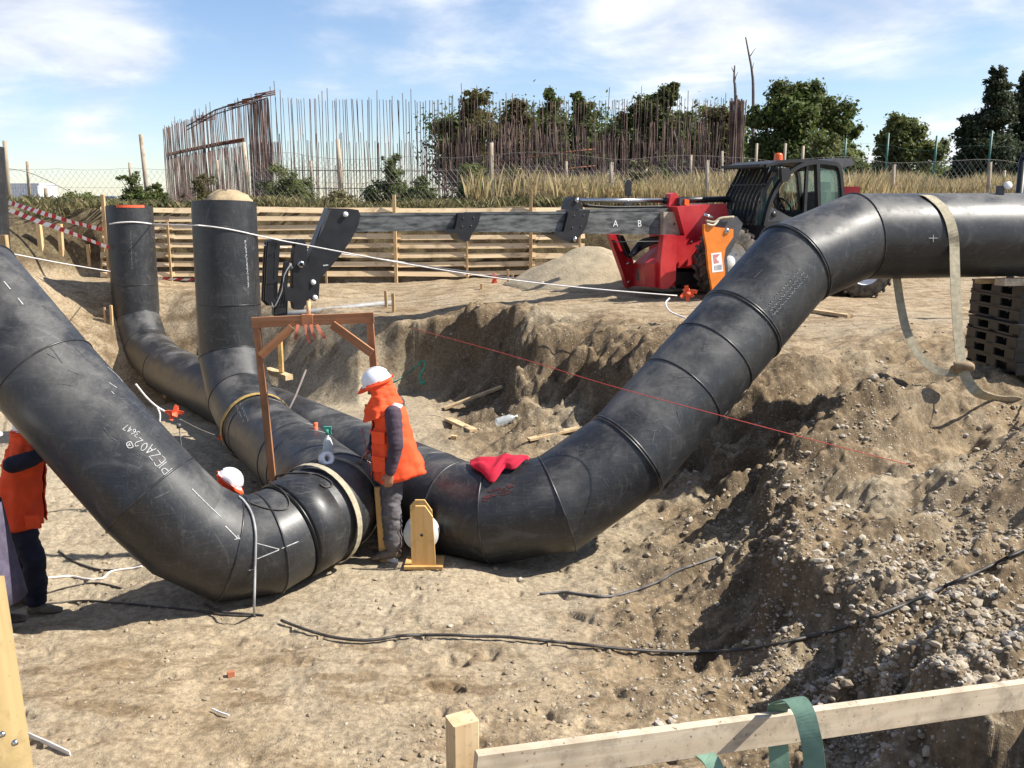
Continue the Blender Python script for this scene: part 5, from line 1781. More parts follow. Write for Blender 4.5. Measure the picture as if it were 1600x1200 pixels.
grass('dry_grass', 'tall dry yellow grass covering the right half of the terrace', 100000, area_dry, lambda rg, x, y: rg.uniform(.25, .95, len(x)) * (0.75 + .5 * np.clip(fbm(x * .7, y * .7, 501, 2) + .3, 0, 1)), ML_DRY, 510, lean=.18, width=0.006)


def area_weed(rg, n):
    t = rg.uniform(0, 1, n) ** 2
    x = rg.uniform(-14, 6, n); Y = wall_y(x) + .25 + t * 7 + np.where(x > 1.5, 1.5, 0)
    k = (fbm(x * .9, Y * .9, 520, 3) + .35) > rg.uniform(0, .8, n)
    return x[k], Y[k]


grass('weeds', 'low green and brown weeds along the edge of the terrace', 36000, area_weed, lambda rg, x, y: rg.uniform(.03, .26, len(x)), ML_WEED, 530, .6, 0.006)

# far-off white and blue units on the left horizon
def container():
    root = empty('container', (PY(40, 312, 60).x, 60, 1.5)); tag(root, 'white ribbed container far off at the left', 'container')
    bpy.context.view_layer.update()
    a = PY(19, 314, 60); b = PY(60, 288, 60)
    mb = MB(); mb.box(((a.x + b.x) / 2, 61.2, (1.5 + b.z) / 2), (b.x - a.x, 2.4, b.z - 1.5)); part(mb, 'body', M_WHITE, root)
    mb = MB()
    for x in np.linspace(a.x + .08, b.x - .08, 11): mb.box((x, 59.98, (1.5 + b.z) / 2), (.07, .06, b.z - 1.6))
    part(mb, 'ribs', M_WHITE, root)
    mb = MB(); mb.box(((a.x + b.x) / 2, 61.2, b.z + .03), (b.x - a.x + .1, 2.5, .08)); part(mb, 'roof', M_WHITE, root)
    mb = MB()
    c = PY(142, 312, 58); w = 2.2
    mb.box((c.x, 58, 1.72), (w, 2, .55)); mb.box((c.x, 58, 2.02), (w + .1, 2.1, .06))
    o = mb.build('blue_tank', M_BLUE); tag(rebase(o, (c.x, 58, 1.45)), 'low blue tank beyond the weeds at left', 'tank')


container()
# sand heap in front of the wall
def sand_heap():
    c = PY(905, 445, 18.9)
    n, m = 40, 22
    mb = MB(); vs = []; fs = []
    for j in range(m):
        r = 2.3 * j / (m - 1)
        for i in range(n):
            th = 2 * math.pi * i / n
            x = c.x + .25 + r * math.cos(th) * 0.95; y = 18.9 + r * math.sin(th) * .75
            h = max(0, 1 - r / 2.0) ** 0.9 * 0.92
            if r < .35: h = min(h, .80)
            vs.append((x, y, h))
    A = np.array(vs); zt = terrain(A[:, 0], A[:, 1]); A[:, 2] = zt * (A[:, 2] < .9) + A[:, 2] + .05 * fbm(A[:, 0] * 3, A[:, 1] * 3, 600, 3) - .03 - .25 * (A[:, 2] <= 0)
    for j in range(m - 1):
        for i in range(n):
            fs.append((j * n + i, j * n + (i + 1) % n, (j + 1) * n + (i + 1) % n, (j + 1) * n + i))
    fs.append(tuple(range(n)))
    mb.add([tuple(v) for v in A], fs, True)
    o = mb.build('sand_heap', simple('heaped_grey_sand', (0.33, 0.27, 0.18), 0.95, 0, 0.18, 5, 0.6, bd=0.03))
    tag(rebase(o, (c.x, 18.9, 0)), 'grey heap of sand between the board wall and the telehandler front', 'sand heap')


sand_heap()
# ================================================================== TIMBER FRAME, STAKES, STRAPS, ROPES AND OTHER SMALL THINGS
def frame_portal():
    D = 8.3
    a = Pd(404, 503, D); fz = gz(a.x, a.y)
    root = empty('goalpost', ((Pd(494, 500, D)).x, a.y, fz)); tag(root, 'brown timber goalpost frame with corner braces straddling the pipe', 'frame')
    bpy.context.view_layer.update()
    tl, tr = Pd(394, 504, D), Pd(584, 496, D)
    zt = (tl.z + tr.z) / 2
    board('top_beam', (tl.x, tl.y, tl.z), (tr.x, tr.y, tr.z), 0.045, 0.095, M_WOODR, root)
    for px0, py0, px1, py1 in ((401, 512, 414, 790), (578, 505, 592, 800)):
        p = Pd(px0, py0, D); q = Pd(px1, py1, D)
        q = p + (q - p) * ((fz - .1 - p.z) / (q.z - p.z)); q.y = p.y
        board('leg', p + Vector((0, .01, 0)), q, 0.045, 0.062, M_WOODR, root, up=(1, 0, 0))
    board('brace', Pd(456, 511, D - .03), Pd(407, 556, D - .03), 0.03, 0.075, M_WOODR, root)
    board('brace', Pd(519, 507, D - .03), Pd(581, 552, D - .03), 0.03, 0.075, M_WOODR, root)
    mb = MB(); c = Pd(481, 500, D)
    mb.box(c, (.10, .06, .108)); part(mb, 'wrapped_ribbon', simple('faded_orange_cloth', (.55, .22, .10), .85), root)
    for k, (dx, L, lx) in enumerate(((-12, .14, -.03), (0, .17, .02), (8, .13, .03), (17, .13, .07))):
        p = Pd(478 + dx, 507, D - .04)
        mb = MB(); mb.ribbon(bez([p, p + Vector((lx * .5, -.02, -L * .5)), p + Vector((lx, 0, -L))], 4), Vector((1, .3, 0)), 0.03, .003); part(mb, 'ribbon_end', simple('faded_red_cloth', (.42, .13, .07), .85), root)
    mb = MB(); p = Pd(524, 470, D); mb.tube([Pd(482, 494, D), Pd(482, 470, D)], .02, 6); part(mb, 'peg', M_WOODZ, root)
    # plumb string
    mb = MB(); mb.tube(bez([Pd(565, 668, D - .2), Pd(572, 700, D - .2), Pd(578, 740, D - .2)], 4), .004, 5); part(mb, 'plumb_string', M_REDSTR, root)
    return root


frame_portal()

# ---- stakes standing in the ground: (pixel at the foot, pixel of the top, width, label)
STK = [((258, 622), 573, .055, 'single short stake standing before the elbow of the rear pipe'),
       ((165, 503), 480, .04, 'left stake of the pair on the slope left of the rear upright pipe'),
       ((175, 506), 477, .05, 'right stake of the pair on the slope left of the rear upright pipe'),
       ((604, 480), 454, .055, 'left stake of the pair at the end of the grey conduit'),
       ((615, 488), 458, .055, 'right stake of the pair at the end of the grey conduit'),
       ((794, 441), 421, .05, 'left stake of the pair beside the red flag at the foot of the sand heap'),
       ((801, 442), 428, .05, 'right stake of the pair beside the red flag at the foot of the sand heap'),
       ((752, 452), 443, .06, 'stub of a stake on the edge of the bank'),
       ((64, 384), 344, .10, 'wide wooden stake behind the tape on the left slope, leftmost'),
       ((96, 392), 350, .09, 'wooden stake that carries the lower striped tape'),
       ((140, 408), 382, .07, 'short stake below the striped tape near the rear upright pipe'),
       ((159, 414), 332, .06, 'tall leaning stake left of the rear upright pipe', .13),
       ]
for s in STK:
    (fx, fy), ty, w, lab = s[:4]
    p = G(fx, fy); tz = PY(fx, ty, p.y).z
    stake('wooden_stake', p, max(.06, tz - p.z), w, M_WOODZ, lab, 'stake', 'stakes in the ground', tilt=(s[4] if len(s) > 4 else random.uniform(-.04, .04), 0))
p = Pd(8, 385, 9.0); p.z = gz(p.x, p.y)
stake('wooden_stake', p, Pd(8, 367, 9.0).z - p.z, .06, M_WOODZ, 'stake at the left edge beside the dark upright pipe', 'stake', 'stakes in the ground')
# pale stake by the worker
p = Pd(600, 845, 8.1); p.z = gz(p.x, p.y)
stake('wooden_stake', p, Pd(597, 755, 8.1).z - p.z, .075, M_WOODY, 'bright yellow stake between the worker and the bent pipe', 'stake', tilt=(-.05, 0), t=.04)
# prop on the rear pipe
q, nr = hitn(436, 592, 0)
root = empty('prop', q); tag(root, 'wooden prop and block resting on the rear pipe under the boom head', 'prop'); bpy.context.view_layer.update()
board('block', Pd(417, 578, 12.9) , Pd(452, 590, 12.5), .12, .07, M_WOOD, root)
board('upright', Pd(440, 582, 12.6), Pd(437, 521, 12.6), .05, .09, M_WOODY, root, up=(0, 1, 0))
mb = MB(); b0 = Pd(588, 639, 11.2)
board_ = board('timber_block', Pd(576, 636, 11.4), Pd(602, 641, 11.0), .10, .09, M_WOODR)
tag(board_, 'reddish timber block on the rear pipe left of the worker', 'block')

# ---- loose boards on the ground
for lab, a, b, w, t in (('long loose plank lying below the bank, nearest the teal strap', (694, 641), (784, 607), .09, .035), ('short loose plank lying left of the plastic bottle', (701, 658), (740, 676), .12, .04),
                        ('weathered plank lying at the foot of the bank, right of the plastic bottle', (826, 690), (904, 672), .10, .03), ('pale plank on the ground under the climbing pipe', (1262, 487), (1328, 497), .11, .05)):
    p, q = G(*a), G(*b); p.z += .03; q.z += .03
    o = board('loose_plank', p, q, w, t, M_WOOD); tag(o, lab, 'plank', 'loose planks on the ground')
o = board('wood_offcut', G(705, 686) + Vector((0, 0, .03)), G(714, 687) + Vector((0, 0, .03)), .07, .05, M_WOOD); tag(o, 'tiny offcut of wood on the pit floor behind the rear pipe', 'offcut')

# ---- grey conduit on the far side of the pit
mb = MB(); a, b = G(480, 493), G(606, 487); a.z += .06; b.z += .06
b.y = a.y + .4
mb.tube([a + (a - b) * .35, a, b], .055, 12); o = mb.build('conduit', M_CONDUIT); tag(rebase(o, b), 'grey plastic conduit lying across the far side of the pit', 'conduit')

# ---- reel stand
def reel_stand():
    d = 7.90; c = Pd(662, 880, d); c.z = gz(c.x, c.y)
    root = empty('reel_stand', c); tag(root, 'small wooden stand with pointed sides holding a white reel', 'stand'); bpy.context.view_layer.update()
    pl = [(641, 800), (649, 791), (664, 791), (676, 808), (681, 879), (643, 879)]
    foot = lambda x, y: PY(x, y, c.y) if y < 870 else Vector((PY(x, y, c.y).x, c.y, c.z))
    mb = MB(); off = Vector((.0, .025, 0)); mb.prism([foot(x, y) for x, y in pl], off); o = part(mb, 'side_plate', M_WOODY, root)
    mb = MB(); mb.lathe([(.001, .004), (.014, .004), (.014, 0)], PY(659, 836, c.y) + Vector((0, -.001, 0)), (0, -1, 0), 8); subpart(mb, 'axle_hole', M_BLACK, root, o)
    mb = MB(); mb.prism([foot(x, y) + Vector((-.02, .16, 0)) for x, y in pl], off); part(mb, 'side_plate', M_WOODY, root)
    mb = MB(); mb.beam((c.x - .17, c.y + .09, c.z + .015), (c.x + .17, c.y + .09, c.z + .015), .26, .025); part(mb, 'base_board', M_WOODY, root)
    ctr = PY(657, 838, c.y) + Vector((0, .04, 0))
    mb = MB(); mb.lathe([(.001, 0), (.155, 0), (.155, .006), (.06, .006), (.06, .10), (.155, .10), (.155, .106), (.001, .106)], ctr, (0, 1, 0), 30); part(mb, 'reel', M_PLASTW, root)


reel_stand()

# ---- sling over the right pipe
def sling():
    root = empty('lifting_sling', Pd(1503, 573, 9.2)); tag(root, 'beige webbing sling hanging over the raised pipe at right, knotted', 'sling'); bpy.context.view_layer.update()
    fr = [hitn(x, y, .012)[0] for x, y in ((1447, 307), (1462, 316), (1474, 328), (1483, 345), (1488, 365), (1490, 385))]
    top = fr[0] + Vector((-.06, .25, .0))
    W = Vector((1, .2, 0))
    y0 = fr[-1]
    dn = [Pd(1492, 420, 9.20), Pd(1494, 470, 9.18), Pd(1498, 530, 9.18), Pd(1503, 574, 9.18)]
    P = bez([top] + fr + dn, 4)
    mb = MB(); mb.ribbon(P, W, .115, .006); part(mb, 'front_strap', M_STRAP, root)
    bk = [Pd(1400, 425, 9.75), Pd(1404, 455, 9.75), Pd(1410, 490, 9.7), Pd(1418, 520, 9.6), Pd(1435, 553, 9.5), Pd(1460, 577, 9.35), Pd(1485, 583, 9.22), Pd(1500, 578, 9.2)]
    P = bez(bk, 4); n = len(P)
    wd = [Vector((1, 0, 0)).lerp(Vector((.5, .3, .8)), i / n) for i in range(n)]
    mb = MB(); mb.ribbon(P, wd, [.09 + .0 * i for i in range(n)], .006); part(mb, 'back_strap', M_STRAP, root)
    mb = MB(); c = Pd(1503, 574, 9.15)
    mb.tube(bez([c + Vector((-.09, -.01, .02)), c + Vector((-.02, -.04, .03)), c + Vector((.07, -.02, .02)), c + Vector((.09, .02, -.02)), c + Vector((.0, .03, -.03)), c + Vector((-.09, .01, -.02))], 4), [.04] * 21, 8); part(mb, 'knot', simple('brown_webbing', (.25, .18, .11), .9), root)
    tl = [Pd(1505, 580, 9.15), Pd(1513, 597, 9.1), Pd(1530, 615, 9.0)] + [G(x, y) + Vector((0, 0, .03)) for x, y in ((1556, 627), (1585, 629), (1600, 634), (1660, 650))]
    mb = MB(); mb.ribbon(bez(tl, 4), Vector((.7, -.3, .6)), .10, .006); part(mb, 'loose_tail', M_STRAP, root)


sling()

# ---- pallets under the right pipe
def pallets():
    c0 = Pd(1584, 583, 9.75); zg = gz(c0.x + .3, c0.y + .5) - .01
    ang = .05
    h = .149
    L, Wd = 1.2, 1.0
    ztop = C_PTS[11].lerp(C_PTS[10], .25).z - PIPE_R - .085
    h = (ztop - zg) / 7
    base = None
    mats = [M_PALLET]

    def mk():
        deck = MB(); deck.box((L / 2, Wd / 2, h - .014), (L, Wd, .024))
        for k in range(6): deck.box((L / 2, (k + .5) * Wd / 6, h - .034), (L - .02, .02, .016))
        bot = MB()
        for y in (.06, Wd / 2, Wd - .06): bot.box((L / 2, y, .013), (L, .12, .026))
        for x in (.06, L / 2, L - .06): bot.box((x, Wd / 2, .0155), (.12, Wd - .004, .025))
        blk = MB(); blk.beam((0, 0, .025), (0, 0, h - .024), .17, .20, (0, 1, 0), .012)
        return deck.mesh('deck', mats), bot.mesh('runner_frame', mats), blk.mesh('block', mats)
    me_d, me_b, me_k = mk()
    names = ['lowest', 'second from the bottom', 'third from the bottom', 'fourth from the bottom', 'third from the top', 'second from the top', 'topmost']
    for i in range(7):
        dx, dy = (0, 0) if i < 4 else (.06, .10)
        dx += random.uniform(-.02, .02); dy += random.uniform(-.02, .02)
        R = Matrix.Rotation(ang, 2)
        o2 = R @ Vector((dx, dy))
        root = empty('plastic_pallet', (c0.x + o2.x, c0.y + o2.y, zg + i * h), ang + random.uniform(-.015, .015))
        tag(root, 'black plastic pallet, %s of the stack carrying the raised pipe' % names[i], 'pallet', 'stack of pallets')
        obj('deck', me_d, None, root); obj('runner_frame', me_b, None, root)
        for x in (.09, .35, L / 2, .85, L - .09):
            for y in (.102, Wd / 2, Wd - .102):
                b = obj('block', me_k, None, root); b.location = (x, y, 0)
    z = zg + 7 * h
    o = board('timber_packer', Pd(1562, 441, 9.62), Pd(1640, 440, 9.95), .12, .08, M_WOODP); o.location.z = z + .04; tag(o, 'pale timber packer between pallets and raised pipe', 'timber')
    o = board('timber_packer', Pd(1530, 437, 9.9), Pd(1560, 436, 10.1), .10, .05, M_WOOD); o.location.z = z + .027; tag(o, 'small dark wedge of timber left of the pale packer', 'timber')


pallets()

# ---- mast and gauge at right edge
mb = MB(); c = PY(1593, 300, 14); c.z = gz(c.x, 14)
mb.tube([(c.x, 14, c.z - .1), (c.x, 14, PY(1593, 247, 14).z)], .055, 12); mb.lathe([(.001, .09), (.04, .08), (.055, .03), (.05, 0)], (c.x - .0, 13.98, PY(1593, 247, 14).z), (0, 0, 1), 12)
o = mb.build('bollard_mast', M_BLACK); tag(rebase(o, c), 'black mast with a rounded top at the right edge', 'mast')
q, nr = hitn(1571, 308, 0)
if q is None: q = Pd(1571, 306, 9.7)
root = empty('gauge', q); tag(root, 'small white and grey gauge clamped on top of the raised pipe', 'gauge'); bpy.context.view_layer.update()
mb = MB(); mb.box(q + Vector((-.01, .1, .05)), (.07, .05, .14)); part(mb, 'body', M_GREYP, root)
mb = MB(); mb.lathe([(.001, .03), (.038, .03), (.042, .02), (.042, 0)], q + Vector((.05, .08, .12)), (.1, -1, .1), 16); part(mb, 'dial', M_WHITE, root)
mb = MB(); mb.box(q + Vector((0, .1, 0)), (.16, .12, .03)); part(mb, 'clamp', M_WHITE, root)

# ---- straps on the front pipe
def ring_strap(root_name, label, cat, p, d, r, w, m, t0=0.0, t1=6.283, n=40):
    d = d.normalized(); a = (Vector((0, 0, 1)) - d * d.z).normalized(); b = d.cross(a)
    mb = MB(); mb.ribbon([p + a * (r * math.cos(t)) + b * (r * math.sin(t)) for t in np.linspace(t0, t1, n)], d, w, .006)
    o = mb.build(root_name, m); tag(rebase(o, p), label, cat)
    return o


dB = AB_PTS[4] - AB_PTS[3]
ring_strap('webbing_strap', 'yellow webbing strap round the elbow behind the timber frame', 'strap', AB_PTS[3] + (AB_PTS[4] - AB_PTS[3]) * .015, (AB_PTS[3] - AB_PTS[2]).normalized() + dB.normalized(), R_A + .03, .075, M_YSTRAP)
nE = ((E1 - E2).normalized() + dA).normalized()
ring_strap('webbing_strap', 'beige webbing strap round the bent pipe beside the worker', 'strap', E1 + dA * .02, nE + Vector((-.06, .04, .05)), R_A + .045, .06, M_STRAP)
ring_strap('webbing_strap', 'worn strap at the bend of the pipe next to the worker', 'strap', E1.lerp(E2, .55), Vector((.1, -1, 0)) + (E1 - E2).normalized(), R_A + .03, .05, simple('olive_webbing', (.25, .22, .15), .9))


def surf_line(name, label, cat, pts, r, m, off=None, tail=()):
    P = []
    for x, y in smooth_px(pts, 5):
        q, nr = hit(x, y, r * 1.05)
        if q is not None: P.append(q)
    P += [Vector(t) for t in tail]
    mb = MB(); mb.tube(P, r, 7)
    o = mb.build(name, m); tag(rebase(o, P[-1]), label, cat)
    return o


surf_line('cable', 'thin black cable looped over the coupling on the front pipe', 'cable', [(418, 751), (440, 742), (468, 740), (495, 742), (515, 752), (518, 760), (508, 762), (500, 757)], .007, M_CABLE)
surf_line('cable', 'thin grey cable making a loop on the front pipe left of the coupling', 'cable', [(380, 782), (400, 790), (425, 797), (447, 796), (452, 786), (445, 772), (432, 760), (420, 752)], .007, M_CABLE)
a = Pd(397, 905, 7.0)
surf_line('cable', 'pale cable hanging down over the front pipe to the ground', 'cable', [(372, 777), (384, 788), (394, 806), (399, 832), (399, 860), (398, 885)], .010, simple('pale_cable', (.30, .30, .30), .6), tail=[Pd(398, 915, 6.95), Pd(397, 945, 6.93), G(397, 962)])
# bottle and tape roll on the pipe
q, nr = hitn(513, 712, 0)
root = empty('spray_bottle', q); tag(root, 'clear spray bottle with a green trigger on the front pipe', 'bottle'); bpy.context.view_layer.update()
mb = MB(); mb.lathe([(.001, 0), (.042, 0), (.045, .02), (.045, .12), (.03, .17), (.016, .19), (.016, .21)], q + Vector((0, 0, -.01)), (0, 0, 1), 18); part(mb, 'body', M_PLASTW, root)
mb = MB(); mb.tube([q + Vector((0, 0, .20)), q + Vector((0, 0, .25))], .018, 10); mb.beam(q + Vector((-.03, 0, .26)), q + Vector((.04, 0, .26)), .022, .03); mb.beam(q + Vector((.025, 0, .25)), q + Vector((.035, 0, .20)), .012, .012); part(mb, 'trigger', M_TEAL, root)
q, nr = hitn(510, 722, .03)
mb = MB(); ax = Vector((.55, -.75, .35)).normalized()
mb.lathe([(.030, -.04), (.062, -.04), (.065, 0), (.062, .04), (.030, .04), (.030, -.04)], q, ax, 24); o = mb.build('tape_roll', [M_WHITE]); tag(rebase(o, q), 'white roll of tape lying on the front pipe before the bottle', 'tape roll')
# marker tubes
for lab, x, y0, y1, m in (('taller orange tube standing between the pipes', 496, 692, 662, M_FLAG), ('shorter brown peg beside the orange tube', 491, 690, 675, M_WOODR)):
    p = Pd(x, y0, 9.3); mb = MB(); mb.tube([p + Vector((0, 0, -.3)), Pd(x - 3, y1, 9.3)], .022, 10); mb.lathe([(.001, .012), (.024, .01), (.024, -.02)], Pd(x - 3, y1, 9.3), (0, 0, 1), 10)
    o = mb.build('marker_tube', m); tag(rebase(o, p), lab, 'marker')
# thin rod leaning on the pipes
mb = MB(); mb.tube([Pd(444, 655, 10.6), Pd(462, 618, 10.9), Pd(478, 578, 11.2)], .014, 6); o = mb.build('rod', M_DEADBARK); tag(rebase(o, Pd(444, 655, 10.6)), 'thin grey stick leaning between the two pipes', 'stick')

# ---- plastic bottle on the ground
p = G(790, 667); root = empty('plastic_bottle', p); tag(root, 'crushed clear plastic bottle lying on the pit floor', 'bottle'); bpy.context.view_layer.update()
mb = MB(); ax = Vector((.93, .2, .25)).normalized(); c = p + Vector((-.14, 0, .06))
mb.lathe([(.001, 0), (.055, .005), (.062, .03), (.056, .08), (.064, .12), (.055, .17), (.060, .21), (.03, .26), (.016, .28), (.016, .30), (.001, .30)], c, ax, 14); part(mb, 'body', M_CLEAR, root)
mb = MB(); mb.lathe([(.001, .325), (.018, .325), (.018, .30)], c, ax, 12); part(mb, 'cap', M_WHITE, root)

# ---- red jacket on the pipe: cloth draped on the real surface
def jacket():
    rg = random.Random(4)
    N1, N2 = 30, 18
    vs = []; ok = {}; crest = {}
    for j in range(N2):
        for i in range(N1):
            u, v = i / (N1 - 1), j / (N2 - 1)
            # the cloth lies from the crest of the pipe down its near side
            x = 735 + 92 * u
            if i not in crest:
                yy_ = 690.0
                while hit(x, yy_, 0)[0] is None and yy_ < 760: yy_ += 1.0
                crest[i] = yy_ + 1.5
            yb = crest[i] + 5 + 24 * math.exp(-((u - .36) / .20) ** 2) + 8 * math.exp(-((u - .75) / .14) ** 2) + 2.5 * math.sin(u * 19)
            q, nr = hit(x, crest[i] + (yb - crest[i]) * v, .0)
            if q is None: continue
            edge = min(u, 1 - u, 1 - v) * 6
            lift = .012 + min(1, edge) * (.035 + .014 * math.sin(u * 9 + v * 5) * math.cos(v * 6 - u * 4) + .006 * math.sin(u * 23 + 7 * v))
            vs.append(q + Vector((0, 0, .8)) * max(.006, lift * (1.5 - .6 * v) * (.6 + .4 * math.sin(u * math.pi))) + nr * .02); ok[(i, j)] = len(vs) - 1
    fs = [(ok[(i, j)], ok[(i + 1, j)], ok[(i + 1, j + 1)], ok[(i, j + 1)]) for j in range(N2 - 1) for i in range(N1 - 1) if all(k in ok for k in ((i, j), (i + 1, j), (i + 1, j + 1), (i, j + 1)))]
    mb = MB(); mb.add(vs, fs, True)
    o = mb.build('jacket', M_JACKET)
    m = o.modifiers.new('thick', 'SOLIDIFY'); m.thickness = .012
    m = o.modifiers.new('sub', 'SUBSURF'); m.levels = 1; m.render_levels = 1
    tag(rebase(o, vs[len(vs) // 2]), 'crumpled crimson jacket lying on the rear pipe', 'jacket')


jacket()


# ---- ropes, strings, tapes
def line(name, label, cat, P, r, m, n=6, sub=6):
    mb = MB(); mb.tube(bez(P, sub), r, n); o = mb.build(name, m); tag(rebase(o, P[0]), label, cat); return o


tp2 = AB_PTS[0]; wy2 = (AB_PTS[1] - AB_PTS[0]).normalized()
P1 = [hitn(x, y, .012)[0] for x, y in ((172, 350), (186, 348), (205, 347), (222, 348), (236, 350))]
P2 = [hitn(x, y, .012)[0] for x, y in ((304, 352), (320, 353), (350, 357), (380, 363), (397, 367))]
line('rope', 'white rope looped round the rear upright pipe', 'rope', P1, .014, M_ROPE)
mb = MB(); mb.tube(bez(P1[-1:] + [P1[-1].lerp(P2[0], .5)] + P2 + [Pd(450, 378, 12.4)], 5) + [Pd(470, 381.5, 12.4).lerp(Pd(1058, 462, 13.3), t) + Vector((0, 0, -.10 * math.sin(t * math.pi))) for t in np.linspace(0, 1, 30)], .009, 6)
o = mb.build('rope', M_ROPE); tag(rebase(o, P2[0]), 'taut white rope from the middle upright pipe to the telehandler', 'rope')
line('rope', 'thin slack rope below the taut white rope', 'rope', [Pd(408, 383, 14), Pd(560, 400, 15), Pd(700, 420, 15.5), Pd(850, 441, 16)], .008, M_ROPE)
line('string', 'thin white string across the left slope', 'string', [Pd(22, 397, 13), Pd(95, 411, 14), Pd(172, 424, 16)], .008, M_ROPE)
line('rope', 'end of white rope hanging by the telehandler stabiliser', 'rope', [Pd(1046, 466, 13.2), Pd(1040, 474, 13.1), Pd(1046, 486, 13.0), Pd(1058, 492, 12.9), Pd(1072, 497, 12.8)], .012, M_ROPE)
line('string', 'taut red string crossing in front of the climbing pipe', 'string', [Pd(642, 512, 11), Pd(800, 556, 9), Pd(945, 600, 8.05), Pd(1110, 645, 7.6), Pd(1280, 690, 7.55), Pd(1420, 726, 7.5)], .0032, M_REDSTR)
line('rope', 'white rope behind the climbing front pipe', 'rope', [Pd(212, 600, 9.5), Pd(230, 622, 9.6), Pd(246, 636, 9.7), Pd(262, 645, 9.7)], .010, M_ROPE)
line('rope', 'short white rope end dangling from the orange knot', 'rope', [Pd(246, 637, 9.7), Pd(250, 648, 9.7), Pd(249, 662, 9.7)], .010, M_ROPE)
line('string', 'grey string from the orange knot to the yellow strap', 'string', [Pd(281, 655, 9.7), Pd(315, 672, 10.3), Pd(345, 683, 11)], .006, M_WIRE)
line('cord', 'overhead cord sagging across the left sky', 'cord', [PY(0, 262, 23), PY(50, 271, 23.5), PY(120, 305, 24)], .012, M_WIRE)


def flag_knot(label, c, s, seed):
    rg = random.Random(seed); mb = MB()
    for k in range(8):
        d = Vector((rg.gauss(0, 1), rg.gauss(0, .5), rg.gauss(0, 1))).normalized()
        mb.ribbon(bez([c, c + d * s * .5 + Vector((0, 0, .2 * s)), c + d * s * rg.uniform(.7, 1.2)], 4), d.cross(Vector((0, 1, .3))), s * .45, .004)
    mb.tube([c + Vector((-s * .3, 0, 0)), c + Vector((s * .3, 0, .0))], s * .28, 8)
    o = mb.build('ribbon_knot', M_FLAG); tag(rebase(o, c), label, 'ribbon'); return o


flag_knot('orange ribbon knot on the rope behind the climbing front pipe', Pd(272, 648, 9.7), .10, 1)
flag_knot('orange ribbon knot at the rope end by the telehandler', Pd(1074, 459, 13.3), .13, 2)
flag_knot('small orange knob on the left end of the yellow strap', Pd(346, 681, 11.2), .06, 3)
flag_knot('small red ribbon at the foot of the sand heap', G(773, 442) + Vector((0, 0, .08)), .12, 4)
mb = MB(); c = Pd(279, 662, 9.7); mb.tube([c, c + Vector((0, 0, -.05))], .025, 8); mb.tube([c, Vector((c.x + .05, c.y, gz(c.x, c.y)))], .006, 5); o = mb.build('marker_pin', M_GREYP); tag(rebase(o, (c.x, c.y, gz(c.x, c.y))), 'steel pin standing under the orange ribbon knot', 'pin')


def tape(label, pts, w):
    P = bez(pts, 6); mb = MB(); L = 0
    seg = []
    for a, b in zip(P[:-1], P[1:]):
        k = max(1, int((b - a).length / .045))
        for q in range(k): seg.append(a.lerp(b, q / k))
    seg.append(P[-1])
    n = len(seg)
    for i in range(n - 1):
        mb.cur = (i // 2) % 2
        a, b = seg[i], seg[i + 1]
        up = Vector((math.sin(i * .13) * .5, -.2, 1)).normalized(); up2 = Vector((math.sin((i + 1) * .13) * .5, -.2, 1)).normalized()
        sk = (b - a) * 1.1        # slanted stripes
        mb.add([a - up * w / 2, b - up2 * w / 2, b + up2 * w / 2 + sk, a + up * w / 2 + sk], [(0, 1, 2, 3)])
    mb.cur = 0
    o = mb.build('barrier_tape', [M_WHITE, simple('tape_red', (.50, .02, .03), .5)], fix=False); tag(rebase(o, P[0]), label, 'tape')


tape('upper red and white striped barrier tape on the left slope', [PY(12, 316, 20), PY(60, 331, 19.6), PY(110, 346, 19.4), PY(157, 358, 19.2)], .10)
tape('lower red and white striped barrier tape tied to the stakes', [PY(12, 327, 18.6), PY(60, 346, 18.4), PY(95, 358, 18.2), PY(168, 386, 18.0)], .10)
tape('scrap of striped tape at the foot of the board wall', [PY(245, 434, 19.6), PY(272, 436, 19.6), PY(300, 437, 19.6)], .05)

# ---- cables on the ground
def gcable(label, pts, r, m=None, lift=1.0):
    P = []
    for x, y in smooth_px(pts, 6):
        q = G(x, y); q.z += r * lift; P.append(q)
    mb = MB(); mb.tube(P, r, 7); o = mb.build('ground_cable', m or M_CABLE); tag(rebase(o, P[0]), label, 'cable'); return o


gcable('long black cable snaking across the whole foreground', [(440, 975), (480, 990), (520, 1001), (560, 1006), (590, 1005), (630, 999), (700, 998), (740, 1000), (790, 1001), (850, 1007), (900, 1012), (1000, 1022), (1100, 1024), (1180, 1018), (1250, 1004), (1300, 992), (1360, 972), (1420, 948), (1500, 912), (1560, 884), (1640, 845)], .012, lift=2.5)
gcable('shorter grey cable running up into the gravel bank', [(843, 930), (880, 927), (920, 932), (950, 934), (990, 925), (1030, 910), (1060, 893), (1120, 872)], .011, simple('greyish_cable', (.10, .095, .095), .6))
gcable('black cable curling from the left worker towards the pipe', [(92, 862), (110, 876), (135, 886), (160, 892), (200, 890), (228, 882)], .010)
gcable('white cable lying behind the left worker', [(70, 905), (110, 902), (135, 906), (160, 905), (175, 894), (210, 889), (222, 886)], .010, M_ROPE)
gcable('black cable in the shadow under the climbing front pipe', [(0, 935), (60, 945), (130, 940), (200, 945), (300, 955), (350, 962), (400, 964)], .009)
gcable('thin black cable at the left worker’s feet', [(20, 925), (60, 930), (110, 918), (150, 912), (190, 920)], .008)
gcable('black cable end lying before the hanging cable', [(318, 945), (345, 957), (380, 960), (412, 963)], .009)
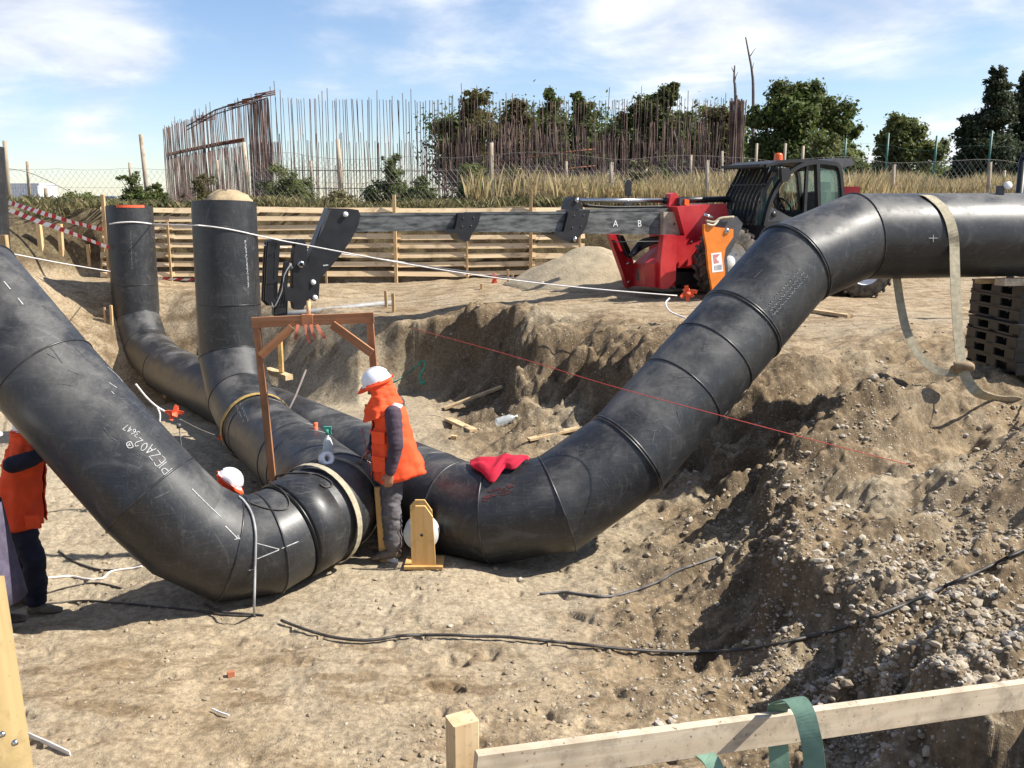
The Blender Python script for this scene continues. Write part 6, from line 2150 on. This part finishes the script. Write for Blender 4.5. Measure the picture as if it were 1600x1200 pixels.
# scraps on the ground
for lab, pts, w, m in (('white plastic strip on the ground by the left post', [(46, 1153), (80, 1168), (110, 1182)], .035, M_WHITE), ('small white scrap of plastic in the middle foreground', [(332, 1112), (345, 1118), (358, 1122)], .012, M_WHITE), ('pale scrap at the worker’s boots', [(606, 877), (622, 880)], .04, M_WHITE)):
    P = [G(x, y) + Vector((0, 0, .02)) for x, y in smooth_px(pts, 3)]
    mb = MB(); mb.ribbon(P, Vector((.4, -.3, .5)), w, .006); o = mb.build('plastic_scrap', m); tag(rebase(o, P[0]), lab, 'scrap')
mb = MB(); q = G(361, 1057); mb.box(q + Vector((0, 0, .02)), (.045, .03, .035), Matrix.Rotation(.5, 3, 'Z')); o = mb.build('brick_chip', simple('brick_red', (.42, .14, .07), .9)); tag(rebase(o, q), 'small orange-red chip of brick on the foreground soil', 'chip')
# teal strap on the far slope
P = [G(x, y) + Vector((0, 0, .03)) for x, y in smooth_px([(561, 602), (570, 594), (582, 600), (600, 603), (622, 597), (640, 584), (655, 571), (662, 567), (662, 578), (656, 590), (658, 602), (665, 598)], 4)]
mb = MB(); mb.ribbon(P, Vector((.6, -.2, .7)), .045, .006); o = mb.build('teal_strap', M_TEAL); tag(rebase(o, P[0]), 'teal webbing strap lying on the far slope behind the worker', 'strap')

# ---- foreground rail and left post
def rail():
    root = empty('timber_rail', Pd(730, 1190, 2.25)); tag(root, 'pale timber rail nailed to a short post in the foreground', 'rail'); bpy.context.view_layer.update()
    a = Pd(742, 1203, 2.26); b = Pd(1660, 1076, 3.0)
    board('rail_board', a, b + (b - a) * .15, .028, .098, M_WOODP, root, chamfer=.003)
    t = Pd(722, 1122, 2.30)
    board('post', Vector((t.x, t.y, gz(t.x, t.y) - .3)), t, .06, .07, M_WOOD, root, up=(.9, .45, 0), chamfer=.003)


rail()


def rail_strap():
    root = empty('green_strap', Pd(1230, 1110, 2.5)); tag(root, 'green webbing strap thrown over the foreground rail', 'strap'); bpy.context.view_layer.update()
    f = [Pd(1216, 1098, 2.55), Pd(1228, 1093, 2.50), Pd(1243, 1094, 2.44), Pd(1256, 1112, 2.40), Pd(1264, 1140, 2.38), Pd(1270, 1170, 2.37), Pd(1274, 1215, 2.36)]
    mb = MB(); mb.ribbon(bez(f, 5), [Vector((1, -.1, .35)).lerp(Vector((.75, -.3, .1)), i / 30) for i in range(31)], [.055] * 31, .004); part(mb, 'near_end', M_GREEN, root)
    g = [Pd(1216, 1099, 2.56), Pd(1214, 1130, 2.62), Pd(1216, 1165, 2.62), Pd(1220, 1215, 2.62)]
    mb = MB(); mb.ribbon(bez(g, 5), Vector((1, 0, .05)), .058, .004); part(mb, 'far_end', M_GREEN, root)
    h = [Pd(1095, 1175, 2.5), Pd(1112, 1190, 2.48), Pd(1122, 1215, 2.46)]
    mb = MB(); mb.ribbon(bez(h, 4), Vector((1, 0, -.2)), .05, .004); part(mb, 'loose_end', M_GREEN, root)


rail_strap()
root = empty('timber_post', Pd(10, 1200, 1.7)); tag(root, 'leaning yellow timber post cut by the left edge of the foreground', 'post'); bpy.context.view_layer.update()
a, b = Pd(22, 1280, 1.68), Pd(-32, 905, 1.8)
board('post', a + (a - b) * 1.0, b, .045, .085, M_WOODY if False else wood('mustard_wood', (.26, .185, .080), (.31, .225, .105), weather=.5), root, up=(0, 1, .2), chamfer=.002)
for x, y in ((24, 1160), (4, 1147)):
    mb = MB(); mb.lathe([(.001, .006), (.005, .006), (.006, 0)], Pd(x, y, 1.635), (0, -1, .2), 8); part(mb, 'bolt', M_STEEL, root)
# ================================================================== PEOPLE
def crease(me, amp, sc=7.0):
    """cloth folds: uneven ridges along the surface normal"""
    n = len(me.vertices)
    co = np.zeros(n * 3, np.float32); me.vertices.foreach_get('co', co); co = co.reshape(-1, 3).astype(float)
    nr = np.zeros(n * 3, np.float32); me.vertices.foreach_get('normal', nr); nr = nr.reshape(-1, 3)
    a = co[:, 0] * .8 + co[:, 1] * .6; b = co[:, 0] * -.6 + co[:, 1] * .8
    w = fbm(a * sc * .8, co[:, 2] * sc * 1.9 + b * 3, 701, 3, .55); w2 = fbm(b * sc * .8 + 9, co[:, 2] * sc * 1.7 + a * 4, 711, 3, .55)
    h = (0.6 - np.abs(w) * 2.2) * .6 + (0.6 - np.abs(w2) * 2.2) * .4
    co += nr * (amp * h)[:, None]
    me.vertices.foreach_set('co', co.ravel().astype(np.float32)); me.update()


def remeshed(mb, name, m, voxel, smooth=4, wrinkle=0.0):
    me = mb.mesh(name + '_raw')
    o = bpy.data.objects.new(name + '_raw', me); COL.objects.link(o)
    bm = bmesh.new(); bm.from_mesh(me); bmesh.ops.recalc_face_normals(bm, faces=bm.faces); bm.to_mesh(me); bm.free()
    r = o.modifiers.new('r', 'REMESH'); r.mode = 'VOXEL'; r.voxel_size = voxel; r.use_smooth_shade = True
    s = o.modifiers.new('s', 'SMOOTH'); s.factor = .5; s.iterations = smooth
    bpy.context.view_layer.update()
    out = bpy.data.meshes.new_from_object(o.evaluated_get(bpy.context.evaluated_depsgraph_get()))
    bpy.data.objects.remove(o, do_unlink=True)
    out.name = name
    if wrinkle: crease(out, wrinkle)
    out.materials.clear(); out.materials.append(m)
    return out


def limb(mb, pts, rad, n=14, ref=None):
    """tapered limb with rounded ends"""
    pts = [Vector(p) for p in pts]
    rad = [r if isinstance(r, (tuple, list)) else (r, r) for r in rad]
    d0 = (pts[0] - pts[1]).normalized(); d1 = (pts[-1] - pts[-2]).normalized()
    r0, r1 = rad[0], rad[-1]
    P = [pts[0] + d0 * min(r0) * .85, pts[0] + d0 * min(r0) * .55] + pts + [pts[-1] + d1 * min(r1) * .55, pts[-1] + d1 * min(r1) * .85]
    R = [(r0[0] * .35, r0[1] * .35), (r0[0] * .8, r0[1] * .8)] + rad + [(r1[0] * .8, r1[1] * .8), (r1[0] * .35, r1[1] * .35)]
    mb.tube(P, R, n, ref=ref)


def hand(mb, w, d, nrm, s=1.0, curl=.5, thumb_side=1):
    """w wrist, d along the fingers, nrm back of the hand"""
    d = Vector(d).normalized(); nrm = Vector(nrm); nrm = (nrm - d * nrm.dot(d)).normalized(); sd = d.cross(nrm) * thumb_side
    limb(mb, [w - d * .02 * s, w + d * .04 * s, w + d * .085 * s], [(.022 * s, .026 * s), (.018 * s, .040 * s), (.016 * s, .042 * s)], 12, ref=nrm)
    for k, (off, L) in enumerate(((.031, .075), (.010, .084), (-.011, .078), (-.031, .060))):
        b = w + d * (.08 * s) + sd * (off * s)
        p = b; a = 0; P = [p]
        for q, l in enumerate((.45, .32, .26)):
            a += curl * (.5 + .5 * q)
            p = p + (d * math.cos(a) - nrm * math.sin(a)) * (L * l * s); P.append(p)
        limb(mb, P, [.0095 * s, .0092 * s, .0085 * s, .0075 * s], 8)
    t0 = w + d * .025 * s + sd * .030 * s
    limb(mb, [t0, t0 + (d * .6 + sd * .7 - nrm * .25) * .035 * s, t0 + (d * .95 + sd * .6 - nrm * .5) * .065 * s], [.013 * s, .0115 * s, .009 * s], 8)


def boot(mb, a, fwd, s=1.0):
    """a: ankle point on the leg axis, about 9 cm above the ground"""
    f = Vector(fwd).normalized(); z = Vector((0, 0, 1))
    h = a + z * .06; sole = -.085
    limb(mb, [h, a - z * .02], [.058, .056], 12)
    limb(mb, [a - f * .045 + z * (-.045), a + f * .05 + z * (-.040), a + f * .13 + z * (-.052), a + f * .185 + z * (-.058)], [(.042, .043), (.044, .046), (.034, .052), (.024, .042)], 12, ref=(0, 0, 1))


def head_mesh(mb, c, fwd, s=1.0):
    """c: centre of the head"""
    f = Vector(fwd).normalized(); sd = Vector((-f.y, f.x, 0)).normalized(); u = f.cross(sd)
    if u.z < 0: u = -u
    prof = [(-.118, .032, .035, .045), (-.105, .050, .045, .035), (-.075, .068, .058, .022), (-.04, .082, .068, .010), (0, .092, .074, .0), (.04, .096, .076, -.004), (.075, .086, .068, -.006), (.10, .060, .048, -.006), (.112, .025, .02, -.006)]
    P = [c + u * h * s + f * o * s for h, a, b, o in prof]
    mb.tube(P, [(a * s, b * s) for h, a, b, o in prof], 18, ref=f)
    # nose, brow, lips, chin, ears
    limb(mb, [c + f * .088 * s + u * .012 * s, c + f * .108 * s - u * .028 * s], [.010 * s, .015 * s], 8)
    limb(mb, [c + f * .082 * s + u * .028 * s + sd * .035 * s, c + f * .082 * s + u * .028 * s - sd * .035 * s], [.012 * s, .012 * s], 8)
    limb(mb, [c + f * .090 * s - u * .058 * s + sd * .02 * s, c + f * .090 * s - u * .058 * s - sd * .02 * s], [.009 * s, .009 * s], 8)
    limb(mb, [c + f * .080 * s - u * .095 * s + sd * .01 * s, c + f * .080 * s - u * .095 * s - sd * .01 * s], [.018 * s, .018 * s], 8)
    for k in (-1, 1):
        limb(mb, [c + sd * (k * .074 * s) + u * .02 * s, c + sd * (k * .077 * s) - u * .03 * s], [(.018 * s, .008 * s), (.012 * s, .007 * s)], 8)
    return f, sd, u


def helmet(c, f, sd, u, root, s=1.0):
    mb = MB(); n = 28
    rings = []
    for t in np.linspace(0, 1, 9):
        a = t * math.pi / 2
        rings.append((math.cos(a), math.sin(a)))
    vs = []; fs = []
    b = c + u * .045 * s
    for cr, sr in rings:
        for k in range(n):
            th = 2 * math.pi * k / n
            vs.append(b + f * ((.130 * s) * cr * math.cos(th)) + sd * (.108 * s * cr * math.sin(th)) + u * (.122 * s * sr))
    for j in range(len(rings) - 1):
        for k in range(n):
            fs.append((j * n + k, j * n + (k + 1) % n, (j + 1) * n + (k + 1) % n, (j + 1) * n + k))
    mb.add(vs, fs, True)
    o = part(mb, 'helmet', M_HELMET, root)
    mb = MB()
    vs = []
    for rr, dz in ((1.0, .003), (1.0, -.010)):
        for k in range(n):
            th = 2 * math.pi * k / n
            pk = max(0, math.cos(th)) ** 2
            for q in (0, 1):
                e = 1.0 if q == 0 else 1.06 + .26 * pk
                vs.append(b + f * ((.130 * s) * e * math.cos(th)) + sd * (.108 * s * (1.0 if q == 0 else 1.07) * math.sin(th)) + u * (dz * s - .012 * q * pk))
    fs = []
    for k in range(n):
        a0, a1 = 2 * k, 2 * ((k + 1) % n); m = 2 * n
        fs += [(a0, a1, a1 + 1, a0 + 1), (m + a0, m + a0 + 1, m + a1 + 1, m + a1), (a0 + 1, a1 + 1, m + a1 + 1, m + a0 + 1)]
    mb.add(vs, fs, True); part(mb, 'helmet_brim', M_HELMET, root)
    mb = MB()
    mb.ribbon([b + f * ((.131 * s) * math.cos(a)) + u * (.124 * s * math.sin(a)) for a in np.linspace(.25, 2.7, 14)], sd, .03 * s, .01 * s); subpart(mb, 'crown_ridge', M_HELMET, root, o)


def sheet_grid(rows, closed=False):
    n = len(rows[0]); vs = [p for r in rows for p in r]; fs = []
    for j in range(len(rows) - 1):
        for k in range(n if closed else n - 1):
            fs.append((j * n + k, j * n + (k + 1) % n, (j + 1) * n + (k + 1) % n, (j + 1) * n + k))
    return vs, fs


def hood_cloth(c, f, sd, u, root, shoulder, s=1.0, m=None):
    """neck flap hanging from the helmet, open at the face"""
    rg = random.Random(9)
    n = 36; rows = []
    down = Vector((0, 0, -1))
    for j, t in enumerate(np.linspace(0, 1, 12)):
        row = []
        for k in range(n):
            gap = .60 + .80 * max(0, 1 - abs(t - .30) / .45)
            th = gap + (2 * math.pi - 2 * gap) * k / (n - 1)
            fold = .010 * math.sin(th * 7 + t * 3) * t + .006 * math.sin(th * 13 - t * 5) * t
            rf = .128 + .020 * math.sin(t * math.pi) + .055 * t ** 2.5; rs = .108 + .006 * math.sin(t * math.pi) + .125 * t ** 2.2
            top = c + u * (.05 * s) + f * ((rf + fold) * math.cos(th) * s) + sd * ((rs + fold) * math.sin(th) * s)
            p = top + down * (t * .285 * s) + (shoulder - c).project(f) * 0
            p = p + Vector(((shoulder.x - c.x), (shoulder.y - c.y), 0)) * (t ** 1.5 * .85)
            row.append(p)
        rows.append(row)
    vs, fs = sheet_grid(rows)
    mb = MB(); mb.add(vs, fs, True)
    me0 = mb.mesh('neck_hood'); bm = bmesh.new(); bm.from_mesh(me0)
    bmesh.ops.subdivide_edges(bm, edges=bm.edges, cuts=2, use_grid_fill=True, smooth=.6); bm.normal_update(); bm.to_mesh(me0); bm.free(); me0.update()
    crease(me0, .014, 9.0)
    me0.polygons.foreach_set('use_smooth', np.ones(len(me0.polygons), bool)); me0.materials.append(m or M_HIVIS); me0.transform(root.matrix_basis.inverted())
    o = obj('neck_hood', me0, None, root)
    k = o.modifiers.new('t', 'SOLIDIFY'); k.thickness = .006
    # peak band over the brim
    mb = MB()
    b = c + u * .045 * s
    arc = [(b + f * (.150 * s * math.cos(a)) + sd * (.124 * s * math.sin(a)) + u * (-.004)) for a in np.linspace(-2.7, 2.7, 30)]
    out = [(b + f * ((.155 + .048 * max(0, math.cos(a)) ** 1.5) * s * math.cos(a)) + sd * (.132 * s * math.sin(a)) + u * (-.030 - .012 * max(0, math.cos(a)))) for a in np.linspace(-2.7, 2.7, 30)]
    vs, fs = sheet_grid([arc, out]); mb.add(vs, fs, True); q = part(mb, 'hood_peak', m or M_HIVIS, root, fix=False)
    k = q.modifiers.new('t', 'SOLIDIFY'); k.thickness = .006


def vest_cloth(J, root, m, hem=.78, flare_back=.10, open_front=True, seed=1):
    """sleeveless vest: J has pelvis, chest, neck points and forward f, side sd"""
    f, sd = J['f'], J['sd']
    rg = random.Random(seed)
    zc = [(hem, 0), ((hem + J['waist'].z) / 2, .2), (J['waist'].z, .45), ((J['waist'].z + J['chest'].z) / 2, .62), (J['chest'].z, .8), (J['chest'].z + .08, .9), (J['sh_z'] + .015, 1.0), (J['sh_z'] + .055, 1.05), (J['neck'].z - .01, 1.12)]
    n = 44; rows = []
    for z, t in zc:
        # axis of the torso at this height
        if z < J['waist'].z: c = J['pelvis'].lerp(J['waist'], max(0, (z - J['pelvis'].z) / (J['waist'].z - J['pelvis'].z)))
        elif z < J['chest'].z: c = J['waist'].lerp(J['chest'], (z - J['waist'].z) / (J['chest'].z - J['waist'].z))
        else: c = J['chest'].lerp(J['neck'], min(1, (z - J['chest'].z) / (J['neck'].z - J['chest'].z)))
        if t < .8: rf, rb, rs = .178, .150 + flare_back * (1 - t / .8), .235 - .03 * t
        elif t < 1: rf, rb, rs = .165, .145, .215
        elif t < 1.03: rf, rb, rs = .125, .125, .205
        elif t < 1.1: rf, rb, rs = .105, .110, .150
        else: rf, rb, rs = .088, .088, .085
        row = []
        for k in range(n):
            th = 2 * math.pi * k / n
            fold = (1 - min(1, t)) * (.014 * math.sin(5 * th + seed) + .008 * math.sin(9 * th + 2 * seed)) + .004 * math.sin(7 * th + t * 9)
            ca, sa = math.cos(th), math.sin(th)
            r1 = (rf if ca > 0 else rb)
            zz = z - (.06 * max(0, -ca) * -1 if t == 0 else 0) * (1 if flare_back > .05 else 0)
            row.append(Vector((c.x, c.y, zz)) + f * ((r1 + fold) * ca) + sd * ((rs + fold) * sa))
        rows.append(row)
    vs, fs = sheet_grid(rows, True)
    if open_front:      # leave the chest open along the front edge
        nr = len(rows)
        keep = []
        for j in range(nr - 1):
            for k in range(n):
                th = 2 * math.pi * (k + .5) / n
                a = min(th, 2 * math.pi - th)
                lim = .10 + .22 * max(0, (j - 3) / 4)
                if a > lim: keep.append(fs[j * n + k])
        fs = keep
    mb = MB(); mb.add(vs, fs, True)
    me0 = mb.mesh('vest'); bm = bmesh.new(); bm.from_mesh(me0)
    bmesh.ops.subdivide_edges(bm, edges=bm.edges, cuts=3, use_grid_fill=True, smooth=.6)
    bm.normal_update(); bm.to_mesh(me0); bm.free(); me0.update()
    crease(me0, .020, 6.0)
    me0.polygons.foreach_set('use_smooth', np.ones(len(me0.polygons), bool))
    me0.materials.append(m); me0.transform(root.matrix_basis.inverted())
    o = obj('vest', me0, None, root)
    k = o.modifiers.new('t', 'SOLIDIFY'); k.thickness = .012
    J['vest_rows'] = rows
    return o


def person(name, label, loc, rotz, J, top, trousers, vest=None, hood=True, look=(1, 0, -.35), hem=.78, flare=.10, vox=.009):
    """J: joints in a local frame facing +x; everything is built in world space and handed to root"""
    root = empty(name, loc, rotz); tag(root, label, 'person'); bpy.context.view_layer.update()
    M = root.matrix_basis
    g = {}
    for k, v in J.items():
        g[k] = [M @ Vector(p) for p in v] if isinstance(v, list) else (M @ Vector(v) if isinstance(v, tuple) else v)
    R3 = M.to_3x3()
    f = R3 @ Vector((1, 0, 0)); sd = R3 @ Vector((0, 1, 0))
    lk = R3 @ Vector(look)
    # --- body: one continuous figure
    mb = MB()
    limb(mb, [g['pelvis'], g['waist'], g['chest'], g['chest'].lerp(g['neck'], .5)], [(.105, .15), (.095, .135), (.105, .155), (.07, .12)], 18, ref=f)
    limb(mb, [g['neck'] - Vector((0, 0, .06)), g['neck'].lerp(g['head'], .5)], [.058, .054], 12)
    hf, hs, hu = head_mesh(mb, g['head'], lk)
    for s in ('l', 'r'):
        a = g['arm_' + s]; limb(mb, a[:3], [.045, .038, .027], 12)
        limb(mb, [g['chest'].lerp(g['neck'], .35), a[0]], [.06, .045], 12)
        l = g['leg_' + s]; limb(mb, l[:3], [.075, .052, .038], 12)
        limb(mb, [g['pelvis'], l[0]], [.09, .08], 12)
        hd = (a[3] - a[2]).normalized(); bk = sd if s == 'l' else -sd
        nr = (R3 @ Vector(J['hand_n_' + s])) if 'hand_n_' + s in J else bk
        hand(mb, a[2], hd, nr, 1.0, J.get('curl_' + s, .45), J.get('thumb_' + s, 1 if s == 'l' else -1))
    me = remeshed(mb, 'body', M_SKIN, vox * .8, 2)
    me.transform(M.inverted()); obj('body', me, None, root)
    # --- trousers
    mb = MB()
    limb(mb, [g['waist'].lerp(g['pelvis'], .45), g['pelvis'], g['pelvis'] - Vector((0, 0, .06))], [(.125, .165), (.135, .175), (.11, .15)], 18, ref=f)
    for s in ('l', 'r'):
        l = g['leg_' + s]
        k1 = l[0].lerp(l[1], .5)
        limb(mb, [l[0], k1, l[1], l[1].lerp(l[2], .45), l[2] + (l[1] - l[2]).normalized() * .05], [.110, .103, .090, .090, .084], 14)
    me = remeshed(mb, 'trousers', trousers, vox, 4, .016); me.transform(M.inverted()); obj('trousers', me, None, root)
    # --- shirt with sleeves
    mb = MB()
    limb(mb, [g['pelvis'].lerp(g['waist'], .2), g['waist'], g['chest'], g['chest'].lerp(g['neck'], .45)], [(.130, .175), (.125, .165), (.128, .178), (.085, .135)], 18, ref=f)
    limb(mb, [g['chest'].lerp(g['neck'], .5), g['neck'] + Vector((0, 0, .005))], [.085, .066], 12)
    for s in ('l', 'r'):
        a = g['arm_' + s]
        limb(mb, [g['chest'].lerp(g['neck'], .40), a[0]], [.075, .070], 12)
        limb(mb, [a[0], a[0].lerp(a[1], .5), a[1], a[1].lerp(a[2], .5), a[2].lerp(a[1], .10)], [.076, .070, .062, .056, .046], 14)
    me = remeshed(mb, 'shirt', top, vox, 3, .010); me.transform(M.inverted()); obj('shirt', me, None, root)
    # --- boots
    for s in ('l', 'r'):
        mb = MB(); boot(mb, g['leg_' + s][2], g['toe_' + s] if isinstance(g.get('toe_' + s), Vector) and False else (R3 @ Vector(J['toe_' + s])))
        me = remeshed(mb, 'boot', M_BOOT, .008, 2); me.transform(M.inverted()); obj('boot', me, None, root)
    helmet(g['head'], hf, hs, hu, root)
    if hood: hood_cloth(g['head'], hf, hs, hu, root, g['neck'] - Vector((0, 0, .03)))
    JJ = dict(f=f, sd=sd, pelvis=g['pelvis'], waist=g['waist'], chest=g['chest'], neck=g['neck'], sh_z=g['arm_l'][0].z)
    if vest:
        vest_cloth(JJ, root, vest, hem=M.translation.z + hem, flare_back=flare)
    root['_j'] = 0
    del root['_j']
    return root, g, JJ, M


# --- the standing worker, facing left, near side = his left
wp = Pz(618, 872, -1.5); wz = gz(wp.x, wp.y)
J1 = dict(pelvis=(.0, 0, .90), waist=(.01, 0, 1.06), chest=(.0, 0, 1.27), neck=(.055, 0, 1.455), head=(.105, 0, 1.585),
          arm_l=[(-.045, .215, 1.385), (-.065, .262, 1.10), (-.005, .262, .86), (.01, .255, .76)], arm_r=[(-.02, -.215, 1.385), (.10, -.25, 1.12), (.23, -.18, .95), (.30, -.15, .88)],
          leg_l=[(.0, .09, .87), (.015, .10, .48), (.0, .10, .10)], leg_r=[(.0, -.09, .87), (.05, -.10, .48), (.06, -.10, .10)], toe_l=(1, .25, 0), toe_r=(1, -.1, 0), hand_n_l=(-.2, 1, 0), hand_n_r=(0, -.3, 1), curl_l=.5, curl_r=.35)
W1, g1, JJ1, M1 = person('person', 'worker standing by the bent pipe in orange vest, hood and white helmet, facing left', (wp.x, wp.y, wz), math.pi, J1, M_SHIRT, M_PANTS, M_HIVIS, True, look=(1, 0, -.42), hem=.755, flare=.15, vox=.010)
f_, s_ = JJ1['f'], JJ1['sd']
# pockets, edge trim and shoulder band on the vest
for (zc, fw, hh) in ((1.17, .155, .10), (.93, .165, .13)):
    mb = MB(); c = Vector((wp.x, wp.y, wz + zc)) + f_ * .085 + s_ * .212
    rot = Matrix((f_, s_, Vector((0, 0, 1)))).transposed() @ Matrix.Rotation(-.42, 3, 'Z')
    mb.box(c, (.13, .035, hh), rot); part(mb, 'vest_pocket', M_HIVIS, W1)
    mb = MB(); mb.box(c + Vector((0, 0, hh * .42)), (.138, .048, hh * .28), rot); part(mb, 'pocket_flap', M_HIVIS, W1)
rows = JJ1['vest_rows']
for sgn in (3, -3):
    P = [rows[j][sgn if j < 4 else sgn + (1 if sgn > 0 else -1)] + f_ * .008 for j in range(0, 8)]
    mb = MB(); mb.ribbon(bez(P, 3), s_, .030, .012); part(mb, 'vest_edge', M_NAVY, W1)
mb = MB(); a = Vector(g1['arm_l'][0]) + Vector((0, 0, .045)); mb.ribbon(bez([a - f_ * .07 - s_ * .06, a - s_ * .075 + Vector((0, 0, .015)), a + f_ * .085 - s_ * .07 - Vector((0, 0, .01))], 4), s_ + Vector((0, 0, -.6)), .05, .006); part(mb, 'silver_band', M_REFLECT, W1)

# --- worker at the left edge, behind the climbing pipe, arms raised to it
lp = Pd(62, 952, 7.75); lz = gz(lp.x, lp.y)
J2 = dict(pelvis=(-.02, 0, .90), waist=(-.01, 0, 1.06), chest=(.03, 0, 1.27), neck=(.07, 0, 1.45), head=(.12, 0, 1.575),
          arm_l=[(.03, .20, 1.36), (.22, .24, 1.38), (.42, .18, 1.48), (.50, .16, 1.5)], arm_r=[(.03, -.20, 1.36), (.20, -.24, 1.42), (.40, -.18, 1.50), (.48, -.16, 1.52)],
          leg_l=[(-.02, .09, .87), (-.09, .12, .48), (-.20, .12, .10)], leg_r=[(-.01, -.09, .87), (.08, -.11, .48), (.06, -.11, .10)], toe_l=(1, .1, 0), toe_r=(1, -.05, 0), curl_l=.3, curl_r=.3)
W2, g2, JJ2, M2 = person('person', 'worker in orange vest and navy trousers half hidden by the climbing pipe at left', (lp.x - .04, lp.y, lz), .15, J2, M_NAVY, M_NAVY, M_HIVIS, True, look=(1, 0, .1), hem=.80, flare=.06, vox=.014)
mb = MB(); c = Vector((lp.x + .14, lp.y - .20, lz + .88)); mb.box(c, (.12, .03, .11)); part(mb, 'vest_pocket', M_HIVIS, W2)

# --- person at the very edge in a long greyish coat
ep = Pz(-42, 955, -1.5); ep = Pd(-14, 950, 7.0); ez = gz(ep.x, ep.y)
J4 = dict(pelvis=(0, 0, .90), waist=(0, 0, 1.06), chest=(.02, 0, 1.27), neck=(.03, 0, 1.45), head=(.06, 0, 1.575),
          arm_l=[(.0, .20, 1.37), (-.05, .25, 1.10), (-.02, .24, .86), (-.01, .24, .76)], arm_r=[(.0, -.20, 1.37), (.02, -.26, 1.10), (.05, -.25, .87), (.06, -.25, .77)],
          leg_l=[(0, .09, .87), (.02, .10, .48), (.0, .10, .10)], leg_r=[(0, -.09, .87), (.05, -.10, .48), (.0, -.10, .10)], toe_l=(1, .1, 0), toe_r=(1, -.1, 0))
W4, g4, JJ4, M4 = person('person', 'person in a greyish purple coat mostly cut off by the left edge', (ep.x, ep.y, ez), .1, J4, M_PURPLE, M_NAVY, None, False, look=(1, 0, -.1), vox=.014)
mb = MB(); n = 30; rows = []
for z, rf, rs in ((.28, .26, .28), (.45, .235, .26), (.65, .205, .235), (.85, .180, .215), (1.05, .155, .195)):
    rows.append([M4 @ (Vector((math.cos(2 * math.pi * k / n) * rf, math.sin(2 * math.pi * k / n) * (rs + .012 * math.sin(k * 1.9)), z))) for k in range(n)])
vs, fs = sheet_grid(rows, True); mb.add(vs, fs, True); o = part(mb, 'coat_skirt', M_PURPLE, W4, fix=False)
o.modifiers.new('t', 'SOLIDIFY').thickness = .01

# --- crouching worker between the pipes
cp = Pd(352, 765, 8.75); cz = gz(cp.x, cp.y)
hz = Pd(357, 748, 8.75).z - cz - .06
J3 = dict(pelvis=(-.22, 0, .30), waist=(-.16, 0, .40), chest=(-.02, 0, max(.42, hz - .16)), neck=(.06, 0, max(.48, hz - .09)), head=(.14, 0, hz),
          arm_l=[(.0, .19, hz - .12), (.16, .24, hz - .28), (.36, .18, hz - .22), (.44, .16, hz - .22)], arm_r=[(.0, -.19, hz - .12), (.16, -.24, hz - .28), (.36, -.18, hz - .22), (.44, -.16, hz - .22)],
          leg_l=[(-.20, .10, .30), (.14, .15, .34), (-.12, .14, .10)], leg_r=[(-.20, -.10, .30), (.14, -.15, .34), (-.12, -.14, .10)], toe_l=(1, .1, 0), toe_r=(1, -.1, 0))
W3, g3, JJ3, M3 = person('person', 'crouching worker whose white helmet and orange hood show above the front pipe', (cp.x - .13, cp.y, cz), .3, J3, M_NAVY, M_NAVY, None, True, look=(1, 0, -.9), vox=.014)
